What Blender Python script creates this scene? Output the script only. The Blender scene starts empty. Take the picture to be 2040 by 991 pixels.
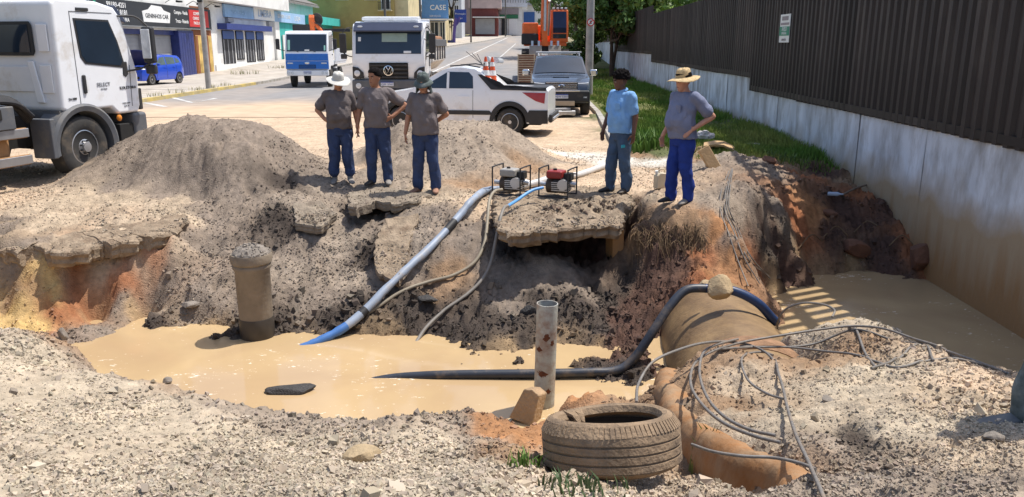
import bpy, bmesh, math, random
import numpy as np
from mathutils import Vector, Matrix

random.seed(7)
rng = np.random.default_rng(11)
S = bpy.context.scene
COL = S.collection
PI = math.pi
R = math.radians

# ------------------------------------------------------------------ camera, world, sun, exposure
EYE = 2.15
PITCH = R(14.515)
FPX = 1570.0
cam_d = bpy.data.cameras.new('camera')
cam = bpy.data.objects.new('camera', cam_d)
COL.objects.link(cam)
cam.location = (0, 0, EYE)
cam.rotation_euler = (PI / 2 - PITCH, 0, 0)
cam_d.sensor_width = 36
cam_d.lens = 36 * FPX / 2040
cam_d.clip_start = 0.05
cam_d.clip_end = 3000
S.camera = cam

SUN_EL, SUN_AZ = R(65), R(64)          # azimuth from +Y towards +X
w = bpy.data.worlds.new('World')
S.world = w
w.use_nodes = True
nt = w.node_tree
bg = nt.nodes['Background']
sky = nt.nodes.new('ShaderNodeTexSky')
sky.sky_type = 'NISHITA'
sky.sun_disc = False
sky.sun_elevation = SUN_EL
sky.sun_rotation = SUN_AZ
sky.dust_density = 2.0
sky.air_density = 1.0
nt.links.new(sky.outputs[0], bg.inputs[0])
bg.inputs[1].default_value = 0.15
sun_d = bpy.data.lights.new('sun', 'SUN')
sun = bpy.data.objects.new('sun', sun_d)
COL.objects.link(sun)
sun_d.energy = 4.3
sun_d.angle = R(0.5)
sun_d.color = (1.0, 0.95, 0.87)
sdir = Vector((math.cos(SUN_EL) * math.sin(SUN_AZ), math.cos(SUN_EL) * math.cos(SUN_AZ), math.sin(SUN_EL)))
sun.rotation_euler = sdir.to_track_quat('Z', 'Y').to_euler()
S.view_settings.view_transform = 'Standard'
S.view_settings.look = 'None'
S.view_settings.exposure = 0.36
S.view_settings.gamma = 1.0
S.cycles.max_bounces = 6
S.cycles.diffuse_bounces = 3
S.cycles.glossy_bounces = 3
S.cycles.transmission_bounces = 3
S.cycles.caustics_reflective = False
S.cycles.caustics_refractive = False

# ------------------------------------------------------------------ helpers
CP, SP = math.cos(PITCH), math.sin(PITCH)

def ray(u, v):
    a, b = (u - 1020) / FPX, (495.5 - v) / FPX
    return Vector((a, CP + b * SP, -SP + b * CP))

def P(u, v, z=None, y=None):
    """point of the place seen at photo position (u, v), at height z or at distance y"""
    d = ray(u, v)
    t = (z - EYE) / d.z if z is not None else y / d.y
    return Vector((d.x * t, d.y * t, EYE + d.z * t))

def vnoise(x, y, seed=0):
    """gradient-free smooth value noise, vectorised, range -1..1"""
    xi = np.floor(x).astype(np.int64); yi = np.floor(y).astype(np.int64)
    fx = x - xi; fy = y - yi
    fx = fx * fx * (3 - 2 * fx); fy = fy * fy * (3 - 2 * fy)
    def h(a, b):
        n = (a * 374761393 + b * 668265263 + seed * 1442695041) & 0xffffffff
        n = ((n ^ (n >> 13)) * 1274126177) & 0xffffffff
        n = n ^ (n >> 16)
        return (n & 0xffff) / 32767.5 - 1
    return (h(xi, yi) * (1 - fx) + h(xi + 1, yi) * fx) * (1 - fy) + (h(xi, yi + 1) * (1 - fx) + h(xi + 1, yi + 1) * fx) * fy

def fbm(x, y, octs=4, seed=0, gain=0.5):
    r, a, f = 0, 1, 1
    for k in range(octs):
        r = r + a * vnoise(x * f + 17.3 * k, y * f - 9.1 * k, seed + k)
        a *= gain; f *= 2.03
    return r

def noise3(p, s, seed=0):
    """cheap 3-D noise for vertex arrays"""
    return (vnoise(p[:, 0] * s + p[:, 2] * s * .7, p[:, 1] * s + 3.1, seed) + vnoise(p[:, 2] * s, p[:, 0] * s * .6 + p[:, 1] * s * .8, seed + 5)) * .6

MATS = {}
def vary(m, lo=.7, hi=1.3):
    """each object of this material a little lighter or darker"""
    n, l = m.node_tree.nodes, m.node_tree.links; bs = n['Principled BSDF']; src = bs.inputs['Base Color'].links[0].from_socket
    oi = n.new('ShaderNodeObjectInfo'); mr = n.new('ShaderNodeMapRange'); mr.inputs[3].default_value = lo; mr.inputs[4].default_value = hi; l.new(oi.outputs['Random'], mr.inputs[0])
    mx = n.new('ShaderNodeMix'); mx.data_type = 'RGBA'; mx.blend_type = 'MULTIPLY'; mx.inputs[0].default_value = 1
    l.new(src, mx.inputs[6]); l.new(mr.outputs[0], mx.inputs[7]); l.new(mx.outputs[2], bs.inputs['Base Color'])
    return m
def mat(name, col, rough=0.6, metal=0.0, var=0.12, scale=5.0, bump=0.0, bscale=30.0, dirt=None, damt=0.35, dscale=2.5,
        spec=0.5, attr=None, coat=0.0, trans=0.0, ior=1.45, emit=None, stretch=None):
    if name in MATS: return MATS[name]
    m = bpy.data.materials.new(name); m.use_nodes = True
    n, l = m.node_tree.nodes, m.node_tree.links
    bs = n['Principled BSDF']
    bs.inputs['Roughness'].default_value = rough
    bs.inputs['Metallic'].default_value = metal
    bs.inputs['IOR'].default_value = ior
    bs.inputs['Specular IOR Level'].default_value = spec
    if coat: bs.inputs['Coat Weight'].default_value = coat; bs.inputs['Coat Roughness'].default_value = .06
    if trans: bs.inputs['Transmission Weight'].default_value = trans
    tc = n.new('ShaderNodeTexCoord')
    vec = tc.outputs['Object']
    if stretch:
        mp = n.new('ShaderNodeMapping'); mp.inputs['Scale'].default_value = stretch
        l.new(vec, mp.inputs[0]); vec = mp.outputs[0]
    no = n.new('ShaderNodeTexNoise'); no.inputs['Scale'].default_value = scale; no.inputs['Detail'].default_value = 5
    l.new(vec, no.inputs['Vector'])
    mr = n.new('ShaderNodeMapRange'); mr.inputs[1].default_value = .25; mr.inputs[2].default_value = .75
    mr.inputs[3].default_value = 1 - var; mr.inputs[4].default_value = 1 + var
    l.new(no.outputs[0], mr.inputs[0])
    mx = n.new('ShaderNodeMix'); mx.data_type = 'RGBA'; mx.blend_type = 'MULTIPLY'; mx.inputs[0].default_value = 1
    if attr:
        at = n.new('ShaderNodeAttribute'); at.attribute_name = attr
        l.new(at.outputs['Color'], mx.inputs[6])
    else:
        mx.inputs[6].default_value = (*col, 1)
    l.new(mr.outputs[0], mx.inputs[7])
    out = mx.outputs[2]
    if dirt:
        dn = n.new('ShaderNodeTexNoise'); dn.inputs['Scale'].default_value = dscale; dn.inputs['Detail'].default_value = 6
        dn.inputs['Roughness'].default_value = .65
        l.new(vec, dn.inputs['Vector'])
        dr = n.new('ShaderNodeMapRange'); dr.inputs[1].default_value = .62 - damt * .35; dr.inputs[2].default_value = .72
        dr.inputs[3].default_value = 0; dr.inputs[4].default_value = min(1, .35 + damt)
        l.new(dn.outputs[0], dr.inputs[0])
        dx = n.new('ShaderNodeMix'); dx.data_type = 'RGBA'
        l.new(dr.outputs[0], dx.inputs[0]); l.new(out, dx.inputs[6]); dx.inputs[7].default_value = (*dirt, 1)
        out = dx.outputs[2]
    l.new(out, bs.inputs['Base Color'])
    if bump:
        bn = n.new('ShaderNodeTexNoise'); bn.inputs['Scale'].default_value = bscale; bn.inputs['Detail'].default_value = 4
        l.new(vec, bn.inputs['Vector'])
        bp = n.new('ShaderNodeBump'); bp.inputs['Strength'].default_value = min(1, bump); bp.inputs['Distance'].default_value = .02
        l.new(bn.outputs[0], bp.inputs['Height']); l.new(bp.outputs[0], bs.inputs['Normal'])
    MATS[name] = m
    return m

class MB:
    """collects shapes; build() links them as ONE mesh object"""
    def __init__(s): s.v = []; s.f = []; s.m = []
    def add(s, vs, fs, mi=0):
        o = len(s.v); s.v += [tuple(x) for x in vs]
        s.f += [tuple(i + o for i in f) for f in fs]; s.m += [mi] * len(fs)
        return s
    def box(s, c, d, M=None, mi=0):
        x, y, z = d[0] / 2, d[1] / 2, d[2] / 2
        vs = [Vector((sx * x, sy * y, sz * z)) for sx in (-1, 1) for sy in (-1, 1) for sz in (-1, 1)]
        if M is not None: vs = [M @ q for q in vs]
        vs = [q + Vector(c) for q in vs]
        return s.add(vs, [(0, 1, 3, 2), (4, 6, 7, 5), (0, 4, 5, 1), (2, 3, 7, 6), (0, 2, 6, 4), (1, 5, 7, 3)], mi)
    def prism(s, poly, a0, a1, axis='y', mi=0):
        n = len(poly)
        def mk(p, a):
            if axis == 'y': return (p[0], a, p[1])
            if axis == 'x': return (a, p[0], p[1])
            return (p[0], p[1], a)
        vs = [mk(p, a0) for p in poly] + [mk(p, a1) for p in poly]
        fs = [tuple(range(n)), tuple(range(2 * n - 1, n - 1, -1))]
        fs += [(i, i + n, (i + 1) % n + n, (i + 1) % n) for i in range(n)]
        return s.add(vs, fs, mi)
    def loft(s, rings, mi=0, cap=True, closed=True):
        n = len(rings[0]); vs = [q for r in rings for q in r]; fs = []
        for i in range(len(rings) - 1):
            for j in range(n if closed else n - 1):
                k = (j + 1) % n
                fs.append((i * n + j, i * n + k, (i + 1) * n + k, (i + 1) * n + j))
        if cap:
            fs.append(tuple(range(n - 1, -1, -1)))
            fs.append(tuple((len(rings) - 1) * n + j for j in range(n)))
        return s.add(vs, fs, mi)
    def tube(s, pts, r, n=8, mi=0, cap=True, flat=None):
        pts = [Vector(p) for p in pts]
        rr = r if isinstance(r, (list, tuple)) else [r] * len(pts)
        t0 = (pts[1] - pts[0]).normalized()
        up = Vector((0, 0, 1)) if abs(t0.z) < .9 else Vector((1, 0, 0))
        x = t0.cross(up).normalized()
        rings = []
        for i, p in enumerate(pts):
            t = ((pts[min(i + 1, len(pts) - 1)] - pts[max(i - 1, 0)])).normalized()
            x = (x - t * x.dot(t)).normalized(); y = t.cross(x)
            a, b = (rr[i], rr[i]) if not isinstance(rr[i], tuple) else rr[i]
            rings.append([p + x * math.cos(2 * PI * k / n) * a + y * math.sin(2 * PI * k / n) * b for k in range(n)])
        return s.loft(rings, mi, cap)
    def cyl(s, p0, p1, r, n=16, mi=0, r1=None):
        return s.tube([p0, p1], [r, r if r1 is None else r1], n, mi)
    def lathe(s, prof, n=24, M=None, mi=0, cap=True):
        rings = []
        for (r, z) in prof:
            ring = [Vector((r * math.cos(2 * PI * k / n), r * math.sin(2 * PI * k / n), z)) for k in range(n)]
            rings.append([M @ q for q in ring] if M is not None else ring)
        return s.loft(rings, mi, cap)
    def ball(s, c, r, nu=12, nv=8, mi=0, M=None):
        c = Vector(c); r = (r, r, r) if not isinstance(r, (tuple, list)) else r
        rings = []
        for i in range(1, nv):
            th = PI * i / nv
            ring = [Vector((r[0] * math.sin(th) * math.cos(2 * PI * k / nu), r[1] * math.sin(th) * math.sin(2 * PI * k / nu), -r[2] * math.cos(th))) for k in range(nu)]
            rings.append([(M @ q if M is not None else q) + c for q in ring])
        return s.loft(rings, mi)
    def build(s, name, mats, parent=None, smooth=35, bevel=0, seg=2):
        me = bpy.data.meshes.new(name)
        me.from_pydata(s.v, [], s.f); me.update()
        if not isinstance(mats, (list, tuple)): mats = [mats]
        for m in mats: me.materials.append(m)
        if len(mats) > 1: me.polygons.foreach_set('material_index', s.m)
        bm = bmesh.new(); bm.from_mesh(me); bmesh.ops.recalc_face_normals(bm, faces=bm.faces); bm.to_mesh(me); bm.free()
        if smooth:
            me.polygons.foreach_set('use_smooth', [True] * len(me.polygons))
            me.set_sharp_from_angle(angle=R(smooth))
        o = bpy.data.objects.new(name, me); COL.objects.link(o)
        if parent: o.parent = parent
        if bevel:
            b = o.modifiers.new('bevel', 'BEVEL'); b.width = bevel; b.segments = seg; b.limit_method = 'ANGLE'; b.angle_limit = R(40)
            b.harden_normals = True
        return o

def tag(o, label=None, cat=None, group=None, kind=None):
    if label: o['label'] = label
    if cat: o['category'] = cat
    if group: o['group'] = group
    if kind: o['kind'] = kind
    return o

def thing(name, label, cat, loc=(0, 0, 0), rz=0.0, group=None):
    o = bpy.data.objects.new(name, None); COL.objects.link(o)
    o.location = loc; o.rotation_euler = (0, 0, rz); o.empty_display_size = .2
    return tag(o, label, cat, group)

def copy_tree(o, parent=None):
    c = o.copy(); COL.objects.link(c)
    if parent: c.parent = parent
    for ch in list(o.children): copy_tree(ch, c)
    return c

def catmull(pts, k=6):
    pts = [Vector(p) for p in pts]
    q = [pts[0] * 2 - pts[1]] + pts + [pts[-1] * 2 - pts[-2]]
    out = []
    for i in range(1, len(q) - 2):
        a, b, c, d = q[i - 1], q[i], q[i + 1], q[i + 2]
        for j in range(k):
            t = j / k
            out.append(.5 * ((2 * b) + (c - a) * t + (2 * a - 5 * b + 4 * c - d) * t * t + (3 * b - a - 3 * c + d) * t ** 3))
    out.append(q[-2])
    return out

FACE_X = Matrix(((0, 0, 1), (1, 0, 0), (0, 1, 0)))        # writing on a face looking along +X
FACE_NX = Matrix(((0, 0, -1), (-1, 0, 0), (0, 1, 0)))
FACE_NY = Matrix(((1, 0, 0), (0, 0, -1), (0, 1, 0)))      # looking along -Y

def text(s, size, m, parent, loc, face=FACE_NY, sx=1.0, depth=0.004, name='lettering', align='CENTER', bold=0.0):
    cu = bpy.data.curves.new(name, 'FONT'); cu.body = s; cu.size = size; cu.extrude = depth
    cu.align_x = align; cu.align_y = 'CENTER'; cu.offset = bold; cu.resolution_u = 2
    o = bpy.data.objects.new(name, cu); COL.objects.link(o)
    dg = bpy.context.evaluated_depsgraph_get()
    me = bpy.data.meshes.new_from_object(o.evaluated_get(dg))
    bpy.data.objects.remove(o); bpy.data.curves.remove(cu)
    me.name = name; me.materials.clear(); me.materials.append(m)
    o = bpy.data.objects.new(name, me); COL.objects.link(o)
    if parent: o.parent = parent
    M = face.to_4x4() @ Matrix.Diagonal((sx, 1, 1, 1)); M.translation = Vector(loc)
    o.matrix_local = M
    return o

def arr_mesh(name, verts, faces, m, smooth=False, cols=None, parent=None):
    """big mesh from numpy arrays (faces all of one size)"""
    me = bpy.data.meshes.new(name)
    nv, nf, k = len(verts), len(faces), faces.shape[1]
    me.vertices.add(nv); me.vertices.foreach_set('co', verts.astype(np.float32).ravel())
    me.loops.add(nf * k); me.loops.foreach_set('vertex_index', faces.astype(np.int32).ravel())
    me.polygons.add(nf); me.polygons.foreach_set('loop_start', np.arange(0, nf * k, k, dtype=np.int32))
    if smooth: me.polygons.foreach_set('use_smooth', np.ones(nf, bool))
    else: me.polygons.foreach_set('use_smooth', np.zeros(nf, bool))
    me.update(calc_edges=True)
    if cols is not None:
        at = me.color_attributes.new('col', 'FLOAT_COLOR', 'POINT')
        c4 = np.ones((nv, 4), np.float32); c4[:, :3] = cols
        at.data.foreach_set('color', c4.ravel())
    me.materials.append(m)
    o = bpy.data.objects.new(name, me); COL.objects.link(o)
    if parent: o.parent = parent
    return o
# ------------------------------------------------------------------ terrain: the broken street and its flooded pit
WATER = -1.15
ZONE = {  # soil colours and lumpiness
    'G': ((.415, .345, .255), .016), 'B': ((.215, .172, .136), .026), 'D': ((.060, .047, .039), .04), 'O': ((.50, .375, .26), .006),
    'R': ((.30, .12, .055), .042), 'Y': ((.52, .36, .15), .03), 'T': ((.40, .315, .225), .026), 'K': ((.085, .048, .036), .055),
    'S': ((.27, .175, .105), .026), 'C': ((.60, .56, .49), .008), 'E': ((.10, .115, .045), .012), 'U': ((.33, .165, .075), .03),
    'H': ((.275, .222, .172), .022), 'M': ((.42, .29, .16), .01)}
road_rise = lambda y: np.where(y < 42, 0, np.where(y < 62, .035 * (y - 42) ** 2 / 40, .035 * (y - 52)))
WALLX = lambda y: 5.62 + .036 * y

ctl = []
def c(u, v, z, k): p = P(u, v, z); ctl.append((p.x, p.y, z, k))
def cw(x, y, z, k): ctl.append((x, y, z, k))
def crest(u, v, z, k):           # a brow: the ground falls away behind it
    p = P(u, v, z); ctl.append((p.x, p.y, z, k)); d = Vector((p.x, p.y)).normalized()
    for s_, zz in ((.42, z - .62), (.95, -1.5)): ctl.append((p.x + d.x * s_, p.y + d.y * s_, zz, 'H'))
# far waterline
for u, v in ((115, 690), (200, 668), (300, 657), (420, 671), (515, 677), (600, 690), (690, 667), (760, 672), (830, 667), (900, 679), (933, 722), (965, 743), (1060, 746), (1200, 750), (1262, 760)):
    c(u, v, WATER, 'D' if u > 250 else 'B')
for u, v in ((200, 690), (300, 690), (420, 715), (600, 740), (560, 790), (760, 730), (860, 760), (700, 800), (980, 775), (1100, 768), (1200, 768)): c(u, v, -1.5, 'M')
c(990, 713, -1.2, 'M'); c(960, 704, -1.1, 'D'); c(1030, 712, -1.1, 'D'); c(990, 695, -1.08, 'D')
# slope of the pit
for a in ((170, 650, -1.02, 'B'), (250, 592, -.86, 'B'), (330, 540, -.62, 'B'), (375, 480, -.34, 'B'), (300, 620, -1.0, 'H'), (420, 600, -.9, 'B'), (420, 500, -.5, 'B'), (420, 440, -.2, 'B'),
          (400, 390, 0, 'B'), (480, 385, .06, 'B'), (560, 370, .08, 'D'), (515, 610, -.95, 'B'), (560, 540, -.68, 'H'), (600, 480, -.42, 'B'), (640, 430, -.18, 'H'), (570, 430, -.12, 'D'), (600, 395, 0, 'H'),
          (690, 480, -.45, 'H'), (700, 560, -.78, 'H'), (640, 620, -.98, 'B'), (740, 610, -.92, 'D'), (780, 560, -.72, 'B'), (760, 505, -.56, 'D'), (810, 470, -.3, 'H'), (800, 440, -.22, 'H'), (720, 440, -.3, 'B'),
          (870, 420, -.08, 'B'), (870, 500, -.42, 'B'), (900, 560, -.72, 'S'), (850, 620, -.95, 'D'), (940, 470, -.28, 'B'), (960, 540, -.62, 'B'), (940, 640, -1.0, 'D'), (1020, 600, -.86, 'B'), (1040, 680, -1.08, 'D'),
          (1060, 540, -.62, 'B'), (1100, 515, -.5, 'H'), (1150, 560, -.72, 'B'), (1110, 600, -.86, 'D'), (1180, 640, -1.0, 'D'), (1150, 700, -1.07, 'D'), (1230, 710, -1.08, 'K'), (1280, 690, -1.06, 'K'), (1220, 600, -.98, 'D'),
          # brink
          (660, 375, .0, 'H'), (760, 370, 0, 'H'), (830, 380, 0, 'T'), (900, 395, 0, 'T'), (960, 400, -.01, 'O'), 

          (1020, 380, 0, 'O'), (1110, 372, 0, 'O'), (1230, 372, 0, 'O'), (1100, 462, -.42, 'D'), (1130, 482, -.56, 'D'), (1180, 532, -.95, 'K'), (1215, 545, -1.0, 'K'), (1150, 508, -.80, 'K'), (1040, 470, -.4, 'K'), (1060, 480, -.46, 'K'), (1100, 490, -.62, 'K'), (1135, 520, -.86, 'K'), (1005, 480, -.36, 'D'), (1250, 500, -.62, 'K'), (1280, 395, 0, 'T'), (1350, 403, 0, 'O'), (1300, 410, -.02, 'S'),  # dark K soil under the slab lip paints the hollow's shade into its colour
          (1160, 340, .0, 'O'), (1260, 345, 0, 'O'), (1320, 370, 0, 'O'), (1150, 310, 0, 'C'), (1230, 318, 0, 'C'), (1320, 322, .02, 'C'), (1200, 300, 0, 'O'),
          # earth with roots over the big pipe
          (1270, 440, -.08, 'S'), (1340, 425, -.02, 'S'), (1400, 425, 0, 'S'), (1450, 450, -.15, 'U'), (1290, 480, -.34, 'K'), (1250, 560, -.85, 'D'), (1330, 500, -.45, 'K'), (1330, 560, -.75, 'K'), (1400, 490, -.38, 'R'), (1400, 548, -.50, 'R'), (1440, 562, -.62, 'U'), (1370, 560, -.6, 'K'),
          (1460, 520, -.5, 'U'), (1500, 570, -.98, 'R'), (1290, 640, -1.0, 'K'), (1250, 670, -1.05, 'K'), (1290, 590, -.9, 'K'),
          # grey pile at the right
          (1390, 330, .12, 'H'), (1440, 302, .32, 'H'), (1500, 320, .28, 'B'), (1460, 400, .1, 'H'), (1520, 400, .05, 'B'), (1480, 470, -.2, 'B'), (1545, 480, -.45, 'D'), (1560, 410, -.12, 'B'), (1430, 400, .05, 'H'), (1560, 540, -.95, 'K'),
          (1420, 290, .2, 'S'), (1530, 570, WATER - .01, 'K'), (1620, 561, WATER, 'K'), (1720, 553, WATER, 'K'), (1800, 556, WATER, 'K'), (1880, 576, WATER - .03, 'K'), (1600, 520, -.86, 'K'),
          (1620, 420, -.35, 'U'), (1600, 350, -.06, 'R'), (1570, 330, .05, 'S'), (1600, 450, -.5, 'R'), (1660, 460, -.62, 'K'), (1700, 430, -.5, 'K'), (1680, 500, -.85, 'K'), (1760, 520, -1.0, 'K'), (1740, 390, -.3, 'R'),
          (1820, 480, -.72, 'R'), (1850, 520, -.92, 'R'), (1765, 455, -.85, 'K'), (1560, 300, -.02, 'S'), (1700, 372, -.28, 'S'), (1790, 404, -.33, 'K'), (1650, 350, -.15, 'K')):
    c(*a)
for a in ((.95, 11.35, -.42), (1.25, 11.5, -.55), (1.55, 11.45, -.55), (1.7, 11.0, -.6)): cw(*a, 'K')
for a in ((.9, 12.2), (1.3, 12.3), (1.7, 12.3), (.5, 12.0)): cw(*a, 0, 'O')
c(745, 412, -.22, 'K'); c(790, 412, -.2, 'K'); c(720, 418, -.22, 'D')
for u, v, z in ((560, 640, -1.03), (660, 650, -1.07), (820, 645, -1.04), (1000, 640, -.98), (1100, 640, -.99), (880, 660, -1.1), (1200, 660, -1.03), (470, 655, -1.08)): c(u, v, z, 'D')
# water on the right, and under the pipe
for u, v in ((1600, 600), (1700, 590), (1800, 610), (1560, 640), (1900, 660), (1750, 640), (2030, 720), (1940, 615)): c(u, v, -1.5, 'M')
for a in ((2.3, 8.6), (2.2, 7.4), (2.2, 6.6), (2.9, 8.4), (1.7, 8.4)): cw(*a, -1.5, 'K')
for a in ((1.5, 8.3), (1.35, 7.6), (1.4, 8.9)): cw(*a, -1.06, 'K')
# near side
for a in ((30, 985, .52, 'G'), (300, 985, .55, 'G'), (600, 985, .55, 'G'), (900, 985, .52, 'G'), (1080, 985, .42, 'G'), (60, 800, .1, 'G'), (200, 850, .16, 'G'), (420, 880, .14, 'G'), (60, 720, 0, 'G'), (180, 760, .0, 'G'),
          (300, 820, .05, 'G'), (700, 930, .2, 'G'), (560, 890, .08, 'G'), (850, 880, .06, 'G'), (960, 870, .02, 'H'), (900, 930, .22, 'G'), (1010, 910, .12, 'S'), (1040, 870, -.06, 'U'), (1090, 850, -.16, 'U'), (1100, 960, .3, 'T'),
          (1230, 978, .25, 'T'), (1320, 960, .16, 'T'), (1400, 975, .12, 'T'), (1120, 830, -.25, 'U'), (1250, 820, -.35, 'S'), (1300, 800, -.45, 'S'), (1480, 985, .05, 'B'),
          # right-hand bank over the buried pipe
          (1330, 733, -.33, 'S'), (1348, 798, -.28, 'G'), (1385, 835, -.23, 'G'), (1425, 862, -.18, 'G'), (1610, 955, .1, 'H'),
          (1500, 893, -.1, 'G'), (1565, 912, -.03, 'H'), (1440, 820, -.2, 'S'), (1490, 845, -.16, 'G'), (1550, 870, -.07, 'H'), (1400, 790, -.25, 'S'), (1380, 760, -.3, 'S'), (1600, 900, .0, 'H'), (1318, 775, -.66, 'K'), (1316, 855, -.62, 'K'), (1338, 905, -.58, 'K'), (1395, 945, -.50, 'S'), (1440, 965, -.44, 'S'), (1485, 985, -.37, 'S'), (1565, 1015, -.26, 'S'),
          (1500, 770, -.24, 'T'), (1560, 720, -.33, 'S'), (1600, 820, -.1, 'G'), (1480, 820, -.22, 'S'), (1700, 700, -.3, 'S'), (1700, 780, -.12, 'G'), (1800, 850, .08, 'G'), (1900, 790, -.02, 'T'), (2000, 770, -.05, 'O'),
          (2000, 850, .15, 'G'), (1800, 950, .26, 'H'), (2030, 980, .36, 'H'), (1680, 985, .22, 'H'), (1690, 870, .02, 'D'), (1750, 740, -.22, 'G'), (1900, 900, .2, 'T')):
    c(*a)
for a in ((0, 667, -.1, 'G'), (90, 684, -.15, 'G'), (175, 706, -.2, 'S'), (270, 762, -.2, 'H'), (350, 785, -.2, 'S'), (430, 803, -.2, 'H'), (540, 832, -.2, 'H'), (620, 846, -.2, 'H'), (690, 857, -.2, 'H'), (790, 842, -.17, 'H'), (850, 828, -.14, 'H'),
          (940, 812, -.06, 'B'), (1000, 830, -.12, 'B'), (1030, 850, -.18, 'U'), (1120, 792, -.4, 'U'), (1200, 787, -.45, 'S'), (1280, 783, -.5, 'S'),
          (1560, 662, -.42, 'G'), (1640, 654, -.42, 'G'), (1720, 655, -.41, 'G'), (1800, 672, -.38, 'G'), (1900, 710, -.3, 'T'), (2000, 745, -.2, 'O'), (2060, 760, -.17, 'O')):
    crest(*a)
c(1460, 690, -.42, 'S'); c(1400, 705, -.4, 'S')
# broken pavement at the left, with the clay face below it
for a in ((0, 400, 0, 'O'), (60, 420, -.02, 'T'), (150, 400, 0, 'T'), (250, 400, 0, 'T'), (330, 410, -.03, 'T'), (370, 432, -.12, 'T'), (0, 450, -.08, 'B'), (120, 450, -.12, 'T'), (250, 450, -.13, 'T'),
          (0, 492, -.2, 'B'), (110, 500, -.28, 'T'), (225, 478, -.24, 'T'), (340, 466, -.2, 'T'), (290, 474, -.22, 'T'), (60, 498, -.25, 'B'),
          (0, 640, -1.0, 'Y'), (40, 672, -1.09, 'Y'), (85, 684, -1.1, 'R'), (140, 600, -.84, 'R'), (240, 548, -.62, 'R'), (320, 505, -.45, 'R'), (0, 600, -.83, 'Y'), (90, 580, -.70, 'Y'), (90, 630, -.95, 'R'), (185, 580, -.78, 'R'), (150, 560, -.66, 'R'), (40, 570, -.62, 'S'), (280, 526, -.54, 'R'), (-80, 640, -1.0, 'Y'), (-80, 520, -.25, 'T')):
    c(*a)
# gravel heaps
for a in ((105, 366, .0, 'O'), (140, 352, .12, 'B'), (220, 300, .46, 'B'), (300, 250, .84, 'B'), (360, 239, .98, 'B'), (400, 237, 1.0, 'B'), (440, 237, 1.0, 'B'), (480, 238, .98, 'B'), (525, 246, .92, 'B'), (570, 272, .72, 'B'), (610, 306, .44, 'B'), (655, 345, .1, 'B'),
          (420, 300, .62, 'B'), (300, 320, .45, 'B'), (500, 300, .60, 'B'), (540, 320, .42, 'B'), (250, 370, .08, 'B'), (330, 370, .12, 'B'), (560, 345, .22, 'B'), (180, 385, .02, 'T'),
          (800, 242, .8, 'H'), (880, 239, .8, 'H'), (990, 243, .74, 'H'), (1040, 272, .48, 'H'), (1085, 312, .15, 'H'), (725, 310, .2, 'H'), (760, 272, .55, 'H'), (880, 300, .38, 'H'), (880, 340, .12, 'H'), (980, 310, .3, 'H'), (800, 320, .25, 'H'),
          (700, 352, .0, 'H'), (1060, 340, .03, 'S'), (960, 370, 0, 'S')):
    c(*a)
for x, y in ((-7.4, 14.6), (-6, 15.1), (-4.8, 15.3), (-3.5, 14.9), (-2.6, 14), (-2.9, 17.2), (-1.4, 17.4), (0, 17.2), (1, 16.6), (.9, 15.2), (-8.6, 12.6), (-8.5, 11), (-9, 9)): cw(x, y, 0, 'O')
for y in (18, 20, 22, 24):
    for x in (-16, -13, -10, -7, -4, -1.5, .8): cw(x, y, 0, 'O')
for x, y in ((-16, 14), (-16, 10), (-12, 16), (-12, 12), (-10, 14), (-12, 9), (1.6, 18), (1.4, 20), (1.6, 22)): cw(x, y, 0, 'O')
for x, y in ((2.9, 15.6), (3, 17.5), (3.1, 20), (3.2, 24), (4.2, 17), (4.4, 20), (4.6, 24), (5.6, 18), (5.9, 21), (6.2, 24), (8, 14), (8, 18), (8, 24), (5.3, 15.4), (4.1, 15.2)): cw(x, y, .07, 'E')
for x, y in ((3.2, 14.3), (3.5, 14.9), (2.5, 15.5)): cw(x, y, .03, 'S')
for x, y in ((9, 8), (9, 11), (12, 4), (9, 5)): cw(x, y, -.6, 'K')
for x, y in ((0, 1), (-2, 1), (2, 1), (-5, 1), (5, 1)): cw(x, y, .75, 'G')
for x, y in ((-6, 3), (-8, 5), (-9, 2)): cw(x, y, .3, 'G')

CX = np.array([p[0] for p in ctl]); CY = np.array([p[1] for p in ctl]); CZ = np.array([p[2] for p in ctl])
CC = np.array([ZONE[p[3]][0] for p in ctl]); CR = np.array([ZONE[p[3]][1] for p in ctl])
_d = np.sqrt((CX[:, None] - CX) ** 2 + (CY[:, None] - CY) ** 2 + .04 ** 2)
_w = np.linalg.solve(_d - np.eye(len(CX)) * .022, CZ - CZ.mean())

def base_height(x, y):
    z = np.zeros_like(x)
    for i in range(len(CX)): z += _w[i] * np.sqrt((x - CX[i]) ** 2 + (y - CY[i]) ** 2 + .04 ** 2)
    return z + CZ.mean()

def soil(x, y):
    xs = x + .16 * fbm(x * 2.3, y * 2.3, 3, 31); ys = y + .16 * fbm(x * 2.3, y * 2.3, 3, 41)
    sw = np.full_like(x, 1e-9); cc = np.zeros(x.shape + (3,)); rr = np.zeros_like(x)
    for i in range(len(CX)):
        g = 1 / (((xs - CX[i]) ** 2 + (ys - CY[i]) ** 2) ** 2 + 1e-4)
        sw += g; rr += g * CR[i]; cc += g[..., None] * CC[i]
    return cc / sw[..., None], rr / sw

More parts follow.
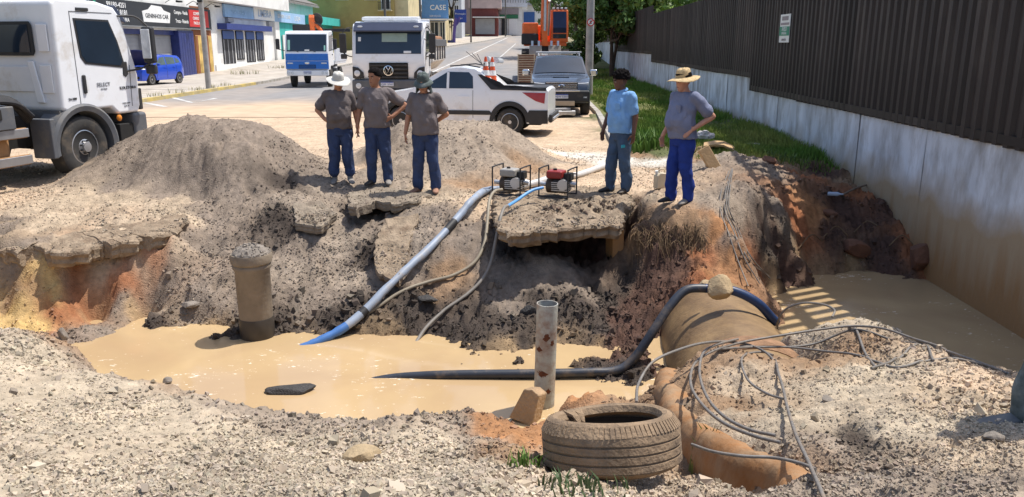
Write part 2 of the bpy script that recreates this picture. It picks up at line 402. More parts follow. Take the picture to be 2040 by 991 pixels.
# graded grid: fine near the lens of the eye, coarser far away
ys = [1.2]
while ys[-1] < 24.5: ys.append(ys[-1] + max(.018, .0046 * ys[-1] ** 1.05))
ys = np.array(ys)
xs = np.concatenate([np.arange(-16, -6, .07), np.arange(-6, 6.6, .03), np.arange(6.6, 12, .2)])
GX, GY = np.meshgrid(xs, ys)
GZ = base_height(GX, GY)
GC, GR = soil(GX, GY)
flat = np.clip((GY - 15.5) / 3, 0, 1)
lump = fbm(GX * 3.1, GY * 3.1, 5, 3, .62)
clod = np.abs(fbm(GX * 9, GY * 9, 3, 9, .6))
GZ = GZ + GR * (1.3 * lump + 1.5 * (clod - .4)) + .005 * fbm(GX * 28, GY * 28, 2, 13) * (1 - flat)
rid = 1 - np.abs(fbm(GX * 1.9 + 4, GY * 1.9, 4, 21, .6))       # rough clumps where the soil is lumpy
GZ += np.clip(GR - .02, 0, 1) * 1.6 * (rid - .6)
ter = fbm(GX * 2.2 + 9, GY * 2.2, 4, 61, .6) * .18                  # slumped ledges
q_ = (GZ + ter) / .16; fr_ = q_ - np.floor(q_); led = np.clip((GR - .021) / .02, 0, 1) * (GY > 5.5) * (GZ > -1.12)
GZ = GZ + led * .16 * (np.clip((fr_ - .5) * 2.6, -.5, .5) + .5 - fr_) * .75
pits = np.clip(fbm(GX * 4.4, GY * 4.4, 3, 71, .6) - .55, 0, 1)
GZ -= pits * .11 * np.clip((GR - .017) / .01, 0, 1)
edge = np.clip((GY - 22.5) / 1.8, 0, 1)
GZ = GZ * (1 - edge) + np.where(GX > 2.4, .07, 0) * edge
GZ = np.where(GX < -12, GZ * np.clip((GX + 16) / 4, 0, 1), GZ)
shade = 1 + .16 * fbm(GX * 5, GY * 5, 4, 51)
GC = np.clip(GC * shade[..., None], 0, 1)
NYG, NXG = GX.shape
idx = np.arange(NYG * NXG).reshape(NYG, NXG)
gf = np.stack([idx[:-1, :-1], idx[:-1, 1:], idx[1:, 1:], idx[1:, :-1]], -1).reshape(-1, 4)
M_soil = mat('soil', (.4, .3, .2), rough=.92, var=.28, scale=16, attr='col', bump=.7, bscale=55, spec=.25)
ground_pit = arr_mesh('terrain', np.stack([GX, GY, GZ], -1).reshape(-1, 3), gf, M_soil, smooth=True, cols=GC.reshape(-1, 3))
tag(ground_pit, kind='structure')

def height(x, y):
    """terrain height by bilinear lookup"""
    x = np.asarray(x, float); y = np.asarray(y, float)
    i = np.clip(np.searchsorted(xs, x) - 1, 0, len(xs) - 2); j = np.clip(np.searchsorted(ys, y) - 1, 0, len(ys) - 2)
    fx = np.clip((x - xs[i]) / (xs[i + 1] - xs[i]), 0, 1); fy = np.clip((y - ys[j]) / (ys[j + 1] - ys[j]), 0, 1)
    return (GZ[j, i] * (1 - fx) + GZ[j, i + 1] * fx) * (1 - fy) + (GZ[j + 1, i] * (1 - fx) + GZ[j + 1, i + 1] * fx) * fy

def soil_at(x, y):
    i = np.clip(np.searchsorted(xs, x), 0, len(xs) - 1); j = np.clip(np.searchsorted(ys, y), 0, len(ys) - 1)
    return GC[j, i]

SLABS = []
def inside(poly, x, y):
    r = False; n = len(poly)
    for i in range(n):
        (x0, y0), (x1, y1) = poly[i][:2], poly[i - 1][:2]
        if (y0 > y) != (y1 > y) and x < (x1 - x0) * (y - y0) / (y1 - y0) + x0: r = not r
    return r
HEAPS = []
def slab(name, pts, th, col, seed=0, jag=.05, rough=.018, zone=None, heaps=()):
    """a broken slab of pavement: ragged outline, pitted top, real thickness"""
    r = random.Random(seed); pts = [Vector(p) for p in pts]; ring = []
    for i, p in enumerate(pts):
        q = pts[(i + 1) % len(pts)]; k = max(2, int((q - p).length / .06))
        for j in range(k):
            t = p.lerp(q, j / k); f = jag * (r.random() - .5)
            ring.append(Vector((t.x + f, t.y + jag * (r.random() - .5), t.z)))
    cen = sum(ring, Vector()) / len(ring); rings = []
    HEAPS.extend(heaps)
    def rg(f, dz, inset=1.0, nz=rough):
        out = []
        for p in ring:
            q = cen + (p - cen) * f * inset
            z = q.z + dz + nz * float(fbm(np.array(q.x * 9.), np.array(q.y * 9.), 3, seed))
            if dz > -.05:
                for (hx, hy, rx, ry_, hh) in heaps: z += hh * math.exp(-((q.x - hx) / rx) ** 2 - ((q.y - hy) / ry_) ** 2) * (1 + .45 * float(fbm(np.array(q.x * 7.), np.array(q.y * 7.), 4, 4, .65)))
            out.append(Vector((q.x, q.y, z)))
        return out
    rings = [rg(1, -th, .93, .03), rg(1, -th * .72, .975, .03), rg(1, -th * .45, .965, .02), rg(1, -.035, 1.0), rg(1, -.004, .985)] + [rg(f, 0) for f in np.linspace(.95, .03, 18)]
    o = MB().loft(rings).build(name, col, None, smooth=28)
    tag(o, kind='structure'); SLABS.append([(p.x, p.y, p.z) for p in ring])
    return o
def top_z(x, y):
    h = float(height(x, y))
    for sl in SLABS:
        if inside(sl, x, y):
            A = np.array(sl); ww = 1 / ((A[:, 0] - x) ** 2 + (A[:, 1] - y) ** 2 + .02); h = max(h, float((ww * A[:, 2]).sum() / ww.sum()) + .015)
            for (hx, hy, rx, ry_, hh) in HEAPS: h += hh * math.exp(-((x - hx) / rx) ** 2 - ((y - hy) / ry_) ** 2)
    return h
def G(u, v, lift=0.0, water=True):
    """where the line of sight of photo point (u, v) meets the ground (or the water)"""
    d = ray(u, v); t = 1.2
    while t < 60:
        p = d * t
        h = float(height(p.x, p.y)) if p.y < 24 else float(road_rise(np.array(p.y)))
        if water: h = max(h, WATER)
        for sl in SLABS:
            if inside(sl, p.x, p.y): h = max(h, sum(q[2] for q in sl) / len(sl) + .02)
        if EYE + p.z <= h: break
        t += .02
    return Vector((p.x, p.y, h + lift))

M_slab = mat('broken_pavement', (.29, .225, .16), rough=.95, var=.35, scale=9, bump=1.0, bscale=35, dirt=(.16, .11, .075), damt=.45, dscale=5, spec=.2)
M_slabg = mat('grey_pavement', (.26, .215, .165), rough=.95, var=.3, scale=10, bump=1.0, bscale=40, dirt=(.12, .09, .07), damt=.4, dscale=4, spec=.2)
slab('road_slab', [P(985, 392, .0), P(1050, 376, .01), P(1130, 372, .02), P(1240, 370, .02), P(1262, 400, .0), P(1236, 444, -.02), P(1180, 450, -.03), P(1120, 452, -.03), P(1050, 464, -.05), P(1004, 468, -.06), P(985, 440, -.03)], .19, M_slab, 3, .10, .028, None, ((1.02, 10.38, .34, .26, .15), (.55, 10.2, .2, .2, .06), (1.45, 10.35, .2, .2, .08)))
slab('road_slab', [P(692, 384, 0), P(760, 372, 0), P(860, 386, 0), P(838, 400, -.02), P(790, 406, -.02), P(750, 400, -.02), P(712, 418, -.05), P(695, 412, -.04)], .13, M_slabg, 5)
slab('road_slab', [P(768, 436, -.16), P(835, 424, -.10), P(812, 500, -.42), P(795, 562, -.66), P(752, 545, -.60), P(745, 490, -.38)], .10, M_slab, 7)
slab('road_slab', [P(-60, 440, -.06), P(100, 436, -.08), P(240, 432, -.09), P(372, 428, -.10), P(378, 440, -.12), P(345, 463, -.18), P(290, 474, -.20), P(235, 486, -.22), P(205, 486, -.24), P(170, 500, -.24), P(118, 508, -.26), P(60, 494, -.22), P(30, 500, -.22), P(-60, 494, -.22)], .20, M_slab, 9, .09, .03)
slab('road_slab', [P(585, 405, -.02), P(640, 398, -.01), P(668, 425, -.12), P(640, 452, -.22), P(590, 446, -.2)], .12, M_slabg, 12)
# water
M_water = mat('muddy_water', (.475, .34, .185), rough=.07, var=.10, scale=.9, spec=.5, ior=1.33, bump=.05, bscale=9)
def water_material():
    n, l = M_water.node_tree.nodes, M_water.node_tree.links
    bs = n['Principled BSDF']; src = bs.inputs['Base Color'].links[0].from_socket
    tc = n.new('ShaderNodeTexCoord')
    mp = n.new('ShaderNodeMapping'); mp.inputs['Scale'].default_value = (5, 11, 1); l.new(tc.outputs['Object'], mp.inputs[0])
    fo = n.new('ShaderNodeTexNoise'); fo.inputs['Scale'].default_value = 2.2; fo.inputs['Detail'].default_value = 8; fo.inputs['Roughness'].default_value = .7
    l.new(mp.outputs[0], fo.inputs['Vector'])
    big = n.new('ShaderNodeTexNoise'); big.inputs['Scale'].default_value = 1.1; l.new(tc.outputs['Object'], big.inputs['Vector'])
    ad = n.new('ShaderNodeMath'); ad.operation = 'MULTIPLY_ADD'; ad.inputs[1].default_value = .35; l.new(big.outputs[0], ad.inputs[0]); l.new(fo.outputs[0], ad.inputs[2])
    mu = n.new('ShaderNodeTexNoise'); mu.inputs['Scale'].default_value = .55; mu.inputs['Detail'].default_value = 3; mu.inputs['Distortion'].default_value = 1.2; l.new(tc.outputs['Object'], mu.inputs['Vector'])
    m0 = n.new('ShaderNodeMapRange'); m0.inputs[1].default_value = .38; m0.inputs[2].default_value = .66; l.new(mu.outputs[0], m0.inputs[0])
    x0 = n.new('ShaderNodeMix'); x0.data_type = 'RGBA'; l.new(m0.outputs[0], x0.inputs[0]); l.new(src, x0.inputs[6]); x0.inputs[7].default_value = (.41, .285, .16, 1); src = x0.outputs[2]
    mr = n.new('ShaderNodeMapRange'); mr.inputs[1].default_value = .815; mr.inputs[2].default_value = .86; l.new(ad.outputs[0], mr.inputs[0])
    mx = n.new('ShaderNodeMix'); mx.data_type = 'RGBA'; l.new(mr.outputs[0], mx.inputs[0]); l.new(src, mx.inputs[6]); mx.inputs[7].default_value = (.8, .72, .6, 1)
    l.new(mx.outputs[2], bs.inputs['Base Color'])
    rr = n.new('ShaderNodeMapRange'); rr.inputs[3].default_value = .07; rr.inputs[4].default_value = .7; l.new(mr.outputs[0], rr.inputs[0]); l.new(rr.outputs[0], bs.inputs['Roughness'])
water_material()
wm = MB(); nx_, ny_ = 60, 40
wx = np.linspace(-7, 6.6, nx_); wy = np.linspace(4.2, 11.8, ny_)
wm.add([(x, y, WATER) for y in wy for x in wx], [(j * nx_ + i, j * nx_ + i + 1, (j + 1) * nx_ + i + 1, (j + 1) * nx_ + i) for j in range(ny_ - 1) for i in range(nx_ - 1)])
tag(wm.build('water', M_water), kind='structure')

# loose stones: crushed gravel lying over everything
M_stone = mat('stone', (.4, .35, .3), rough=.9, var=.12, scale=40, attr='col', spec=.25)
for _n in M_stone.node_tree.nodes:
    if _n.type == 'ATTRIBUTE': _n.attribute_type = 'INSTANCER'
def stone_nodes():
    ng = bpy.data.node_groups.new('stones', 'GeometryNodeTree')
    ng.interface.new_socket('Geometry', in_out='INPUT', socket_type='NodeSocketGeometry')
    ng.interface.new_socket('Geometry', in_out='OUTPUT', socket_type='NodeSocketGeometry')
    N, L = ng.nodes, ng.links
    gi, go = N.new('NodeGroupInput'), N.new('NodeGroupOutput')
    jn = N.new('GeometryNodeJoinGeometry')
    for k in range(5):
        cb = N.new('GeometryNodeMeshCube'); sp = N.new('GeometryNodeSetPosition'); rv = N.new('FunctionNodeRandomValue'); rv.data_type = 'FLOAT_VECTOR'
        rv.inputs[0].default_value = (-.25, -.25, -.25); rv.inputs[1].default_value = (.25, .25, .25); rv.inputs['Seed'].default_value = k * 7 + 3
        L.new(cb.outputs[0], sp.inputs[0]); L.new(rv.outputs[0], sp.inputs['Offset'])
        sm = N.new('GeometryNodeSetMaterial'); sm.inputs['Material'].default_value = M_stone
        ti = N.new('GeometryNodeGeometryToInstance')
        L.new(sp.outputs[0], sm.inputs[0]); L.new(sm.outputs[0], ti.inputs[0]); L.new(ti.outputs[0], jn.inputs[0])
    ip = N.new('GeometryNodeInstanceOnPoints'); ip.inputs['Pick Instance'].default_value = True
    a1 = N.new('GeometryNodeInputNamedAttribute'); a1.data_type = 'FLOAT_VECTOR'; a1.inputs[0].default_value = 'rot'
    a2 = N.new('GeometryNodeInputNamedAttribute'); a2.data_type = 'FLOAT_VECTOR'; a2.inputs[0].default_value = 'scl'
    L.new(gi.outputs[0], ip.inputs['Points']); L.new(jn.outputs[0], ip.inputs['Instance'])
    L.new(a1.outputs[0], ip.inputs['Rotation']); L.new(a2.outputs[0], ip.inputs['Scale']); L.new(ip.outputs[0], go.inputs[0])
    return ng
STONES = stone_nodes()

def scatter(n, ylo, yhi, smin, smax, pick, seed, name, pw=3.0):
    r = np.random.default_rng(seed)
    a = (r.random(n) * 2 - 1) * .72
    y = 1 / (1 / yhi + r.random(n) * (1 / ylo - 1 / yhi))
    x = a * y
    ok = (x > -15) & (x < WALLX(y) - .05) & (y < 24)
    x, y = x[ok], y[ok]
    z = height(x, y); cc = soil_at(x, y)
    for sl in SLABS:
        A = np.array(sl); bb = np.nonzero((x > A[:, 0].min()) & (x < A[:, 0].max()) & (y > A[:, 1].min()) & (y < A[:, 1].max()))[0]
        for i in bb:
            if inside(sl, x[i], y[i]):
                ww = 1 / ((A[:, 0] - x[i]) ** 2 + (A[:, 1] - y[i]) ** 2 + .02); z[i] = max(z[i], float((ww * A[:, 2]).sum() / ww.sum())); cc[i] = (.31, .245, .18)
                for (hx, hy, rx, ry_, hh) in HEAPS:
                    e_ = math.exp(-((x[i] - hx) / rx) ** 2 - ((y[i] - hy) / ry_) ** 2)
                    if e_ > .25: z[i] += hh * e_; cc[i] = (.13, .09, .065)
    ok = (z > WATER - .01) & (r.random(len(x)) < pick(x, y, z, cc))
    x, y, z, cc = x[ok], y[ok], z[ok], cc[ok]
    m = len(x)
    s_ = (smin + (smax - smin) * r.random(m) ** pw) * (.75 + .5 * np.clip(fbm(x * 1.3, y * 1.3, 2, 5) + .5, 0, 1))
    grey = cc.mean(1, keepdims=True) * np.array([1.12, 1.0, .85])
    mixg = (.05 + .32 * r.random(m))[:, None]
    tint = .70 + .55 * r.random(m)
    col = np.clip((cc * (1 - mixg) + grey * mixg) * (1 + .05 * (r.random((m, 3)) - .5)) * tint[:, None], 0, .8)
    me = bpy.data.meshes.new(name)
    me.vertices.add(m); me.vertices.foreach_set('co', np.stack([x, y, z + s_ * .12], -1).astype(np.float32).ravel())
    at = me.attributes.new('rot', 'FLOAT_VECTOR', 'POINT'); at.data.foreach_set('vector', (r.random((m, 3)) * 6.28).astype(np.float32).ravel())
    at = me.attributes.new('scl', 'FLOAT_VECTOR', 'POINT'); at.data.foreach_set('vector', (s_[:, None] * (.5 + .6 * r.random((m, 3)))).astype(np.float32).ravel())
    at = me.attributes.new('col', 'FLOAT_COLOR', 'POINT'); at.data.foreach_set('color', np.concatenate([col, np.ones((m, 1))], 1).astype(np.float32).ravel())
    me.materials.append(M_stone)
    o = bpy.data.objects.new(name, me); COL.objects.link(o)
    md = o.modifiers.new('stones', 'NODES'); md.node_group = STONES
    return tag(o, kind='stuff')
def gravelly(x, y, z, cc):
    lum = cc.mean(1); sat = (cc.max(1) - cc.min(1)) / (lum + 1e-4)
    patch = .55 + .5 * fbm(x * 1.7, y * 1.7, 3, 77)
    return np.clip(1.5 - sat * 1.05, .06, 1) * np.clip(patch, .12, 1)
scatter(330000, 1.7, 7.2, .005, .024, gravelly, 5, 'gravel', 3.4)
scatter(190000, 6.0, 17, .008, .026, gravelly, 6, 'gravel')
scatter(2400, 1.8, 15, .022, .07, lambda x, y, z, cc: np.where(y > 10.3, .12, np.where(y < 4.3, .10, .42)), 8, 'rubble', 3.0)
scatter(60000, 5.5, 13, .012, .07, lambda x, y, z, cc: np.clip((.17 - cc.mean(1)) / .08, 0, .55) * (z < .25) * (z > WATER + .02), 9, 'clods', 3.2)
# ------------------------------------------------------------------ ground, road, pavement, kerbs
zr = lambda y: float(road_rise(np.array(float(y))))
M_verge = mat('verge_earth', (.22, .2, .12), rough=.95, var=.3, scale=.6, bump=.3, bscale=6, spec=.2)
gx = np.concatenate([np.linspace(-420, -22, 14), [-16], [-3, 3, 12], np.linspace(26, 420, 12)])
gy = np.concatenate([[-60, -20, 1.25], np.arange(24.3, 200, 6), np.linspace(210, 900, 12)])
vs = [(x, y, zr(y) - .03 if y > 20 else -.03) for y in gy for x in gx]
fs = [(j * len(gx) + i, j * len(gx) + i + 1, (j + 1) * len(gx) + i + 1, (j + 1) * len(gx) + i) for j in range(len(gy) - 1) for i in range(len(gx) - 1)
      if not (gy[j] > 1 and gy[j] < 24 and gx[i] > -17 and gx[i] < 11)]
tag(MB().add(vs, fs).build('ground', M_verge), kind='structure')

def left_edge(y):
    return float(np.interp(y, [0, 60, 80, 105, 125, 150, 180, 260], [-14, -14, -11.4, -8, -4.2, -.9, 2, 8]))
def right_edge(y):
    return float(np.interp(y, [17, 25, 40, 60, 90, 125, 180, 260], [2.15, 2.62, 3.0, 3.4, 4.6, 8, 14, 26]))
ry = np.concatenate([np.arange(24.2, 60, .7), np.arange(60, 262, 3)])
rv, rc = [], []
for y in ry:
    for t in np.linspace(0, 1, 40):
        x = left_edge(y) * (1 - t) + right_edge(y) * t
        rv.append((x, y, zr(y) + .012))
rv = np.array(rv)
dust = np.clip((34 - rv[:, 1] + 1.6 * fbm(rv[:, 0] * .35, rv[:, 1] * .22, 4, 3) + np.where(rv[:, 0] > -3, 7.5 + .7 * rv[:, 0], 0) - .25 * np.abs(rv[:, 0] + 6)) / 6, 0, 1)
dust = np.maximum(dust, .16 + .2 * fbm(rv[:, 0] * .5, rv[:, 1] * .08, 3, 9))[:, None]
rcol = np.array([.50, .375, .26]) * dust + np.array([.215, .218, .225]) * (1 - dust)
n = 40; ii = np.arange(len(ry) * n).reshape(len(ry), n)
rf = np.stack([ii[:-1, :-1], ii[:-1, 1:], ii[1:, 1:], ii[1:, :-1]], -1).reshape(-1, 4)
M_road = mat('asphalt', (.2, .2, .2), rough=.88, var=.16, scale=1.5, attr='col', bump=.25, bscale=40, spec=.3)
road = tag(arr_mesh('road', rv, rf, M_road, True, np.clip(rcol, 0, 1)), kind='structure')
M_line = mat('road_paint', (.62, .62, .6), rough=.7, var=.3, scale=3, dirt=(.25, .24, .23), damt=.6, dscale=2)
def stripe(name, pts, wd, m):
    mb = MB(); pts = [Vector(p) for p in pts]; L = []
    for i, p in enumerate(pts):
        t = (pts[min(i + 1, len(pts) - 1)] - pts[max(i - 1, 0)]).normalized(); s_ = Vector((t.y, -t.x, 0)) * wd / 2
        for q in (p + s_, p - s_): L.append((q.x, q.y, zr(q.y) + .017))
    mb.add(L, [(2 * i, 2 * i + 1, 2 * i + 3, 2 * i + 2) for i in range(len(pts) - 1)])
    return tag(mb.build(name, m, smooth=0), kind='structure')
stripe('road_marking', [G(284, 205), G(330, 214)], .18, M_line)
stripe('road_marking', [G(345, 196), G(384, 206), G(430, 197)], .18, M_line)
stripe('road_marking', [(-5.6 + .055 * (y - 60), y, 0) for y in np.arange(52, 150, 4)], .16, M_line)
stripe('road_marking', [(-2.0 + .045 * (y - 60), y, 0) for y in np.arange(60, 120, 4)], .12, M_line)
M_pave = mat('pavement_concrete', (.42, .38, .33), rough=.9, var=.2, scale=1.2, dirt=(.25, .2, .14), damt=.35, dscale=.8, bump=.25, bscale=12)
M_kerby = mat('yellow_kerb', (.55, .42, .12), rough=.85, var=.25, scale=2, dirt=(.35, .3, .22), damt=.75, dscale=1.2, bump=.3)
M_kerb = mat('kerb_stone', (.38, .36, .33), rough=.9, var=.25, scale=3, dirt=(.2, .17, .12), damt=.5, bump=.3)
def strip(name, ys_, x0, x1, zo, m, th=.15):
    mb = MB()
    rings = [[(x0(y), y, zr(y) + zo), (x1(y), y, zr(y) + zo), (x1(y), y, zr(y) + zo - th), (x0(y), y, zr(y) + zo - th)] for y in ys_]
    return tag(mb.loft(rings).build(name, m, smooth=20), kind='structure')
yy = np.concatenate([np.arange(20, 60, 2), np.arange(60, 200, 4)])
strip('pavement', yy, lambda y: left_edge(y) - 8.2, lambda y: left_edge(y) - .2, .13, M_pave)
strip('kerb', yy[yy <= 44], lambda y: left_edge(y) - .2, lambda y: left_edge(y), .15, M_kerby)
strip('kerb', yy[yy >= 44], lambda y: left_edge(y) - .2, lambda y: left_edge(y), .15, M_kerb)
strip('kerb', np.arange(17.5, 90, 1.5), lambda y: right_edge(y), lambda y: right_edge(y) + .16, .12, M_kerb, .3)
strip('verge', np.arange(24.1, 96, 2.0), lambda y: right_edge(y) + .16, lambda y: WALLX(y) + .1, .06, mat('verge_soil', (.13, .135, .05), rough=.95, var=.35, scale=1.1, dirt=(.3, .22, .12), damt=.2, dscale=.6, spec=.2), .2)

# grass: short blades on the verge, longer along kerb and wall
M_grass = mat('grass_blades', (.1, .15, .03), rough=.7, var=.25, scale=2, attr='col', spec=.3)
def grass(n, seed):
    r = np.random.default_rng(seed)
    y = 1 / (1 / 60 + r.random(n) * (1 / 14.2 - 1 / 60)); t = r.random(n)
    x0 = np.interp(y, [14, 17, 25, 40, 60], [3.7, 2.7, 2.95, 3.2, 3.6]); x = x0 + t * (WALLX(y) - .05 - x0)
    pn = fbm(x * .9, y * .5, 3, 5); ok = r.random(n) < np.clip(.75 + .8 * pn, .06, 1) * np.clip((y - 13.9) / 3.2, .05, 1)
    x, y = x[ok], y[ok]; m = len(x)
    z = np.where(y < 24.2, height(x, y), road_rise(y) + .055)
    h = (.045 + .085 * r.random(m)) * (.75 + .3 * np.clip(y / 24, .6, 1.8)) * np.where(x > WALLX(y) - .5, 1.8, 1); ang = r.random(m) * PI; wd = .010 * (.6 + y / 22) * np.ones(m)
    dx, dy = np.cos(ang) * wd, np.sin(ang) * wd; lx, ly = (r.random(m) - .5) * h, (r.random(m) - .5) * h
    v = np.stack([np.stack([x - dx, y - dy, z - .01], -1), np.stack([x + dx, y + dy, z - .01], -1), np.stack([x + lx, y + ly, z + h], -1)], 1).reshape(-1, 3)
    f = np.arange(m * 3).reshape(m, 3)
    dry = np.clip(.25 + .6 * fbm(x * .7, y * .45, 2, 15) + .2 * r.random(m), 0, 1)[:, None]
    col = np.array([.115, .215, .03]) * (1 - dry) + np.array([.31, .31, .08]) * dry
    col = col * (.7 + .6 * r.random((m, 1)))
    return tag(arr_mesh('grass', v, f, M_grass, False, np.repeat(col, 3, 0)), kind='stuff')
grass(95000, 4)
def tuft(u, v, n, h, spread, label, p=None, col=(.10, .19, .03)):
    r = random.Random(int(u + v)); mb = MB(); p = p or G(u, v)
    for k in range(n):
        a = r.random() * 6.28; d = spread * r.random() ** .7; b = p + Vector((math.cos(a) * d, math.sin(a) * d, 0))
        b.z = float(height(b.x, b.y)) if b.y < 24 else p.z
        hh = h * (.5 + .6 * r.random()); l = Vector(((r.random() - .5), (r.random() - .5), 0)) * hh * 1.1
        wv = Vector((math.sin(a * 7), math.cos(a * 7), 0)) * (.004 + .03 * h)
        mid = b + Vector((0, 0, hh * .6)) + l * .3; tip = b + Vector((0, 0, hh)) + l
        mb.add([b - wv, b + wv, mid + wv * .8, mid - wv * .8, tip], [(0, 1, 2, 3), (3, 2, 4)])
    return tag(mb.build('grass_tuft', mat('tuft_' + str(int(col[0] * 100)), col, rough=.6, var=.35, scale=9), smooth=0), None, None, None, 'stuff')
tuft(1270, 300, 240, .42, .45, 'tall bright green grass clump behind the man in the blue polo shirt', P(1275, 300, 0.05))
tuft(1486, 684, 14, .1, .12, 'tiny grass sprig on the bank over the pipe') if False else None
tuft(1345, 830, 30, .10, .09, 'small green weed on the gravel left of the old tyre', G(1045, 935))
tuft(1180, 980, 70, .09, .2, 'trampled weeds in the shade in front of the old tyre', G(1170, 978), (.07, .11, .04))
tuft(1395, 935, 40, .17, .08, 'upright grass blades between the old tyre and the round brown stone', G(1392, 935), (.16, .2, .06))
tuft(1330, 290, 60, .2, .5, 'low grass patch by the white plastic bag near the wall', P(1560, 330, -.03), (.08, .13, .03))
tuft(500, 145, 60, .35, 1.0, 'dry weeds on the pavement by the white shop with blue doors', Vector((-17.8, 53.5, zr(53) + .13)), (.2, .2, .08))
tuft(520, 138, 50, .35, 1.0, 'dry weeds on the pavement beside the blue and white truck', Vector((-17.2, 60.5, zr(60) + .13)), (.22, .2, .09))
for k in range(6):
    y = 30 + k * 2.1
    tuft(300 + k * 20, 200 - k, 26, .22, .4, 'dry weeds along the yellow kerb, %s from the truck cab' % ['nearest', 'second', 'third', 'fourth', 'fifth', 'farthest'][k], Vector((-14.3, y, .14)), (.24, .22, .07))

# ------------------------------------------------------------------ concrete wall and corrugated fence
M_wall = mat('wall_paint', (.70, .74, .80), rough=.85, var=.25, scale=2.2, dirt=(.27, .25, .23), damt=.5, dscale=2.6, bump=.5, bscale=18, stretch=(1, 1, .35))
def wall_stain():
    n, l = M_wall.node_tree.nodes, M_wall.node_tree.links; bs = n['Principled BSDF']
    src = bs.inputs['Base Color'].links[0].from_socket
    tc = n.new('ShaderNodeTexCoord'); sx = n.new('ShaderNodeSeparateXYZ'); l.new(tc.outputs['Object'], sx.inputs[0])
    ns = n.new('ShaderNodeTexNoise'); ns.inputs['Scale'].default_value = 1.3; ns.inputs['Detail'].default_value = 7; l.new(tc.outputs['Object'], ns.inputs['Vector'])
    a = n.new('ShaderNodeMath'); a.operation = 'MULTIPLY_ADD'; a.inputs[1].default_value = 1.1; l.new(ns.outputs[0], a.inputs[0]); l.new(sx.outputs[2], a.inputs[2])
    m1 = n.new('ShaderNodeMapRange'); m1.inputs[1].default_value = .98; m1.inputs[2].default_value = .42; l.new(a.outputs[0], m1.inputs[0])
    x1 = n.new('ShaderNodeMix'); x1.data_type = 'RGBA'; l.new(m1.outputs[0], x1.inputs[0]); l.new(src, x1.inputs[6]); x1.inputs[7].default_value = (.40, .30, .19, 1)
    ms = n.new('ShaderNodeMapping'); ms.inputs['Scale'].default_value = (1, 2.4, .25); l.new(tc.outputs['Object'], ms.inputs[0])
    n2 = n.new('ShaderNodeTexNoise'); n2.inputs['Scale'].default_value = 2; n2.inputs['Detail'].default_value = 6; l.new(ms.outputs[0], n2.inputs['Vector'])
    b = n.new('ShaderNodeMath'); b.operation = 'MULTIPLY_ADD'; b.inputs[1].default_value = 1.7; l.new(n2.outputs[0], b.inputs[0]); l.new(sx.outputs[2], b.inputs[2])
    m2 = n.new('ShaderNodeMapRange'); m2.inputs[1].default_value = .58; m2.inputs[2].default_value = -.05; l.new(b.outputs[0], m2.inputs[0])
    x2 = n.new('ShaderNodeMix'); x2.data_type = 'RGBA'; l.new(m2.outputs[0], x2.inputs[0]); l.new(x1.outputs[2], x2.inputs[6]); x2.inputs[7].default_value = (.33, .19, .085, 1)
    l.new(x2.outputs[2], bs.inputs['Base Color'])
wall_stain(); vary(M_wall, .88, 1.06)
M_joint = mat('wall_core', (.09, .08, .07), rough=.95, var=.2)
M_sheet = mat('painted_sheet', (.036, .028, .025), rough=.55, metal=0.0, var=.3, scale=1.5, dirt=(.10, .085, .07), damt=.16, dscale=1.1, spec=.35, stretch=(1, 1, .3))
vary(M_sheet, .65, 1.45)
wall = thing('concrete_wall', 'long white painted concrete wall with stained foot, under the dark fence', 'wall', (0, 0, 0))
SEC = [(2.5, 11.5, 1.0, 2.85), (11.5, 21.4, 1.0, 3.32), (21.4, 41, 1.33, 3.64), (41, 62, 1.72, 4.05), (62, 88, 2.4, 4.7)]
wang = math.atan(.036)
core = MB()
for (y0, y1, zt, _) in SEC:
    core.prism([(WALLX(y0) + .03, y0), (WALLX(y1) + .03, y1), (WALLX(y1) + .24, y1), (WALLX(y0) + .24, y0)], -1.9, zt - .03, 'z')
core.build('core', M_joint, wall, smooth=0)
for (y0, y1, zt, _) in SEC:
    n_ = max(1, round((y1 - y0) / 2.7)); st = (y1 - y0) / n_
    for k in range(n_):
        a, b = y0 + k * st + .015, y0 + (k + 1) * st - .015
        zb = -1.9 if a < 20 else zr(a) - .4
        pr = MB(); off = random.uniform(-.006, .006)
        # front face as a small grid, so the panel is not dead flat
        nu, nv = 6, 5; vv = []
        for j in range(nv + 1):
            for i in range(nu + 1):
                y = a + (b - a) * i / nu; z = zb + (zt - zb) * j / nv
                vv.append((WALLX(y) + off + random.uniform(-.005, .005), y, z + (random.uniform(-.02, .012) if j == nv else 0)))
        pr.add(vv, [(j * (nu + 1) + i, j * (nu + 1) + i + 1, (j + 1) * (nu + 1) + i + 1, (j + 1) * (nu + 1) + i) for j in range(nv) for i in range(nu)])
        pr.prism([(WALLX(a) + .012, a), (WALLX(b) + .012, b), (WALLX(b) + .25, b), (WALLX(a) + .25, a)], zb, zt - .022, 'z')
        pr.build('panel', M_wall, wall, smooth=30)
fence = thing('corrugated_fence', 'tall black corrugated metal fence standing on the white wall', 'fence', (0, 0, 0))
def sheet_mesh(w_, h_, pitch=.25, d=.045):
    prof = []; y = 0
    while y < w_ - 1e-6:
        prof += [(0, y), (0, y + pitch * .36), (-d, y + pitch * .5), (-d, y + pitch * .86)]; y += pitch
    prof.append((0, w_))
    mb = MB(); poly = prof + [(x + .004, yy_) for x, yy_ in reversed(prof)]
    vs_ = []; n_ = len(prof)
    for z in (0, h_): vs_ += [(x, yy_, z) for x, yy_ in prof]
    mb.add(vs_, [(i, i + 1, n_ + i + 1, n_ + i) for i in range(n_ - 1)])
    return mb
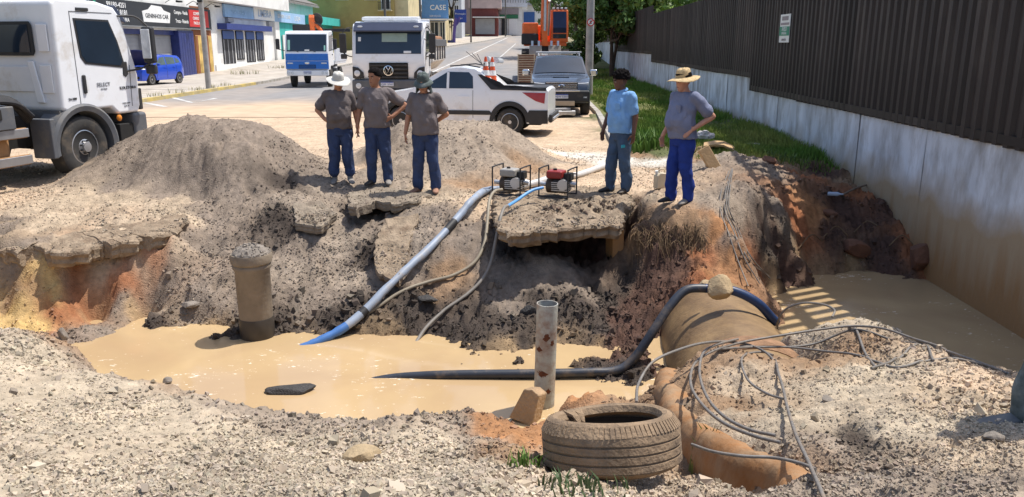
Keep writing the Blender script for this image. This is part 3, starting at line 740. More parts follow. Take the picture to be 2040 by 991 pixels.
for (y0, y1, zt, ztop) in SEC:
    proto = None; n_ = int(round((y1 - y0) / 1.0)); st = (y1 - y0) / n_
    for k in range(n_):
        if proto is None:
            o = proto = sheet_mesh(st + .03, ztop - zt + .04, (st + .03) / 4).build('sheet', M_sheet, fence, smooth=0)
        else:
            o = proto.copy(); COL.objects.link(o); o.parent = fence
        y = y0 + k * st
        o.location = (WALLX(y) - .02 + (k % 2) * -.004 + random.uniform(-.006, .006), y, zt - .04 + random.uniform(-.012, .012))
        o.rotation_euler = (random.uniform(-.004, .004), random.uniform(-.008, .008), -wang + random.uniform(-.006, .006))
for (y0, y1, zt, ztop) in SEC:
    rl = MB()
    for z in (zt + .35, (zt + ztop) / 2, ztop - .25):
        rl.prism([(WALLX(y0) + .03, y0), (WALLX(y1) + .03, y1), (WALLX(y1) + .09, y1), (WALLX(y0) + .09, y0)], z - .04, z + .04, 'z')
    rl.build('rail', M_sheet, fence, smooth=0)
for (y0, y1, zt, ztop) in SEC:
    MB().prism([(WALLX(y0) - .06, y0), (WALLX(y1) - .06, y1), (WALLX(y1) + .2, y1), (WALLX(y0) + .2, y0)], zt - .012, zt + .10, 'z').build('light_stop', M_sheet, fence, smooth=0)  # added strip along the sheet foot, blocks sun leaking through the corrugations
# barred railing above the near run of the fence (it stands above the picture and throws the ladder of light)
for (za, zb_, ya) in ((3.36, 3.5, 11.5), (4.40, 4.75, 6.2), (5.75, 5.95, 6.2)):
    MB().prism([(WALLX(ya) + .03, ya), (WALLX(18.6) + .03, 18.6), (WALLX(18.6) + .08, 18.6), (WALLX(ya) + .03 + .05, ya)], za, zb_, 'z').build('rail', M_sheet, fence, smooth=0)
bar0 = None
for k in range(50):
    y = 6.3 + k * .25
    if bar0 is None:
        bar0 = o = MB().box((0, 0, 0), (.03, .12, 3.0)).build('bar', M_sheet, fence, smooth=0)
    else:
        o = bar0.copy(); COL.objects.link(o); o.parent = fence
    o.location = (WALLX(y) + .055, y, 4.26)
# notice on the fence
M_white = mat('white_paint', (.78, .78, .76), rough=.45, var=.05)
M_green = mat('sign_green', (.03, .25, .15), rough=.5, var=.08)
M_greyink = mat('grey_ink', (.3, .26, .27), rough=.6, var=.1)
ny = 17.3
pnote = P(1571, 57, y=18.6)
nx_ = WALLX(18.6) - .085
note = thing('notice', 'narrow white and green paper notice fixed on the black corrugated fence', 'sign', (nx_, 18.6, pnote.z), -wang)
MB().box((0, 0, 0), (.012, .74, .62)).build('panel', M_white, note, smooth=0)
MB().box((-.009, 0, -.06), (.006, .735, .2)).build('band', M_green, note, smooth=0)
MB().box((-.009, 0, .22), (.006, .46, .09)).build('block', M_greyink, note, smooth=0)
MB().box((-.009, 0, .10), (.006, .62, .05)).build('block', M_greyink, note, smooth=0)
text('AVISO', .13, M_white, note, (-.013, 0, -.02), FACE_NX)
text('ENTRADA', .08, M_white, note, (-.013, 0, -.11), FACE_NX)
text('ATENÇÃO', .07, M_greyink, note, (-.008, 0, -.25), FACE_NX)

# ------------------------------------------------------------------ poles and wires
M_pole = mat('pole_concrete', (.36, .34, .32), rough=.85, var=.2, scale=3, dirt=(.2, .18, .16), damt=.4, bump=.2)
M_steel = mat('steel', (.45, .45, .46), rough=.4, metal=.8, var=.15)
M_black = mat('black_rubber', (.022, .022, .023), rough=.7, var=.2, scale=8)
M_red = mat('signal_red', (.55, .03, .03), rough=.45, var=.08)
def pole(x, y, r0, r1, h, label, cat='pole', name='utility_pole', z=None, m=None):
    t = thing(name, label, cat, (x, y, zr(y) if z is None else z))
    MB().tube([(0, 0, -.3), (0, 0, h)], [r0, r1], 14).build('shaft', m or M_pole, t)
    return t
pp = P(1172, 135, .08)
t = pole(3.2, 33.5, .17, .14, 9, 'thick grey concrete pole behind the dark pickup with a no parking sign')
sg = MB().cyl((0, -.19, 3.02), (0, -.175, 3.02), .155, 24).build('sign_disc', M_red, t)
MB().cyl((0, -.2, 3.02), (0, -.191, 3.02), .115, 24).build('sign_face', M_white, sg)
text('E', .17, M_black, sg, (0, -.205, 3.02), FACE_NY, bold=.004)
MB().box((0, -.212, 3.02), (.03, .006, .25), Matrix.Rotation(R(45), 3, 'Y')).build('slash', M_red, sg, smooth=0)
MB().cyl((0, -.03, 4.1), (0, .03, 4.1), .19, 12).build('clamp', M_black, t)
t = pole(-14.35, 38, .13, .105, 8, 'slim grey pole at the yellow kerb with a small dark box near its top')
MB().box((.02, -.15, 4.28), (.22, .16, .5)).build('box', M_black, t, bevel=.02)
MB().box((.02, -.24, 4.28), (.13, .02, .3)).build('box_lid', M_white, t, smooth=0)
for (x, y, h, lb, r) in ((left_edge(92) - .5, 92, 9, 'thin dark utility pole in front of the yellow building', .15), (left_edge(86) + .2 - 2.6, 84, 9, 'utility pole carrying a transformer near the yellow building', .14),
                         (left_edge(118) - .4, 118, 9, 'thin dark utility pole before the blue sign shop', .13), (left_edge(150) - .3, 150, 9.5, 'thin dark utility pole in front of the dark red garage', .14),
                         (1.6, 176, 10, 'far utility pole left of the orange excavator boom', .17)):
    t = pole(x, y, r, r * .75, h, lb, m=mat('dark_pole', (.12, .11, .1), rough=.8, var=.2))
    MB().box((0, 0, h - .8), (1.9, .1, .12)).build('crossarm', M_pole, t, smooth=0)
    if 'transformer' in lb: MB().cyl((.3, -.3, h - 2.6), (.3, -.3, h - 1.7), .3, 12).build('transformer', M_steel, t)
M_wire = mat('wire', (.02, .02, .02), rough=.6, var=.1)
WLB = ['topmost black wire sagging along the shop fronts', 'topmost black wire farther up the street', 'middle black wire sagging along the shop fronts', 'middle black wire farther up the street', 'lowest black wire sagging along the shop fronts', 'lowest black wire farther up the street']
def wire(a, b, sag, label):
    label = WLB.pop(0)
    a, b = Vector(a), Vector(b)
    pts = [a.lerp(b, k / 12) - Vector((0, 0, sag * 4 * (k / 12) * (1 - k / 12))) for k in range(13)]
    return tag(MB().tube(pts, .014, 5).build('wire', M_wire), label, 'wire', 'overhead wires over the street')
for k, (h1, h2) in enumerate(((7.4, 8.1), (6.9, 7.6), (6.3, 7.0))):
    wire((-14.35, 38, h1), (left_edge(86) - 2.4, 84, h2 + zr(84)), .5, 'sagging black overhead wire along the shop fronts')
    wire((left_edge(86) - 2.4, 84, h2 + zr(84)), (left_edge(150) - .3, 150, h2 + zr(150)), .8, 'black overhead wire farther up the street')

# ------------------------------------------------------------------ shops along the left pavement
def wallmat(name, col, **k): return mat(name, col, rough=.85, var=.12, scale=.8, dirt=tuple(c_ * .55 for c_ in col), damt=.25, dscale=.5, **k)
M_wwhite = wallmat('white_plaster', (.74, .73, .70))
M_lblue = wallmat('light_blue_board', (.30, .47, .68))
M_navy = mat('navy_tile', (.022, .035, .16), rough=.4, var=.25, scale=3)
M_dark = mat('dark_opening', (.03, .03, .033), rough=.7, var=.2)
M_shut = mat('grey_shutter', (.33, .33, .34), rough=.6, var=.1, scale=2)
M_signb = mat('sign_black', (.028, .03, .036), rough=.5, var=.1)
M_brown = wallmat('brown_plaster', (.26, .10, .045))
M_orange = wallmat('orange_panel', (.50, .26, .10))
M_glass = mat('window_glass', (.02, .03, .04), rough=.06, var=.1, spec=.7)
M_teal = wallmat('teal_plaster', (.05, .42, .38))
FX = -21.0
def fbox(parent, name, y0, y1, z0, z1, m, d=.06, base=0.0, X=FX, **k):
    """a piece standing proud of a facade that looks towards +X"""
    return MB().box((X + base + d / 2, (y0 + y1) / 2, (z0 + z1) / 2), (d, y1 - y0, z1 - z0)).build(name, m, parent, smooth=0, **k)
def block(parent, name, x0, x1, y0, y1, z0, z1, m):
    return MB().box(((x0 + x1) / 2, (y0 + y1) / 2, (z0 + z1) / 2), (x1 - x0, y1 - y0, z1 - z0)).build(name, m, parent, smooth=0)

s1 = thing('car_shop', 'car dealer shop with a long black sign board and grey shutters behind the blue car', 'shop')
block(s1, 'upper_wall', FX - 10, FX - .02, 26, 57.2, 3.0, 9, M_wwhite)
block(s1, 'interior', FX - 10, FX - .9, 26, 53.4, .1, 3.0, M_dark)
for y0, y1 in ((31, 36.2), (37.2, 42.2), (43.0, 46.8), (47.8, 51.2)):
    sh = fbox(s1, 'shutter', y0, y1, .16, 2.75, M_shut, .05, -.5)
    for k in range(12): fbox(sh, 'slat', y0 + .03, y1 - .03, .2 + k * .212, .36 + k * .212, M_shut, .018, -.45)
for y0, y1 in ((36.2, 37.2), (42.2, 43.0), (46.8, 47.8)):
    fbox(s1, 'pillar', y0, y1, .1, 3.0, M_shut, .6, -.62)
    pl = fbox(s1, 'tile_strip', y0 + .25, y1 - .1, .12, 3.0, M_navy, .03, 0)
pl = fbox(s1, 'tiled_pillar', 51.2, 53.6, .1, 3.0, M_navy, .7, -.62)
for k in range(13):
    for j in range(6): fbox(pl, 'tile', 51.24 + j * .39, 51.6 + j * .39, .2 + k * .21, .39 + k * .21, M_navy, .012, .081)
fbox(s1, 'lintel', 31, 53.6, 2.72, 3.2, M_navy, .08, -.3)
board = fbox(s1, 'sign_board', 28, 56.6, 3.16, 4.46, M_signb, .14, .02)
fbox(board, 'frame', 28, 56.7, 3.1, 3.16, M_steel, .2, 0)
for y in (40.5, 56.62): fbox(board, 'frame', y, y + .08, 3.16, 4.46, M_steel, .2, 0)
lx = FX + .165
def stxt(s, size, m, y, z, sx=1, bold=.0): return text(s, size, m, board, (lx, y, z), FACE_X, sx, .003, bold=bold)
stxt('99159.5261', .46, M_white, 33.2, 4.14, 1.1, .006)
stxt('99189-4251', .36, M_white, 43.4, 4.17, 1.25, .006); stxt('98706.8181', .36, M_white, 43.5, 3.8, 1.25, .006); stxt('@S.LUÍSMOURA', .28, M_white, 43.4, 3.43, 1.25, .004)
for z in (4.17, 3.8): MB().cyl((lx - .01, 41.15, z), (lx + .006, 41.15, z), .15, 14).build('emblem', M_green, board)
MB().prism([(46.4, 3.4), (49.9, 3.4), (50.1, 4.0), (49.2, 4.12), (48.9, 4.32), (47.6, 4.36), (47.1, 4.1), (46.3, 3.98)], lx - .012, lx + .002, 'x').build('car_emblem', M_white, board, smooth=0)
text('GENINHOS CAR', .34, M_signb, board, (lx + .01, 48.2, 3.74), FACE_X, 1.25, .003, bold=.004)
stxt('Compra - Venda', .31, M_white, 51.7, 4.08, 1.0, .006); stxt('Troca - Financia', .31, M_white, 51.8, 3.56, 1.0, .006)
redb = MB().box((lx, 54.6, 3.8), (.02, 3.3, 1.06)).build('red_board', M_red, board, smooth=0)
for s_, z in (('COMPRO SEU', 4.1), ('CARRO USADO', 3.8), ('PAGO A VISTA', 3.5)): text(s_, .27, M_white, redb, (lx + .016, 54.6, z), FACE_X, 1.1, .003, bold=.004)
for k in range(9):
    lp = MB().tube([(FX + .05, 30.6 + k * 3.2, 4.6), (FX + .5, 30.6 + k * 3.2, 4.85), (FX + .85, 30.6 + k * 3.2, 4.7)], .02, 6)
    lp.box((FX + .9, 30.6 + k * 3.2, 4.66), (.28, .34, .1)); lp.build('sign_lamp', M_black, s1)
block(s1, 'brown_wall', FX - 6, FX, 53.6, 57.0, .1, 4.6, M_brown)
gt = fbox(s1, 'gate', 53.9, 56.7, .25, 2.75, M_orange, .08)
for k in range(9): fbox(gt, 'board', 53.95 + k * .305, 54.22 + k * .305, .3, 2.7, mat('gate_yellow', (.55, .38, .12), rough=.8, var=.5, scale=1.5) if k % 3 else M_brown, .03, .08)

s2 = thing('white_shop', 'white shop with four narrow blue doors and a faded light blue sign', 'shop')
block(s2, 'wall', FX - 10, FX, 57.0, 72, 0, 5.0, M_wwhite)
block(s2, 'upper_floor', FX - 8, FX + .9, 55.5, 74.2, 5.05, 8.5, M_wwhite)
fbox(s2, 'plinth', 57.2, 70.3, .1, .75, M_white, .1, 0)
for (y0, y1, zb_) in ((59.0, 61.5, .5), (61.9, 63.6, 1.0), (64.2, 66.3, .75), (66.8, 68.7, .85)):
    d_ = fbox(s2, 'door', y0, y1, zb_, 3.15, M_dark, .06, 0)
    fbox(d_, 'transom', y0 + .05, y1 - .05, 2.55, 3.12, mat('transom_blue', (.04, .10, .32), rough=.5), .04, .06)
    for k in range(3): fbox(d_, 'glazing_bar', y0 + .1 + k * (y1 - y0) / 3, y0 + .22 + k * (y1 - y0) / 3, zb_ + .1, 2.5, M_shut, .03, .06)
fbox(s2, 'awning', 58.3, 69.2, 3.2, 3.62, mat('awning_navy', (.03, .05, .2), rough=.7, var=.2), .7, 0)
fbox(s2, 'vent', 60.0, 61.2, 3.75, 4.05, M_shut, .25, 0); fbox(s2, 'vent', 70.0, 71.3, 3.6, 4.05, M_shut, .25, 0)
bd = fbox(s2, 'sign_board', 59.6, 82.5, 4.1, 5.0, M_lblue, .16, .02)
fbox(bd, 'white_board', 66.2, 71.8, 4.12, 5.15, M_white, .05, .18)
M_fade = mat('faded_blue', (.36, .48, .66), rough=.7, var=.2)
text('LIMEIRA', .8, M_fade, bd, (FX + .25, 69, 4.62), FACE_X, 1.3, .003, bold=.01)
text('ESPORTE  CLUBE', .42, M_white, bd, (FX + .195, 75, 4.6), FACE_X, 1.3, .003); text('LOJA', .6, M_white, bd, (FX + .195, 79.6, 4.55), FACE_X, 1.6, .003)
text('MATERIAIS', .5, mat('pale_blue', (.36, .54, .74), rough=.6), bd, (FX + .195, 62.6, 4.5), FACE_X, 1.3, .003)

s3 = thing('teal_shop', 'turquoise shop front behind the blue and white truck', 'shop')
block(s3, 'wall', FX - 10, FX - .05, 72.05, 96, 0, 4.9, M_teal)
fbox(s3, 'pillar', 71.9, 73.2, .3, 4.1, M_wwhite, .2, 0); fbox(s3, 'pillar', 82.6, 83.1, .6, 4.1, M_wwhite, .2, 0)
fbox(s3, 'door', 74.5, 77, .8, 3.0, M_wwhite, .1, 0); fbox(s3, 'eave', 83, 96, 4.2, 5.0, M_teal, .9, 0)
for k in range(3): fbox(s3, 'window', 86 + k * 3, 88 + k * 3, 1.8, 3.2, M_wwhite, .1, -.05)

h1 = thing('tiled_house', 'low house with a weathered grey tiled roof behind the turquoise shop', 'house')
block(h1, 'wall', -32, -21.8, 76, 90, 4.9, 6.3, M_wwhite)
M_tile = mat('grey_tile', (.20, .19, .18), rough=.9, var=.35, scale=2.5, bump=.6, bscale=8)
rf_ = MB().prism([(-33, 6.2), (-27, 8.6), (-21.2, 6.2), (-21.2, 6.0), (-27, 8.3), (-33, 6.0)], 75.5, 90.5, 'y').build('roof', M_tile, h1, smooth=0)
for k in range(10):
    MB().prism([(-21.3 - k * .58, 6.29 + k * .235), (-21.3 - k * .58, 6.37 + k * .235), (-21.95 - k * .58, 6.6 + k * .235), (-21.95 - k * .58, 6.52 + k * .235)], 75.6, 90.4, 'y').build('tile_course', M_tile, rf_, smooth=0)
MB().tube([(-21.6, 82, 6), (-21.5, 82, 7.2)], .04, 6).ball((-21.5, 82, 7.3), (.35, .35, .12)).build('dish', M_steel, h1)

M_yel = wallmat('yellow_plaster', (.42, .31, .11)); M_cream = wallmat('cream_plaster', (.62, .52, .30))
b4 = thing('yellow_building', 'ochre yellow three storey building with blue shuttered windows', 'building')
block(b4, 'wall', -26, -13.9, 97, 112, 0, 12, M_yel); block(b4, 'side_wing', -13.9, -12.3, 97.6, 110, 0, 12, M_cream)
M_bwin = mat('blue_shutter', (.12, .2, .42), rough=.6)
def cwin(parent, x0, x1, y, z0, z1, m, name='window'):
    w_ = MB().box(((x0 + x1) / 2, y - .04, (z0 + z1) / 2), (x1 - x0, .08, z1 - z0)).build(name, m, parent, smooth=0)
    fr = MB()
    for (cx_, cz_, dx_, dz_) in (((x0 + x1) / 2, z1 + .05, x1 - x0 + .2, .1), ((x0 + x1) / 2, z0 - .05, x1 - x0 + .3, .1), (x0 - .05, (z0 + z1) / 2, .1, z1 - z0), (x1 + .05, (z0 + z1) / 2, .1, z1 - z0), ((x0 + x1) / 2, (z0 + z1) / 2, .07, z1 - z0)):
        fr.box((cx_, y - .07, cz_), (dx_, .14, dz_))
    fr.build('frame', M_wwhite, w_, smooth=0); return w_
for x in (-24.4, -20.6, -17.2):
    for z in (7.3, 10): cwin(b4, x, x + 1.3, 97, z, z + 1.5, M_bwin)
MB().box((-13.7, 96.9, 4.9), (2.6, .3, .25)).build('ledge', M_yel, b4, smooth=0)
cwin(b4, -15.3, -14.4, 97, 6.2, 8.6, M_dark, 'balcony_door')
bl = MB().box((-14.9, 96.6, 6.0), (1.6, .9, .12)); bl.build('balcony', M_cream, b4, smooth=0)
rl = MB()
for k in range(9): rl.box((-15.6 + k * .17, 96.2, 6.5), (.04, .04, .9))
rl.box((-14.9, 96.2, 6.95), (1.6, .06, .06)); rl.build('railing', M_black, b4, smooth=0)
cwin(b4, -13.3, -12.8, 97.6, 8, 9.5, M_dark)

M_blue = wallmat('blue_board', (.08, .20, .44)); M_zinc = mat('zinc_roof', (.52, .54, .58), rough=.5, var=.12, scale=1.5)
b5 = thing('blue_sign_shop', 'shop with a zinc roof, blue fascia and big blue sign boards', 'shop')
block(b5, 'wall', -17.5, -9.2, 113, 130, 0, 7.4, M_cream)
MB().prism([(112.4, 6.6), (124, 10.5), (124, 10.3), (112.4, 6.4)], -18, -9.6, 'x').build('roof', M_zinc, b5, smooth=0)
MB().box((-13.5, 112.7, 5.9), (9, .5, 1.2)).build('fascia', M_blue, b5, smooth=0)
sb = MB().box((-10.5, 112.3, 7.3), (3.6, .3, 3.5)).build('sign_board', mat('sign_blue', (.10, .25, .52), rough=.5, var=.1), b5, smooth=0)
text('CASE', .95, M_white, sb, (-10.1, 112.12, 7.0), FACE_NY, 1, .005, bold=.01)
text('VENDAS', .4, M_white, sb, (-11.2, 112.12, 8.4), FACE_NY, 1, .005)
text('PEÇAS', .35, M_white, sb, (-9.5, 112.12, 8.1), FACE_NY, 1, .005); text('SERVIÇOS', .35, M_white, sb, (-10.5, 112.12, 5.9), FACE_NY, 1, .005)
MB().box((-10.7, 111.9, 5.45), (5.2, 1.4, .18)).build('canopy', M_wwhite, b5, smooth=0)
for x0, x1 in ((-12.6, -11.6), (-11.2, -10.2), (-9.9, -9.3)): cwin(b5, x0, x1, 112.95, 2.5, 5.1, M_glass, 'door')
ban = thing('banner_sign', 'small blue hanging banner sign beside the shop with blue boards', 'sign', (-7.4, 118, zr(118) + 2.9))
MB().box((0, 0, .9), (1.7, .08, 1.8)).build('panel', mat('banner_blue', (.03, .07, .33), rough=.5), ban, smooth=0)
MB().cyl((-.95, 0, -2.9), (-.95, 0, 2), .05, 8).build('post', M_steel, ban)
text('Promoção', .36, M_white, ban, (0, -.05, 1.2)); text('aqui', .34, M_white, ban, (0, -.05, .6))
pd = thing('air_dancer', 'tall purple and white inflatable figure on the far pavement', 'inflatable', (-8.2, 117, zr(117) + .1))
M_pur = mat('purple_cloth', (.10, .07, .28), rough=.6)
MB().tube([(-.2, 0, 0), (-.15, 0, 1.2), (.0, 0, 2.4), (.25, 0, 3.4)], [.3, .28, .28, .24], 10).build('body', M_pur, pd)
MB().tube([(.1, 0, 2.3), (.6, 0, 2.9), (.75, 0, 3.6)], .12, 8).build('arm', M_pur, pd)
MB().tube([(-.38, -.1, .0), (-.33, -.1, 1.2), (-.2, -.1, 2.3)], .14, 8).build('stripe', M_white, pd)
MB().box((-1.2, 0, .18), (2.2, 1, .36)).build('base', M_navy, pd, smooth=0)

M_dred = wallmat('dark_red_plaster', (.16, .045, .04)); M_pink = wallmat('pink_plaster', (.50, .38, .35))
b6 = thing('red_garage', 'dark red building with a pink upper floor and a wide garage door', 'building')
block(b6, 'wall', -7.6, -2.6, 152, 166, 3, 8.6, M_dred); block(b6, 'upper_floor', -8, -2, 151.6, 166, 8.6, 16, M_pink)
MB().box((-5.0, 151.9, 5.4), (3.6, .2, 2.8)).build('garage_door', M_shut, b6, smooth=0)
for k in range(8): MB().box((-5.0, 151.78, 4.2 + k * .34), (3.5, .04, .26)).build('slat', M_shut, b6, smooth=0)
MB().box((-4.2, 151, 7.0), (6, 1.8, .15)).build('canopy', M_wwhite, b6, smooth=0)
b7 = thing('green_shop', 'white shop with a green band and a white roller door up the street', 'shop')
block(b7, 'wall', -2.6, 2.0, 160, 175, 3, 9.2, M_wwhite); block(b7, 'upper_floor', -3, 3, 159.5, 175, 9.2, 18, mat('pale_plaster', (.62, .66, .72), rough=.8, var=.12))
MB().box((-.6, 159.9, 7.4), (3.6, .3, .7)).build('band', mat('green_band', (.03, .17, .08), rough=.6), b7, smooth=0)
MB().box((-.6, 159.85, 8.4), (3.8, .3, 1.1)).build('fascia', M_greyink, b7, smooth=0)
MB().box((.2, 159.9, 5.5), (1.6, .2, 3)).build('roller_door', M_white, b7, smooth=0); MB().box((-1.5, 159.9, 5.5), (1.0, .2, 3)).build('doorway', M_dark, b7, smooth=0)
rl = MB()
for k in range(12): rl.box((-2.8 + k * .5, 159.3, 10.6), (.06, .06, 1.3))
rl.box((0, 159.3, 11.3), (6, .1, .1)); rl.build('railing', M_black, b7, smooth=0)
b8 = thing('white_block', 'tall white block with a blue gate at the top of the street', 'building')
block(b8, 'wall', 2.2, 12, 182, 196, 3, 26, M_wwhite)
MB().box((3.8, 181.85, 7.0), (2.4, .3, 4.2)).build('gate', mat('gate_blue', (.03, .10, .30), rough=.5), b8, smooth=0)
for x in (6.6, 8.4):
    for z in (9.5, 13.5, 17): cwin(b8, x, x + 1.1, 182, z, z + 1.4, M_dark)
MB().box((4.6, 181.5, 12.2), (4.6, 1, 3.4)).build('balcony', M_shut, b8, smooth=0)
for (nm, x0, x1, y0, y1, h, m, lb) in (('house', 13, 22, 205, 215, 22, M_pink, 'pinkish house far up the hill behind the excavator'), ('house', 14, 30, 225, 240, 30, M_zinc, 'pale grey block rising behind the trees'),
                                     ('house', -34, -20, 118, 130, 18, M_wwhite, 'white house behind the yellow building'), ('house', -14, -8.6, 140, 150, 15, M_zinc, 'grey house behind the blue sign shop'), ('house', -30, -8, 175, 190, 30, M_pink, 'large pinkish block far behind the shops')):
    t = thing(nm, lb, 'house'); block(t, 'wall', x0, x1, y0, y1, 0, h, m)
    for k in range(3):
        for j in range(3):
            xw = x0 + (x1 - x0) * (k + .5) / 3.2; cwin(t, xw, xw + (x1 - x0) * .12, y0, h * (.45 + .17 * j), h * (.45 + .17 * j) + 1.8, M_dark)
    MB().box(((x0 + x1) / 2, (y0 + y1) / 2, h + .2), (x1 - x0 + .8, y1 - y0 + .8, .4)).build('roof', M_tile, t, smooth=0)
M_hill = mat('hill_green', (.06, .10, .035), rough=.95, var=.4, scale=.03)
hb = MB(); hx = np.linspace(-420, 420, 50)
hb.add([(x, 420 + 60 * math.sin(x * .01), 12) for x in hx] + [(x, 520 + 40 * math.sin(x * .013), 62 + 16 * math.sin(x * .017) + 8 * math.sin(x * .05)) for x in hx] + [(x, 800, 60) for x in hx], [(k * 50 + i, k * 50 + i + 1, (k + 1) * 50 + i + 1, (k + 1) * 50 + i) for k in (0, 1) for i in range(49)])
tag(hb.build('hill', M_hill), kind='structure')

# ------------------------------------------------------------------ trees
M_bark = mat('bark', (.10, .075, .055), rough=.95, var=.3, scale=6, bump=.8, bscale=12)
M_leaf = mat('leaves', (.08, .14, .03), rough=.55, var=.2, scale=2, attr='col', spec=.35)
def tree(x, y, z, h, cr, n, seed, label, col=(.085, .165, .035), lean=0.0, low=.28, leaf=.2):
    r = np.random.default_rng(seed)
    t = thing('tree', label, 'tree', (x, y, z))
    top = Vector((lean * h, 0, h * .62)); tb = MB()
    tr = catmull([(0, 0, -.3), (lean * h * .25, .05, h * .22), (lean * h * .6, -.05, h * .42), top], 4)
    tb.tube(tr, [.045 * h * .5 * (1 - .7 * k / (len(tr) - 1)) for k in range(len(tr))], 8)
    cl = []
    for k in range(int(11 + r.integers(0, 4))):
        a = r.random() * 6.28; hh = h * (low + (1.0 - low) * r.random() ** .8); rad = cr * math.sqrt(max(.05, 1 - ((hh / h - .62) / .5) ** 2)) * (.35 + .65 * r.random())
        p = Vector((lean * hh + math.cos(a) * rad, math.sin(a) * rad, hh)); cl.append((p, cr * (.26 + .22 * r.random())))
        b0 = Vector(tr[min(len(tr) - 1, int(len(tr) * (.45 + .5 * r.random())))]); mid = b0.lerp(p, .5) + Vector((0, 0, -.06 * h))
        tb.tube(catmull([b0, mid, p], 3), [.012 * h * (1 - .12 * q) for q in range(7)], 5)
    tb.build('trunk', M_bark, t)
    cw_ = np.array([q[1] for q in cl]) ** 2; ci = r.choice(len(cl), n, p=cw_ / cw_.sum())
    cen = np.array([q[0] for q in cl])[ci]; rad = np.array([q[1] for q in cl])[ci]
    d = r.normal(size=(n, 3)); d /= np.linalg.norm(d, axis=1)[:, None]; d[:, 2] *= .75
    p = cen + d * (rad * (.45 + .6 * r.random(n) ** .6))[:, None]
    ax = r.normal(size=(n, 3)); ax /= np.linalg.norm(ax, axis=1)[:, None]; bx = np.cross(ax, r.normal(size=(n, 3))); bx /= np.linalg.norm(bx, axis=1)[:, None]
    s_ = leaf * (.6 + .8 * r.random(n))[:, None]
    v = np.stack([p - ax * s_, p + bx * s_ * .5, p + ax * s_, p - bx * s_ * .5], 1).reshape(-1, 3)
    tone = (.65 + .7 * r.random(n))[:, None] * (1 + .3 * (r.random(len(cl)) - .5))[ci][:, None]; yel = (r.random(n) * .5)[:, None]
    c_ = (np.array(col) * (1 - yel) + np.array([.16, .2, .04]) * yel) * tone
    arr_mesh('crown', v, np.arange(n * 4).reshape(n, 4), M_leaf, False, np.repeat(np.clip(c_, 0, .5), 4, 0), t)
    return t
tree(6.3, 51, zr(51) + .05, 7.0, 2.7, 5200, 1, 'dense green tree right of the concrete pole', lean=-.02)
tree(6.4, 52, zr(52) + .05, 6.0, 2.6, 4200, 2, 'dark tree leaning over the far end of the white wall', (.07, .13, .03), lean=.12, low=.4)
tree(8.4, 58, zr(58), 7.5, 3.4, 4600, 3, 'bright green tree behind the far end of the fence', (.14, .23, .045))
tree(6.1, 78, zr(78), 10, 4.2, 5200, 4, 'large round tree behind the excavator cab', (.085, .16, .035))
tree(10.5, 84, zr(84), 10, 4.6, 5200, 5, 'large light green tree farther behind the pole', (.12, .21, .045))
tree(13.5, 62, zr(62), 7.2, 3.6, 4200, 6, 'feathery green tree rising over the fence, first beyond the step', (.11, .21, .045))
tree(16.5, 56, zr(56), 6.2, 3.2, 4200, 7, 'low bright tree showing over the middle of the fence', (.13, .23, .05))
tree(20.5, 62, zr(62), 6.4, 3.8, 4200, 8, 'pale tree behind the fence towards the notice', (.14, .23, .055))
tree(16, 96, zr(96), 12, 5.5, 5000, 9, 'tall dark tree on the slope far behind the fence', (.08, .15, .04), leaf=.3)
tree(24, 90, zr(90), 9.5, 5.5, 4600, 10, 'broad tree on the slope far behind the fence', (.10, .18, .045), leaf=.3)
tree(5.2, 100, zr(100), 8, 3.4, 3600, 11, 'dark bush-like tree at the far road bend', (.07, .13, .03), low=.1)
tree(-8.9, 121, zr(121), 8.2, 1.9, 2400, 12, 'small dark tree between the blue sign shop and the red garage', (.04, .08, .02), leaf=.25)
tree(5.6, 62, zr(62), 5, 2.0, 3000, 13, 'shrubby tree low beside the white wall end', (.08, .14, .03), low=.08)
tree(9.5, 112, zr(112), 9, 4.0, 3600, 14, 'green tree right at the top of the road', (.10, .18, .045), low=.15, leaf=.28)
# ------------------------------------------------------------------ vehicles
M_carwhite = mat('car_white', (.82, .83, .85), rough=.25, var=.03, coat=.4, dirt=(.5, .42, .32), damt=.2, dscale=2.0)
M_trim = mat('black_trim', (.028, .028, .03), rough=.6, var=.15, scale=6, dirt=(.12, .1, .08), damt=.12)
M_plast = mat('grey_plastic', (.105, .11, .12), rough=.6, var=.12, dirt=(.22, .19, .15), damt=.25, dscale=3)
M_tyre = mat('tyre_rubber', (.04, .038, .036), rough=.85, var=.25, scale=6, dirt=(.18, .14, .1), damt=.3, dscale=4)
M_alloy = mat('alloy', (.55, .55, .56), rough=.35, metal=.7, var=.1, dirt=(.3, .26, .22), damt=.2)
M_carglass = mat('car_glass', (.022, .035, .055), rough=.04, var=.2, scale=1.5, spec=.8)
M_lamp = mat('lamp_glass', (.62, .64, .66), rough=.12, var=.2, scale=9, spec=.8)
M_tail = mat('tail_lamp', (.35, .02, .02), rough=.15, var=.15, spec=.7)
M_amber = mat('amber_lamp', (.75, .25, .03), rough=.2, var=.1)
M_chrome = mat('chrome', (.7, .7, .72), rough=.15, metal=1, var=.08)
M_plate = mat('plate_white', (.66, .68, .7), rough=.5, var=.05)
M_plateblue = mat('plate_blue', (.03, .06, .3), rough=.5)
M_under = mat('underbody', (.018, .017, .016), rough=.9, var=.2)
M_dust = mat('dusty_orange', (.36, .20, .09), rough=.9, var=.3, scale=4, dirt=(.1, .08, .06), damt=.3)
M_oran = mat('digger_orange', (.75, .15, .03), rough=.45, var=.12, dirt=(.25, .1, .06), damt=.25, dscale=1.5)
M_ford = mat('truck_blue', (.02, .16, .55), rough=.4, var=.08, dirt=(.1, .2, .42), damt=.2, dscale=2)
M_navy2 = mat('visor_blue', (.05, .06, .10), rough=.35, var=.1)
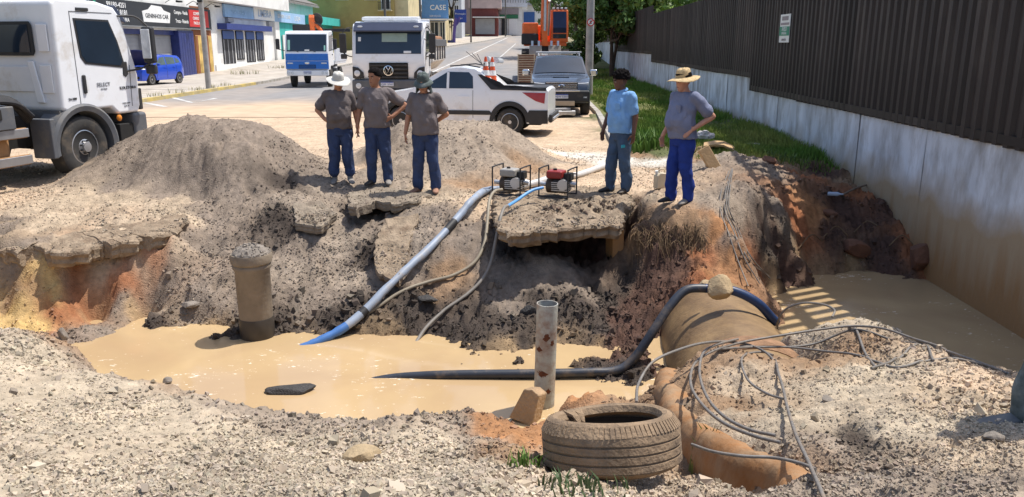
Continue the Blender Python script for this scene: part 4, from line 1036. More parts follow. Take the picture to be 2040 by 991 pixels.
M_yelm = mat('yellow_metal', (.62, .36, .05), rough=.6, var=.2, dirt=(.3, .2, .1), damt=.3)
M_wood = mat('worn_wood', (.22, .10, .055), rough=.9, var=.35, scale=6, stretch=(1, 6, 1), bump=.4)
M_tan = mat('tan_bar', (.55, .42, .28), rough=.85, var=.2, dirt=(.3, .2, .12), damt=.3)
RX = Matrix.Rotation(R(90), 4, 'X')

def wheel(parent, x, y, r, w_, side, rim=.62, spokes=8, rm=None, holes=False, truck=False):
    """tyre with tread blocks' outline, its rim a sub-part; side = +1 left, -1 right"""
    M = Matrix.Translation((x, y, r)) @ RX
    o = MB().lathe([(r * rim * .95, -w_ * .42), (r * rim * 1.06, -w_ * .5), (r * .88, -w_ * .52), (r * .97, -w_ * .44), (r, -w_ * .3), (r, w_ * .3), (r * .97, w_ * .44), (r * .88, w_ * .52), (r * rim * 1.06, w_ * .5), (r * rim * .95, w_ * .42)], 36, M).build('wheel', M_tyre, parent, smooth=40)
    rr = r * rim; s = -side     # local z of M maps to -y
    m = rm or M_alloy
    rb = MB()
    if truck:
        prof = [(rr, -s * w_ * .1), (rr, s * w_ * .44), (rr * .93, s * w_ * .46), (rr * .9, s * w_ * .2), (rr * .72, s * w_ * .12), (rr * .66, s * w_ * .3), (rr * .45, s * w_ * .42), (rr * .3, s * w_ * .44), (rr * .28, s * w_ * .62), (rr * .05, s * w_ * .64)]
        rb.lathe(prof, 32, M)
    else:
        rb.lathe([(rr, -s * w_ * .1), (rr, s * w_ * .45), (rr * .93, s * w_ * .47), (rr * .88, s * w_ * .3), (rr * .86, s * w_ * .05), (rr * .05, s * w_ * .05)], 32, M)
        for k in range(spokes):
            a = 2 * PI * k / spokes
            Q = M @ Matrix.Rotation(a, 4, 'Z')
            rb.loft([[Q @ Vector(q) for q in ((rr * .1, -rr * .1, s * w_ * .3), (rr * .1, rr * .1, s * w_ * .3), (rr * .1, rr * .1, s * w_ * .4), (rr * .1, -rr * .1, s * w_ * .4))],
                     [Q @ Vector(q) for q in ((rr * .9, -rr * .07, s * w_ * .3), (rr * .9, rr * .07, s * w_ * .3), (rr * .9, rr * .05, s * w_ * .38), (rr * .9, -rr * .05, s * w_ * .38))]])
        rb.cyl(M @ Vector((0, 0, s * w_ * .2)), M @ Vector((0, 0, s * w_ * .43)), rr * .2, 14)
    ri = rb.build('rim', m, o, smooth=35)
    if truck:
        nb = MB(); hb = MB()
        for k in range(8):
            a = 2 * PI * (k + .5) / 8
            q = M @ Vector((rr * .8 * math.cos(a), rr * .8 * math.sin(a), s * w_ * .14)); hb.cyl(q, q + Vector((0, -s * w_ * .04, 0)), rr * .085, 10)
            q = M @ Vector((rr * .37 * math.cos(a), rr * .37 * math.sin(a), s * w_ * .4)); nb.cyl(q, q + Vector((0, -s * .05, 0)), rr * .05, 6)
        tag(nb.build('wheel_nut', M_trim, o, smooth=0), kind='stuff'); tag(hb.build('hand_hole', M_under, o, smooth=0), kind='stuff')
    return o

def carbody(xs_, zb, zt, w, crown=.03, nr=9, nt=9):
    mb = MB(); rings = []
    for x in xs_:
        b, t = zb(x), zt(x); ring = []
        for j in range(nr): z = b + (t - b) * j / (nr - 1); ring.append(Vector((x, w(x, z), z)))
        wt = w(x, t)
        for j in range(1, nt): f = 1 - 2 * j / nt; ring.append(Vector((x, wt * f, t + crown * (1 - f * f))))
        for j in range(nr - 1, -1, -1): z = b + (t - b) * j / (nr - 1); ring.append(Vector((x, -w(x, z), z)))
        rings.append(ring)
    return mb.loft(rings)

def side_panel(poly, w, side, off=.008, k=6):
    """a flat-outlined panel laid on the bent side of a body"""
    pts = []
    n = len(poly)
    for i in range(n):
        a, b = poly[i], poly[(i + 1) % n]
        for j in range(k): t = j / k; pts.append((a[0] + (b[0] - a[0]) * t, a[1] + (b[1] - a[1]) * t))
    cx = sum(p[0] for p in poly) / n; cz = sum(p[1] for p in poly) / n
    mb = MB(); rings = []
    for f in (1, .75, .5, .25):
        rings.append([Vector((cx + (p[0] - cx) * f, side * (w(cx + (p[0] - cx) * f, cz + (p[1] - cz) * f) + off), cz + (p[1] - cz) * f)) for p in pts])
    rings.insert(0, [Vector((q.x, q.y - side * .03, q.z)) for q in rings[0]])
    return mb.loft(rings, cap=True)

def arch(z0, wheels, r):
    def f(x):
        z = z0
        for (xc, zc) in wheels:
            d = abs(x - xc)
            if d < r: z = max(z, zc + math.sqrt(r * r - d * d))
        return z
    return f
def arch_rim(parent, xc, zc, r0, r1, w, side, m, proud=.02, zmin=.3):
    mb = MB(); rings = []
    for k in range(25):
        a = PI * k / 24
        ring = []
        for rr, of in ((r0, -.05), (r0, proud), (r1, proud), (r1, -.02)):
            x, z = xc + rr * math.cos(a), zc + rr * math.sin(a); z = max(z, zmin)
            ring.append(Vector((x, side * (w(x, z) + of), z)))
        rings.append(ring)
    return mb.loft(rings).build('wheel_arch', m, parent, smooth=35)
def xs_for(x0, x1, extra, step=.09):
    s = set(np.round(np.arange(x0, x1, step), 3)) | set(extra) | {x1}
    return sorted(s)
def plate(parent, loc, face, txt, w_=.4, h_=.13):
    M = face.to_4x4(); nrm = M @ Vector((0, 0, 1)); X = M @ Vector((1, 0, 0)); Y = M @ Vector((0, 1, 0)); loc = Vector(loc)
    p = MB().add([loc + X * a * w_ / 2 + Y * b * h_ / 2 + nrm * c_ for c_ in (-.01, .004) for a, b in ((-1, -1), (1, -1), (1, 1), (-1, 1))],
                 [(0, 1, 2, 3), (4, 5, 6, 7), (0, 1, 5, 4), (1, 2, 6, 5), (2, 3, 7, 6), (3, 0, 4, 7)]).build('number_plate', M_plate, parent, smooth=0)
    q = loc + nrm * .007
    MB().add([q + X * a * w_ / 2 + Y * b * h_ for a, b in ((-1, .28), (1, .28), (1, .5), (-1, .5))], [(0, 1, 2, 3)]).build('plate_band', M_plateblue, p, smooth=0)
    text(txt, h_ * .62, M_plateblue, p, loc + nrm * .006 - Y * h_ * .1, face, 1.15, .002)
    return p

# ---- white pickup
def white_pickup():
    t = thing('pickup_truck', 'white compact pickup with open bed parked behind the middle gravel heap', 'pickup truck', tuple(P(925, 262, 0.0) * 1.0), R(170.5))
    hw = .85
    def w(x, z):
        y = hw * (1 - .05 * ((z - .62) / .5) ** 2 if z < 1.05 else 1 - .032 - .30 * (z - 1.05))
        e = max(0, x - 1.45) / .75; y *= 1 - .24 * e * e
        e = max(0, -x - 2.0) / .25; return y * (1 - .06 * e * e)
    zt = lambda x: float(np.interp(x, [-2.24, -2.2, -1.02, -.98, -.62, -.45, -.1, .25, .42, 1.12, 1.25, 1.8, 2.1, 2.2], [1.06, 1.12, 1.135, 1.15, 1.47, 1.57, 1.61, 1.58, 1.52, 1.10, 1.07, .98, .86, .6]))
    zb = arch(.30, ((1.42, .33), (-1.32, .33)), .40)
    xs_ = xs_for(-2.24, 2.2, (-.985, -.62, 1.0, 1.04, 1.8, 1.84, -.9, -.94, -1.7, -1.74), .06)
    carbody(xs_, zb, zt, w).build('body', M_carwhite, t, smooth=30)
    MB().box((0, 0, .38), (4.1, 1.3, .26)).build('underbody', M_under, t, smooth=0)
    for x in (1.42, -1.32): MB().box((x, 0, .56), (.84, 1.24, .34)).build('wheel_well', M_under, t, smooth=0)
    for s in (1, -1):
        for x in (1.42, -1.32): wheel(t, x, s * .74, .33, .2, s, .66, 9); arch_rim(t, x, .33, .395, .50, w, s, M_trim, .018, .3)
        g = side_panel([(-.30, 1.50), (.22, 1.51), (.82, 1.16), (.85, 1.12), (-.42, 1.12), (-.40, 1.40)], w, s, .006).build('side_window', M_carglass, t, smooth=30)
        side_panel([(.18, 1.5), (.24, 1.5), (.24, 1.12), (.18, 1.12)], w, s, .012).build('window_post', M_carwhite, g, smooth=0)
        side_panel([(-.92, .50), (.82, .50), (.82, .60), (-.82, .60)], w, s, .02).build('side_strip', M_trim, t, smooth=0)
        side_panel([(-2.18, 1.03), (-1.62, 1.04), (-1.74, .96), (-1.95, .84), (-2.16, .78)], w, s, .012).build('tail_lamp', M_tail, t, smooth=0)
        side_panel([(-2.24, .62), (-1.8, .62), (-1.74, .52), (-1.8, .30), (-2.24, .30)], w, s, .022).build('bumper_corner', M_trim, t, smooth=0)
        side_panel([(-2.2, 1.13), (-1.0, 1.145), (-.60, 1.45), (-.52, 1.45), (-.86, 1.10), (-2.2, 1.075)], w, s, .016).build('bed_rail', M_trim, t, smooth=0)
        side_panel([(1.62, .84), (2.05, .80), (2.1, .68), (1.7, .74)], w, s, .01).build('headlight', M_lamp, t, smooth=0)
        side_panel([(.83, 1.07), (.845, 1.07), (.845, .42), (.83, .42)], w, s, .003).build('door_seam', M_trim, t, smooth=0)
        side_panel([(-.42, 1.08), (-.41, 1.08), (-.41, .42), (-.42, .42)], w, s, .003).build('door_seam', M_trim, t, smooth=0)
        side_panel([(-.32, .95), (-.05, .95), (-.05, .91), (-.32, .91)], w, s, .02).build('handle', M_carwhite, t, smooth=0)
        MB().box((.78, s * .95, 1.14), (.16, .2, .16)).build('mirror', M_carwhite, t, bevel=.03)
        MB().tube([(-.55, s * .56, 1.61), (-.2, s * .57, 1.67), (.2, s * .56, 1.64)], .018, 6).build('roof_rail', M_trim, t)
    ws = MB(); rows = []
    for i in range(9):
        x = .46 + (1.08 - .46) * i / 8; ww = w(x, zt(x)) * .94
        rows.append([Vector((x + .006, ww * f, zt(x) + .03 * (1 - f * f) + .012)) for f in np.linspace(1, -1, 11)])
    ws.loft(rows, cap=False, closed=False).build('windscreen', M_carglass, t)
    MB().box((-1.6, 0, 1.14), (1.16, 1.5, .03)).build('bed_floor', M_trim, t, smooth=0)
    rk = MB()
    for s in (1, -1):
        rk.tube([(-.66, s * .6, 1.12), (-.66, s * .6, 1.72)], .022, 8)
    for z in (1.25, 1.42, 1.56, 1.71): rk.tube([(-.66, -.6, z), (-.66, .6, z)], .016, 6)
    for y in (-.3, 0, .3): rk.tube([(-.66, y, 1.12), (-.66, y, 1.71)], .014, 6)
    rk.build('rack', M_trim, t)
    for dx, dz in ((-.62, 1.78), (-.86, 1.74)):
        MB().cyl((dx, -.55, dz), (dx, .1, dz + .02), .07, 14).build('lamp_tube', M_lamp, t)
    MB().box((-2.3, 0, .42), (.08, 1.5, .2)).build('bumper', M_trim, t, bevel=.03); MB().cyl((-2.34, -.62, .40), (-2.34, .62, .40), .035, 8).build('bumper_bar', M_alloy, t)
    for k in range(3): MB().tube([(-.5 - .05 * k, .1 * k - .1, 1.6), (-.35 + .12 * k, .1 * k - .05, 1.92 + .03 * k)], .008, 5).build('aerial', M_trim, t)
    return t
white_pickup()
# cones standing in the bed
M_cone = mat('cone_orange', (.68, .10, .03), rough=.5, var=.1)
def cone(p, label):
    t = thing('traffic_cone', label, 'traffic cone', p, 0, 'cones carried in the pickup bed')
    MB().box((0, 0, .015), (.34, .34, .03)).build('base', M_cone, t, bevel=.01)
    prof = lambda z: .13 - .105 * z / .68
    MB().lathe([(prof(z), z) for z in (.03, .2, .4, .6, .68)], 20).build('body', M_cone, t)
    for z0, z1 in ((.24, .36), (.46, .56)): MB().lathe([(prof(z0) + .004, z0), (prof(z1) + .004, z1)], 20, cap=False).build('band', M_white, t)
    return t
cone(P(968, 172, y=19.6) + Vector((0, 0, .02)), 'orange and white cone standing beside the rack in the pickup bed')
cone(P(981, 172, y=19.9) + Vector((0, 0, .02)), 'orange and white cone standing nearer the tailgate in the pickup bed')
jk = thing('metal_frame', 'silver metal frame lying on the ground between the pickup and the dark pickup', 'metal frame', P(1112, 233, .02), R(12))
for y in (-.22, .22): MB().box((0, y, .13), (.95, .10, .12)).build('rail', M_alloy, jk, bevel=.015)
for x in (-.4, .0, .42): MB().box((x, 0, .12), (.1, .42, .16)).build('crossbar', M_steel, jk, bevel=.01)
MB().box((.1, 0, .24), (.5, .3, .06)).build('lid', M_alloy, jk, bevel=.01)

# ---- dark pickup seen from the front
def dark_pickup():
    t = thing('pickup_truck', 'dark blue grey double cab pickup with bonnet scoop parked at the kerb, facing', 'pickup truck', (1.55, 27.0, 0), R(-91))
    M_db = mat('dark_blue_paint', (.045, .06, .085), rough=.22, var=.06, coat=.8, dirt=(.2, .18, .15), damt=.12, metal=.2)
    hw = .92
    def w(x, z):
        y = hw * (1 - .05 * ((z - .75) / .5) ** 2 if z < 1.2 else 1 - .04 - .27 * (z - 1.2))
        e = max(0, x - 1.9) / .7; return y * (1 - .16 * e * e)
    zt = lambda x: float(np.interp(x, [-2.6, -1.2, -1.1, -.9, -.2, .45, .62, 1.32, 1.45, 2.1, 2.5, 2.6], [1.2, 1.22, 1.25, 1.70, 1.79, 1.76, 1.70, 1.24, 1.2, 1.12, 1.0, .8]))
    zb = arch(.42, ((1.75, .4), (-1.35, .4)), .48)
    carbody(xs_for(-2.6, 2.6, (-1.1,), .08), zb, zt, w).build('body', M_db, t, smooth=30)
    MB().box((0, 0, .5), (4.6, 1.4, .3)).build('underbody', M_under, t, smooth=0)
    for x in (1.75, -1.35): MB().box((x, 0, .66), (.9, 1.3, .4)).build('wheel_well', M_under, t, smooth=0)
    ws = MB(); rows = []
    for i in range(9):
        x = .62 + (1.3 - .62) * i / 8; ww = w(x, zt(x)) * .93
        rows.append([Vector((x + .008, ww * f, zt(x) + .03 * (1 - f * f) + .014)) for f in np.linspace(1, -1, 11)])
    ws.loft(rows, cap=False, closed=False).build('windscreen', M_carglass, t)
    MB().prism([(1.5, 1.2), (1.75, 1.215), (2.02, 1.17), (2.02, 1.13), (1.5, 1.16)], -.3, .3, 'y').build('bonnet_scoop', M_db, t, bevel=.02)
    MB().box((2.022, 0, 1.155), (.02, .5, .05)).build('scoop_mouth', M_under, t, smooth=0)
    gr = MB().box((2.585, 0, .93), (.08, .98, .24)).build('grille', M_under, t, bevel=.02)
    for k in range(4): MB().box((2.64, 0, .84 + k * .062), (.03, .94, .022)).build('slat', M_chrome, gr, bevel=.004)
    MB().lathe([(.05, -.02), (.085, 0), (.05, .02)], 20, Matrix.Translation((2.66, 0, .93)) @ Matrix.Rotation(R(90), 4, 'Y') @ Matrix.Diagonal((.7, 1.2, 1, 1)), cap=False).build('emblem', M_chrome, gr)
    bp = MB().box((2.62, 0, .62), (.2, 1.72, .36)).build('bumper', M_trim, t, bevel=.06, seg=3)
    MB().box((2.735, 0, .79), (.03, 1.1, .05)).build('chrome_strip', M_chrome, bp, bevel=.01)
    MB().box((2.73, 0, .42), (.06, .8, .15)).build('skid_plate', M_tan, bp, bevel=.02)
    plate(bp, (2.735, 0, .63), FACE_X, 'MJW 5307')
    for s in (1, -1):
        for x in (1.75, -1.35): wheel(t, x, s * .78, .4, .26, s, .6, 6)
        MB().loft([[Vector((2.50 - .30 * f, s * y, z)) for y, z in ((.50, .86), (.50, 1.0), (.82, 1.02), (.80, .84))] if f == 0 else [Vector((2.1, s * y, z)) for y, z in ((.55, .9), (.55, 1.06), (.885, 1.06), (.875, .88))] for f in (1, 0)][::-1]).build('headlight', M_lamp, t, bevel=.012)
        MB().box((2.66, s * .72, .60), (.12, .16, .1)).build('fog_lamp', M_lamp, bp, bevel=.03)
        MB().box((1.12, s * 1.08, 1.28), (.14, .24, .2)).build('mirror', M_chrome, t, bevel=.05, seg=3)
        side_panel([(.4, 1.68), (.95, 1.28), (.95, 1.24), (-1.0, 1.24), (-.9, 1.62)], w, s, .008).build('side_window', M_carglass, t, smooth=0)
        MB().tube([(.35, s * .66, 1.78), (.3, s * .67, 1.86), (-.8, s * .67, 1.86), (-.85, s * .66, 1.76)], .02, 6).build('roof_rail', M_alloy, t)
    for x in (.2, -.65): MB().box((x, 0, 1.90), (.07, 1.5, .04)).build('roof_bar', M_alloy, t, bevel=.01)
    MB().box((.4, 0, 1.87), (.05, 1.1, .03)).build('roof_bar', M_alloy, t, smooth=0)
    return t
dark_pickup()

# ---- small blue hatchback with its bonnet up
def blue_car():
    t = thing('hatchback_car', 'small bright blue hatchback with its bonnet raised on the pavement', 'car', (-18.9, 42.4, .13), R(-101))
    M_b = mat('car_blue', (.018, .07, .50), rough=.25, var=.05, coat=.7)
    hw = .79
    def w(x, z):
        y = hw * (1 - .05 * ((z - .6) / .45) ** 2 if z < .98 else 1 - .035 - .33 * (z - .98))
        e = max(0, x - 1.2) / .55; y *= 1 - .2 * e * e
        e = max(0, -x - 1.3) / .5; return y * (1 - .16 * e * e)
    zt = lambda x: float(np.interp(x, [-1.75, -1.68, -1.5, -1.3, -.5, .1, .3, .88, .95, 1.45, 1.68, 1.75], [.75, 1.0, 1.32, 1.44, 1.5, 1.47, 1.42, .98, .86, .80, .78, .6]))
    zb = arch(.24, ((1.15, .28), (-1.22, .28)), .34)
    carbody(xs_for(-1.75, 1.75, (), .07), zb, zt, w).build('body', M_b, t, smooth=30)
    MB().box((0, 0, .32), (3.2, 1.2, .2)).build('underbody', M_under, t, smooth=0)
    for x in (1.15, -1.22): MB().box((x, 0, .46), (.7, 1.14, .3)).build('wheel_well', M_under, t, smooth=0)
    MB().box((1.28, 0, .845), (.74, 1.16, .04)).build('engine_bay', M_under, t, smooth=0)
    for k, (x, y) in enumerate(((1.1, .2), (1.3, -.25), (1.4, .3), (1.15, -.1))): MB().box((x, y, .88), (.2, .28, .08)).build('engine_part', M_alloy if k % 2 else M_trim, t, bevel=.02)
    hd = MB(); rows = []
    for i in range(8):
        f = i / 7; L = .92 * f; ww = (.66 - .05 * f * f)
        rows.append([Vector((.96 + L * .42 - .06 * f * f, ww * g, .93 + L * .82 + .05 * (1 - g * g))) for g in np.linspace(1, -1, 9)])
    rows2 = [[q + Vector((-.03, 0, .02)) for q in r_] for r_ in rows]
    hd.loft([a + b[::-1] for a, b in zip(rows, rows2)]).build('bonnet', mat('bonnet_navy', (.012, .02, .11), rough=.4, var=.15), t)
    ws = MB(); rows = []
    for i in range(7):
        x = .34 + (.84 - .34) * i / 6; ww = w(x, zt(x)) * .9
        rows.append([Vector((x + .008, ww * f, zt(x) + .03 * (1 - f * f) + .012)) for f in np.linspace(1, -1, 9)])
    ws.loft(rows, cap=False, closed=False).build('windscreen', M_carglass, t)
    for s in (1, -1):
        for x in (1.15, -1.22): wheel(t, x, s * .69, .28, .18, s, .68, 5)
        MB().ball((1.5, s * .56, .74), (.17, .14, .11), 12, 8).build('headlight', M_lamp, t)
        MB().ball((1.68, s * .56, .40), (.06, .08, .05), 10, 6).build('fog_lamp', M_lamp, t)
        side_panel([(.26, 1.36), (.72, 1.02), (.72, .99), (-.12, 1.0), (-.12, 1.4)], w, s, .008).build('side_window', mat('tinted_glass', (.06, .09, .08), rough=.06, var=.2, spec=.7), t, smooth=0)
        side_panel([(-.2, 1.4), (-.2, 1.01), (-.95, 1.04), (-.95, 1.36)], w, s, .008).build('side_window', MATS['tinted_glass'], t, smooth=0)
        side_panel([(-1.03, 1.34), (-1.03, 1.06), (-1.4, 1.1), (-1.3, 1.28)], w, s, .008).build('side_window', MATS['tinted_glass'], t, smooth=0)
        MB().box((.66, s * .88, 1.02), (.1, .16, .12)).build('mirror', M_b, t, bevel=.03)
        for x in (.72, -.16, -1.0): side_panel([(x, .98), (x + .014, .98), (x + .014, .32), (x, .32)], w, s, .003).build('door_seam', M_under, t, smooth=0)
        for x in (-.05, -.85): side_panel([(x, .88), (x + .16, .88), (x + .16, .845), (x, .845)], w, s, .02).build('handle', M_b, t, smooth=0)
    MB().box((1.715, 0, .66), (.06, .7, .06)).build('grille', M_under, t, smooth=0); MB().box((1.735, 0, .38), (.05, .95, .12)).build('air_intake', M_under, t, smooth=0)
    plate(t, (1.77, 0, .53), FACE_X, 'IMD 8741')
    return t
blue_car()

# ---- heavy white truck cab, used twice
def vw_cab(t, letters):
    side = [(1.30, .98), (1.36, 1.1), (1.38, 1.62), (1.33, 1.85), (1.12, 2.60), (.98, 2.76), (.6, 2.84), (-.28, 2.86), (-.36, 2.78), (-.40, 1.14), (-.32, 1.10), (.66, 1.10), (.80, .98)]
    cab = MB().prism(side, -1.2, 1.2).build('cab', M_carwhite, t, bevel=.07, seg=3)
    xf = lambda z: float(np.interp(z, [1.1, 1.62, 1.85, 2.60, 2.76], [1.36, 1.38, 1.33, 1.12, .98]))
    def front(name, y0, y1, z0, z1, m, off=.01, th=.03, parent=t, bev=.012):
        rows = []
        for i in range(5):
            z = z0 + (z1 - z0) * i / 4; x = xf(z)
            rows.append([Vector((x - .02, y0, z)), Vector((x + off + th, y0, z)), Vector((x + off + th, y1, z)), Vector((x - .02, y1, z))])
        return MB().loft(rows).build(name, m, parent, bevel=bev)
    wsn = front('windscreen', -1.08, 1.08, 1.80, 2.52, M_carglass, .0, .012)
    front('sunblind', -.22, .62, 2.18, 2.46, mat('sunblind', (.30, .38, .32), rough=.6, var=.1), .006, .012, wsn)
    front('sticker', -1.0, -.9, 2.2, 2.34, M_white, .006, .012, wsn); front('dash_paper', .5, .75, 1.82, 1.9, M_white, .006, .012, wsn)
    vz = MB().prism([(1.14, 2.56), (1.32, 2.50), (1.33, 2.54), (1.10, 2.80), (1.0, 2.80)], -1.12, 1.12).build('sun_visor', M_navy2, t, bevel=.02)
    for s in (1, -1): MB().ball((1.22, s * .92, 2.66), (.03, .1, .04), 10, 6).build('marker_lamp', M_lamp, vz)
    MB().prism([(.7, 2.86), (.75, 2.98), (.2, 3.02), (-.3, 2.9)], -.95, .95).build('roof_fairing', M_carwhite, t, bevel=.04)
    g = front('grille', -.64, .64, .60, 1.52, M_under, .02, .03)
    for k in range(7): front('slat', -.62, .62, .64 + k * .128, .70 + k * .128, M_trim, .04, .035, g, .006)
    em = MB().lathe([(.165, 0), (.165, .03), (.14, .035), (.14, 0)], 28, Matrix.Translation((1.45, 0, 1.27)) @ Matrix.Rotation(R(90), 4, 'Y'), cap=False).build('emblem', M_chrome, g)
    lg = MB()
    for pts in (((-.07, .125), (0, .01), (.07, .125)), ((-.125, .07), (-.06, -.12), (0, -.01), (.06, -.12), (.125, .07))):
        lg.tube([(1.475, y, 1.27 + z) for y, z in pts], .016, 6)
    lg.build('emblem_letters', M_chrome, em)
    MB().lathe([(.14, 0), (.01, .004)], 24, Matrix.Translation((1.452, 0, 1.27)) @ Matrix.Rotation(R(90), 4, 'Y')).build('emblem_disc', M_under, em)
    bp = MB().box((1.30, 0, .68), (.34, 2.44, .60)).build('bumper', M_plast, t, bevel=.06, seg=3)
    MB().box((1.475, 0, .55), (.03, 1.2, .28)).build('lower_grille', M_under, bp, smooth=0)
    for k in range(3): MB().box((1.495, 0, .45 + k * .1), (.02, 1.16, .04)).build('slat', M_trim, bp, smooth=0)
    plate(bp, (1.50, -.05, .84), FACE_X, 'QJK 2F60', .42, .14)
    for s in (1, -1):
        hl = MB().prism([(s * .82, 1.02), (s * 1.19, 1.02), (s * 1.19, 1.40), (s * 1.0, 1.36), (s * .84, 1.2)], 1.34, 1.43, 'x').build('headlight', M_trim, t, bevel=.02)
        MB().lathe([(.10, 0), (.1, .03), (.07, .045), (.01, .05)], 18, Matrix.Translation((1.41, s * 1.04, 1.18)) @ Matrix.Rotation(R(90), 4, 'Y')).build('lamp', M_lamp, hl)
        MB().lathe([(.09, 0), (.09, .02), (.01, .03)], 18, Matrix.Translation((1.465, s * 1.0, .78)) @ Matrix.Rotation(R(90), 4, 'Y')).build('fog_lamp', M_lamp, bp)
        MB().box((1.30, s * 1.19, .34), (.24, .10, .2)).build('step', M_plast, t, bevel=.02)
        # side window, door, handle
        fw = [(.04, 2.56), (.80, 2.55), (.96, 2.2), (1.06, 1.84), (1.0, 1.76), (.18, 1.84), (.09, 1.95)]
        wn = MB().prism(fw, s * 1.19, s * 1.208).build('window_seal', M_trim, t, bevel=.004)
        cx, cz = .5, 2.18
        gl = MB().prism([(cx + (a - cx) * .92, cz + (b - cz) * .91) for a, b in fw], s * 1.2, s * 1.213).build('side_window', M_carglass, wn, smooth=0)
        for (x0, z0, x1, z1) in ((-.02, 1.12, -.02, 2.66), (-.02, 2.66, .9, 2.66), (1.14, 1.1, 1.18, 1.8)):
            MB().tube([(x0, s * 1.2, z0), (x1, s * 1.2, z1)], .007, 5).build('door_seam', M_plast, t)
        MB().box((.10, s * 1.212, 1.52), (.07, .04, .30)).build('handle', M_trim, t, bevel=.02)
        MB().box((.25, s * 1.2, 2.70), (.26, .04, .05)).build('air_vent', M_trim, t, bevel=.01)
        MB().prism([(1.02, 1.86), (1.12, 1.86), (1.12, 1.64), (1.06, 1.60), (1.0, 1.64)], s * 1.19, s * 1.212).build('mirror_foot', M_trim, t, bevel=.01)
        mm = MB().box((1.42, s * 1.46, 2.14), (.12, .22, .62)).build('mirror', M_trim, t, bevel=.04, seg=3)
        MB().box((1.345, s * 1.46, 2.16), (.03, .17, .5)).build('mirror_glass', M_lamp, mm, bevel=.01)
        MB().box((1.45, s * 1.44, 1.72), (.1, .2, .16)).build('kerb_mirror', M_trim, mm, bevel=.03)
        MB().tube(catmull([(1.1, s * 1.2, 1.70), (1.3, s * 1.34, 1.74), (1.42, s * 1.46, 1.84)], 4), .018, 6).build('mirror_arm', M_trim, mm)
        MB().tube(catmull([(1.0, s * 1.18, 2.62), (1.3, s * 1.32, 2.62), (1.42, s * 1.46, 2.46)], 4), .016, 6).build('mirror_arm', M_trim, mm)
        # wheel arch and wheel
        rings = []
        for k in range(23):
            a = R(-12) + R(200) * k / 22
            ring = []
            for rr, yy_ in ((.58, .84), (.58, 1.22), (.66, 1.24), (.72, 1.205), (.72, .84)):
                ring.append(Vector((rr * math.cos(a), s * yy_, .52 + rr * math.sin(a) * (1 if rr < .72 else .97))))
            rings.append(ring)
        MB().loft(rings).build('wheel_arch', M_plast, t, smooth=40)
        MB().box((-.70, s * 1.06, .72), (.10, .40, .62)).build('mud_flap', M_plast, t, bevel=.02)
        MB().ball((.79, s * 1.2, .92), (.05, .04, .06), 10, 6).build('indicator', M_amber, t)
        wheel(t, 0, s * 1.02, .51, .30, s, .56, truck=True, rm=M_chrome if False else M_alloy)
        MB().box((1.0, s * 1.0, .56), (.4, .36, .5)).build('step_well', M_under, t, bevel=.02)
    for k, (sz, s_, x, z, m) in enumerate(letters):
        for s in (-1,): text(s_, sz, m, t, (x, s * 1.206, z), FACE_NY, 1.1, .003)
    # back wall: window and pressed panels
    bw = MB().prism([(-.78, 1.98), (.78, 1.98), (.82, 2.04), (.82, 2.44), (.78, 2.50), (-.78, 2.50), (-.82, 2.44), (-.82, 2.04)], -.425, -.395, 'x').build('rear_window_seal', M_trim, t, bevel=.005)
    MB().box((-.43, 0, 2.24), (.012, 1.52, .42)).build('rear_window', M_carglass, bw, smooth=0)
    for (y, z, dy, dz) in ((-1.0, 2.25, .2, .42), (1.0, 2.25, .2, .42), (-.98, 1.62, .22, .44), (.98, 1.62, .22, .44), (0, 1.62, 1.5, .40)):
        MB().box((-.405, y, z), (.025, dy, dz)).build('pressed_panel', M_carwhite, t, bevel=.012)
    for y in (-.72, .72): MB().prism([(y - .06, 1.9), (y + .05, 1.9), (y - .04, 1.25), (y - .18, 1.25)], -.44, -.4, 'x').build('rib', M_carwhite, t, bevel=.012)
    MB().box((-.40, 0, 1.06), (.05, 2.3, .14)).build('rear_sill', M_plast, t, smooth=0)
    MB().box((-.55, 0, .82), (1.4, 1.3, .5)).build('engine', M_under, t, smooth=0)
    MB().box((-3.2, 0, .78), (7.4, .86, .26)).build('chassis', M_under, t, smooth=0)

hv = R(75); hd_ = Vector((math.cos(hv), math.sin(hv), 0)); rt_ = Vector((math.sin(hv), -math.cos(hv), 0))
wc = P(166, 287, y=13.05); org = Vector((wc.x, wc.y, 0)) - rt_ * 1.12
M_letter = mat('grey_letter', (.25, .26, .28), rough=.5)
lt = thing('truck', 'heavy white lorry with black side rails standing left of the gravel heap', 'truck', org, hv)
vw_cab(lt, [(.085, 'SELECT', .52, 1.50, M_letter), (.07, 'KOLETORA', 1.08, 1.42, M_trim), (.04, 'serviços', .52, 1.43, M_letter), (.055, '24-280', -.18, 1.30, M_trim), (.035, 'TARA 9800', 1.0, 1.16, M_letter), (.035, 'LOT 02', 1.0, 1.11, M_letter)])
for z, h_ in ((.86, .15), (.46, .15)):
    MB().box((-3.6, -1.14, z), (5.0, .05, h_)).build('side_rail', M_dust, lt, bevel=.008)
    MB().box((-1.55, -1.15, z), (.95, .052, h_ - .02)).build('rail_cover', M_steel, lt, bevel=.008)
for x in (-1.9, -3.2, -4.5): MB().box((x, -1.05, .66), (.10, .10, .62)).build('rail_post', M_dust, lt, smooth=0)
bx_ = MB().box((-1.62, -1.0, 1.10), (.62, .42, .34)).build('tool_box', M_plast, lt, bevel=.02)
MB().box((-1.62, -1.215, 1.16), (.16, .02, .15)).build('latch', M_under, bx_, bevel=.01)
MB().box((-2.9, -.98, 1.10), (1.7, .44, .34)).build('dusty_box', M_dust, lt, bevel=.02); MB().box((-2.1, -.8, .7), (1.6, .5, .44)).build('fuel_tank', M_dust, lt, bevel=.08)
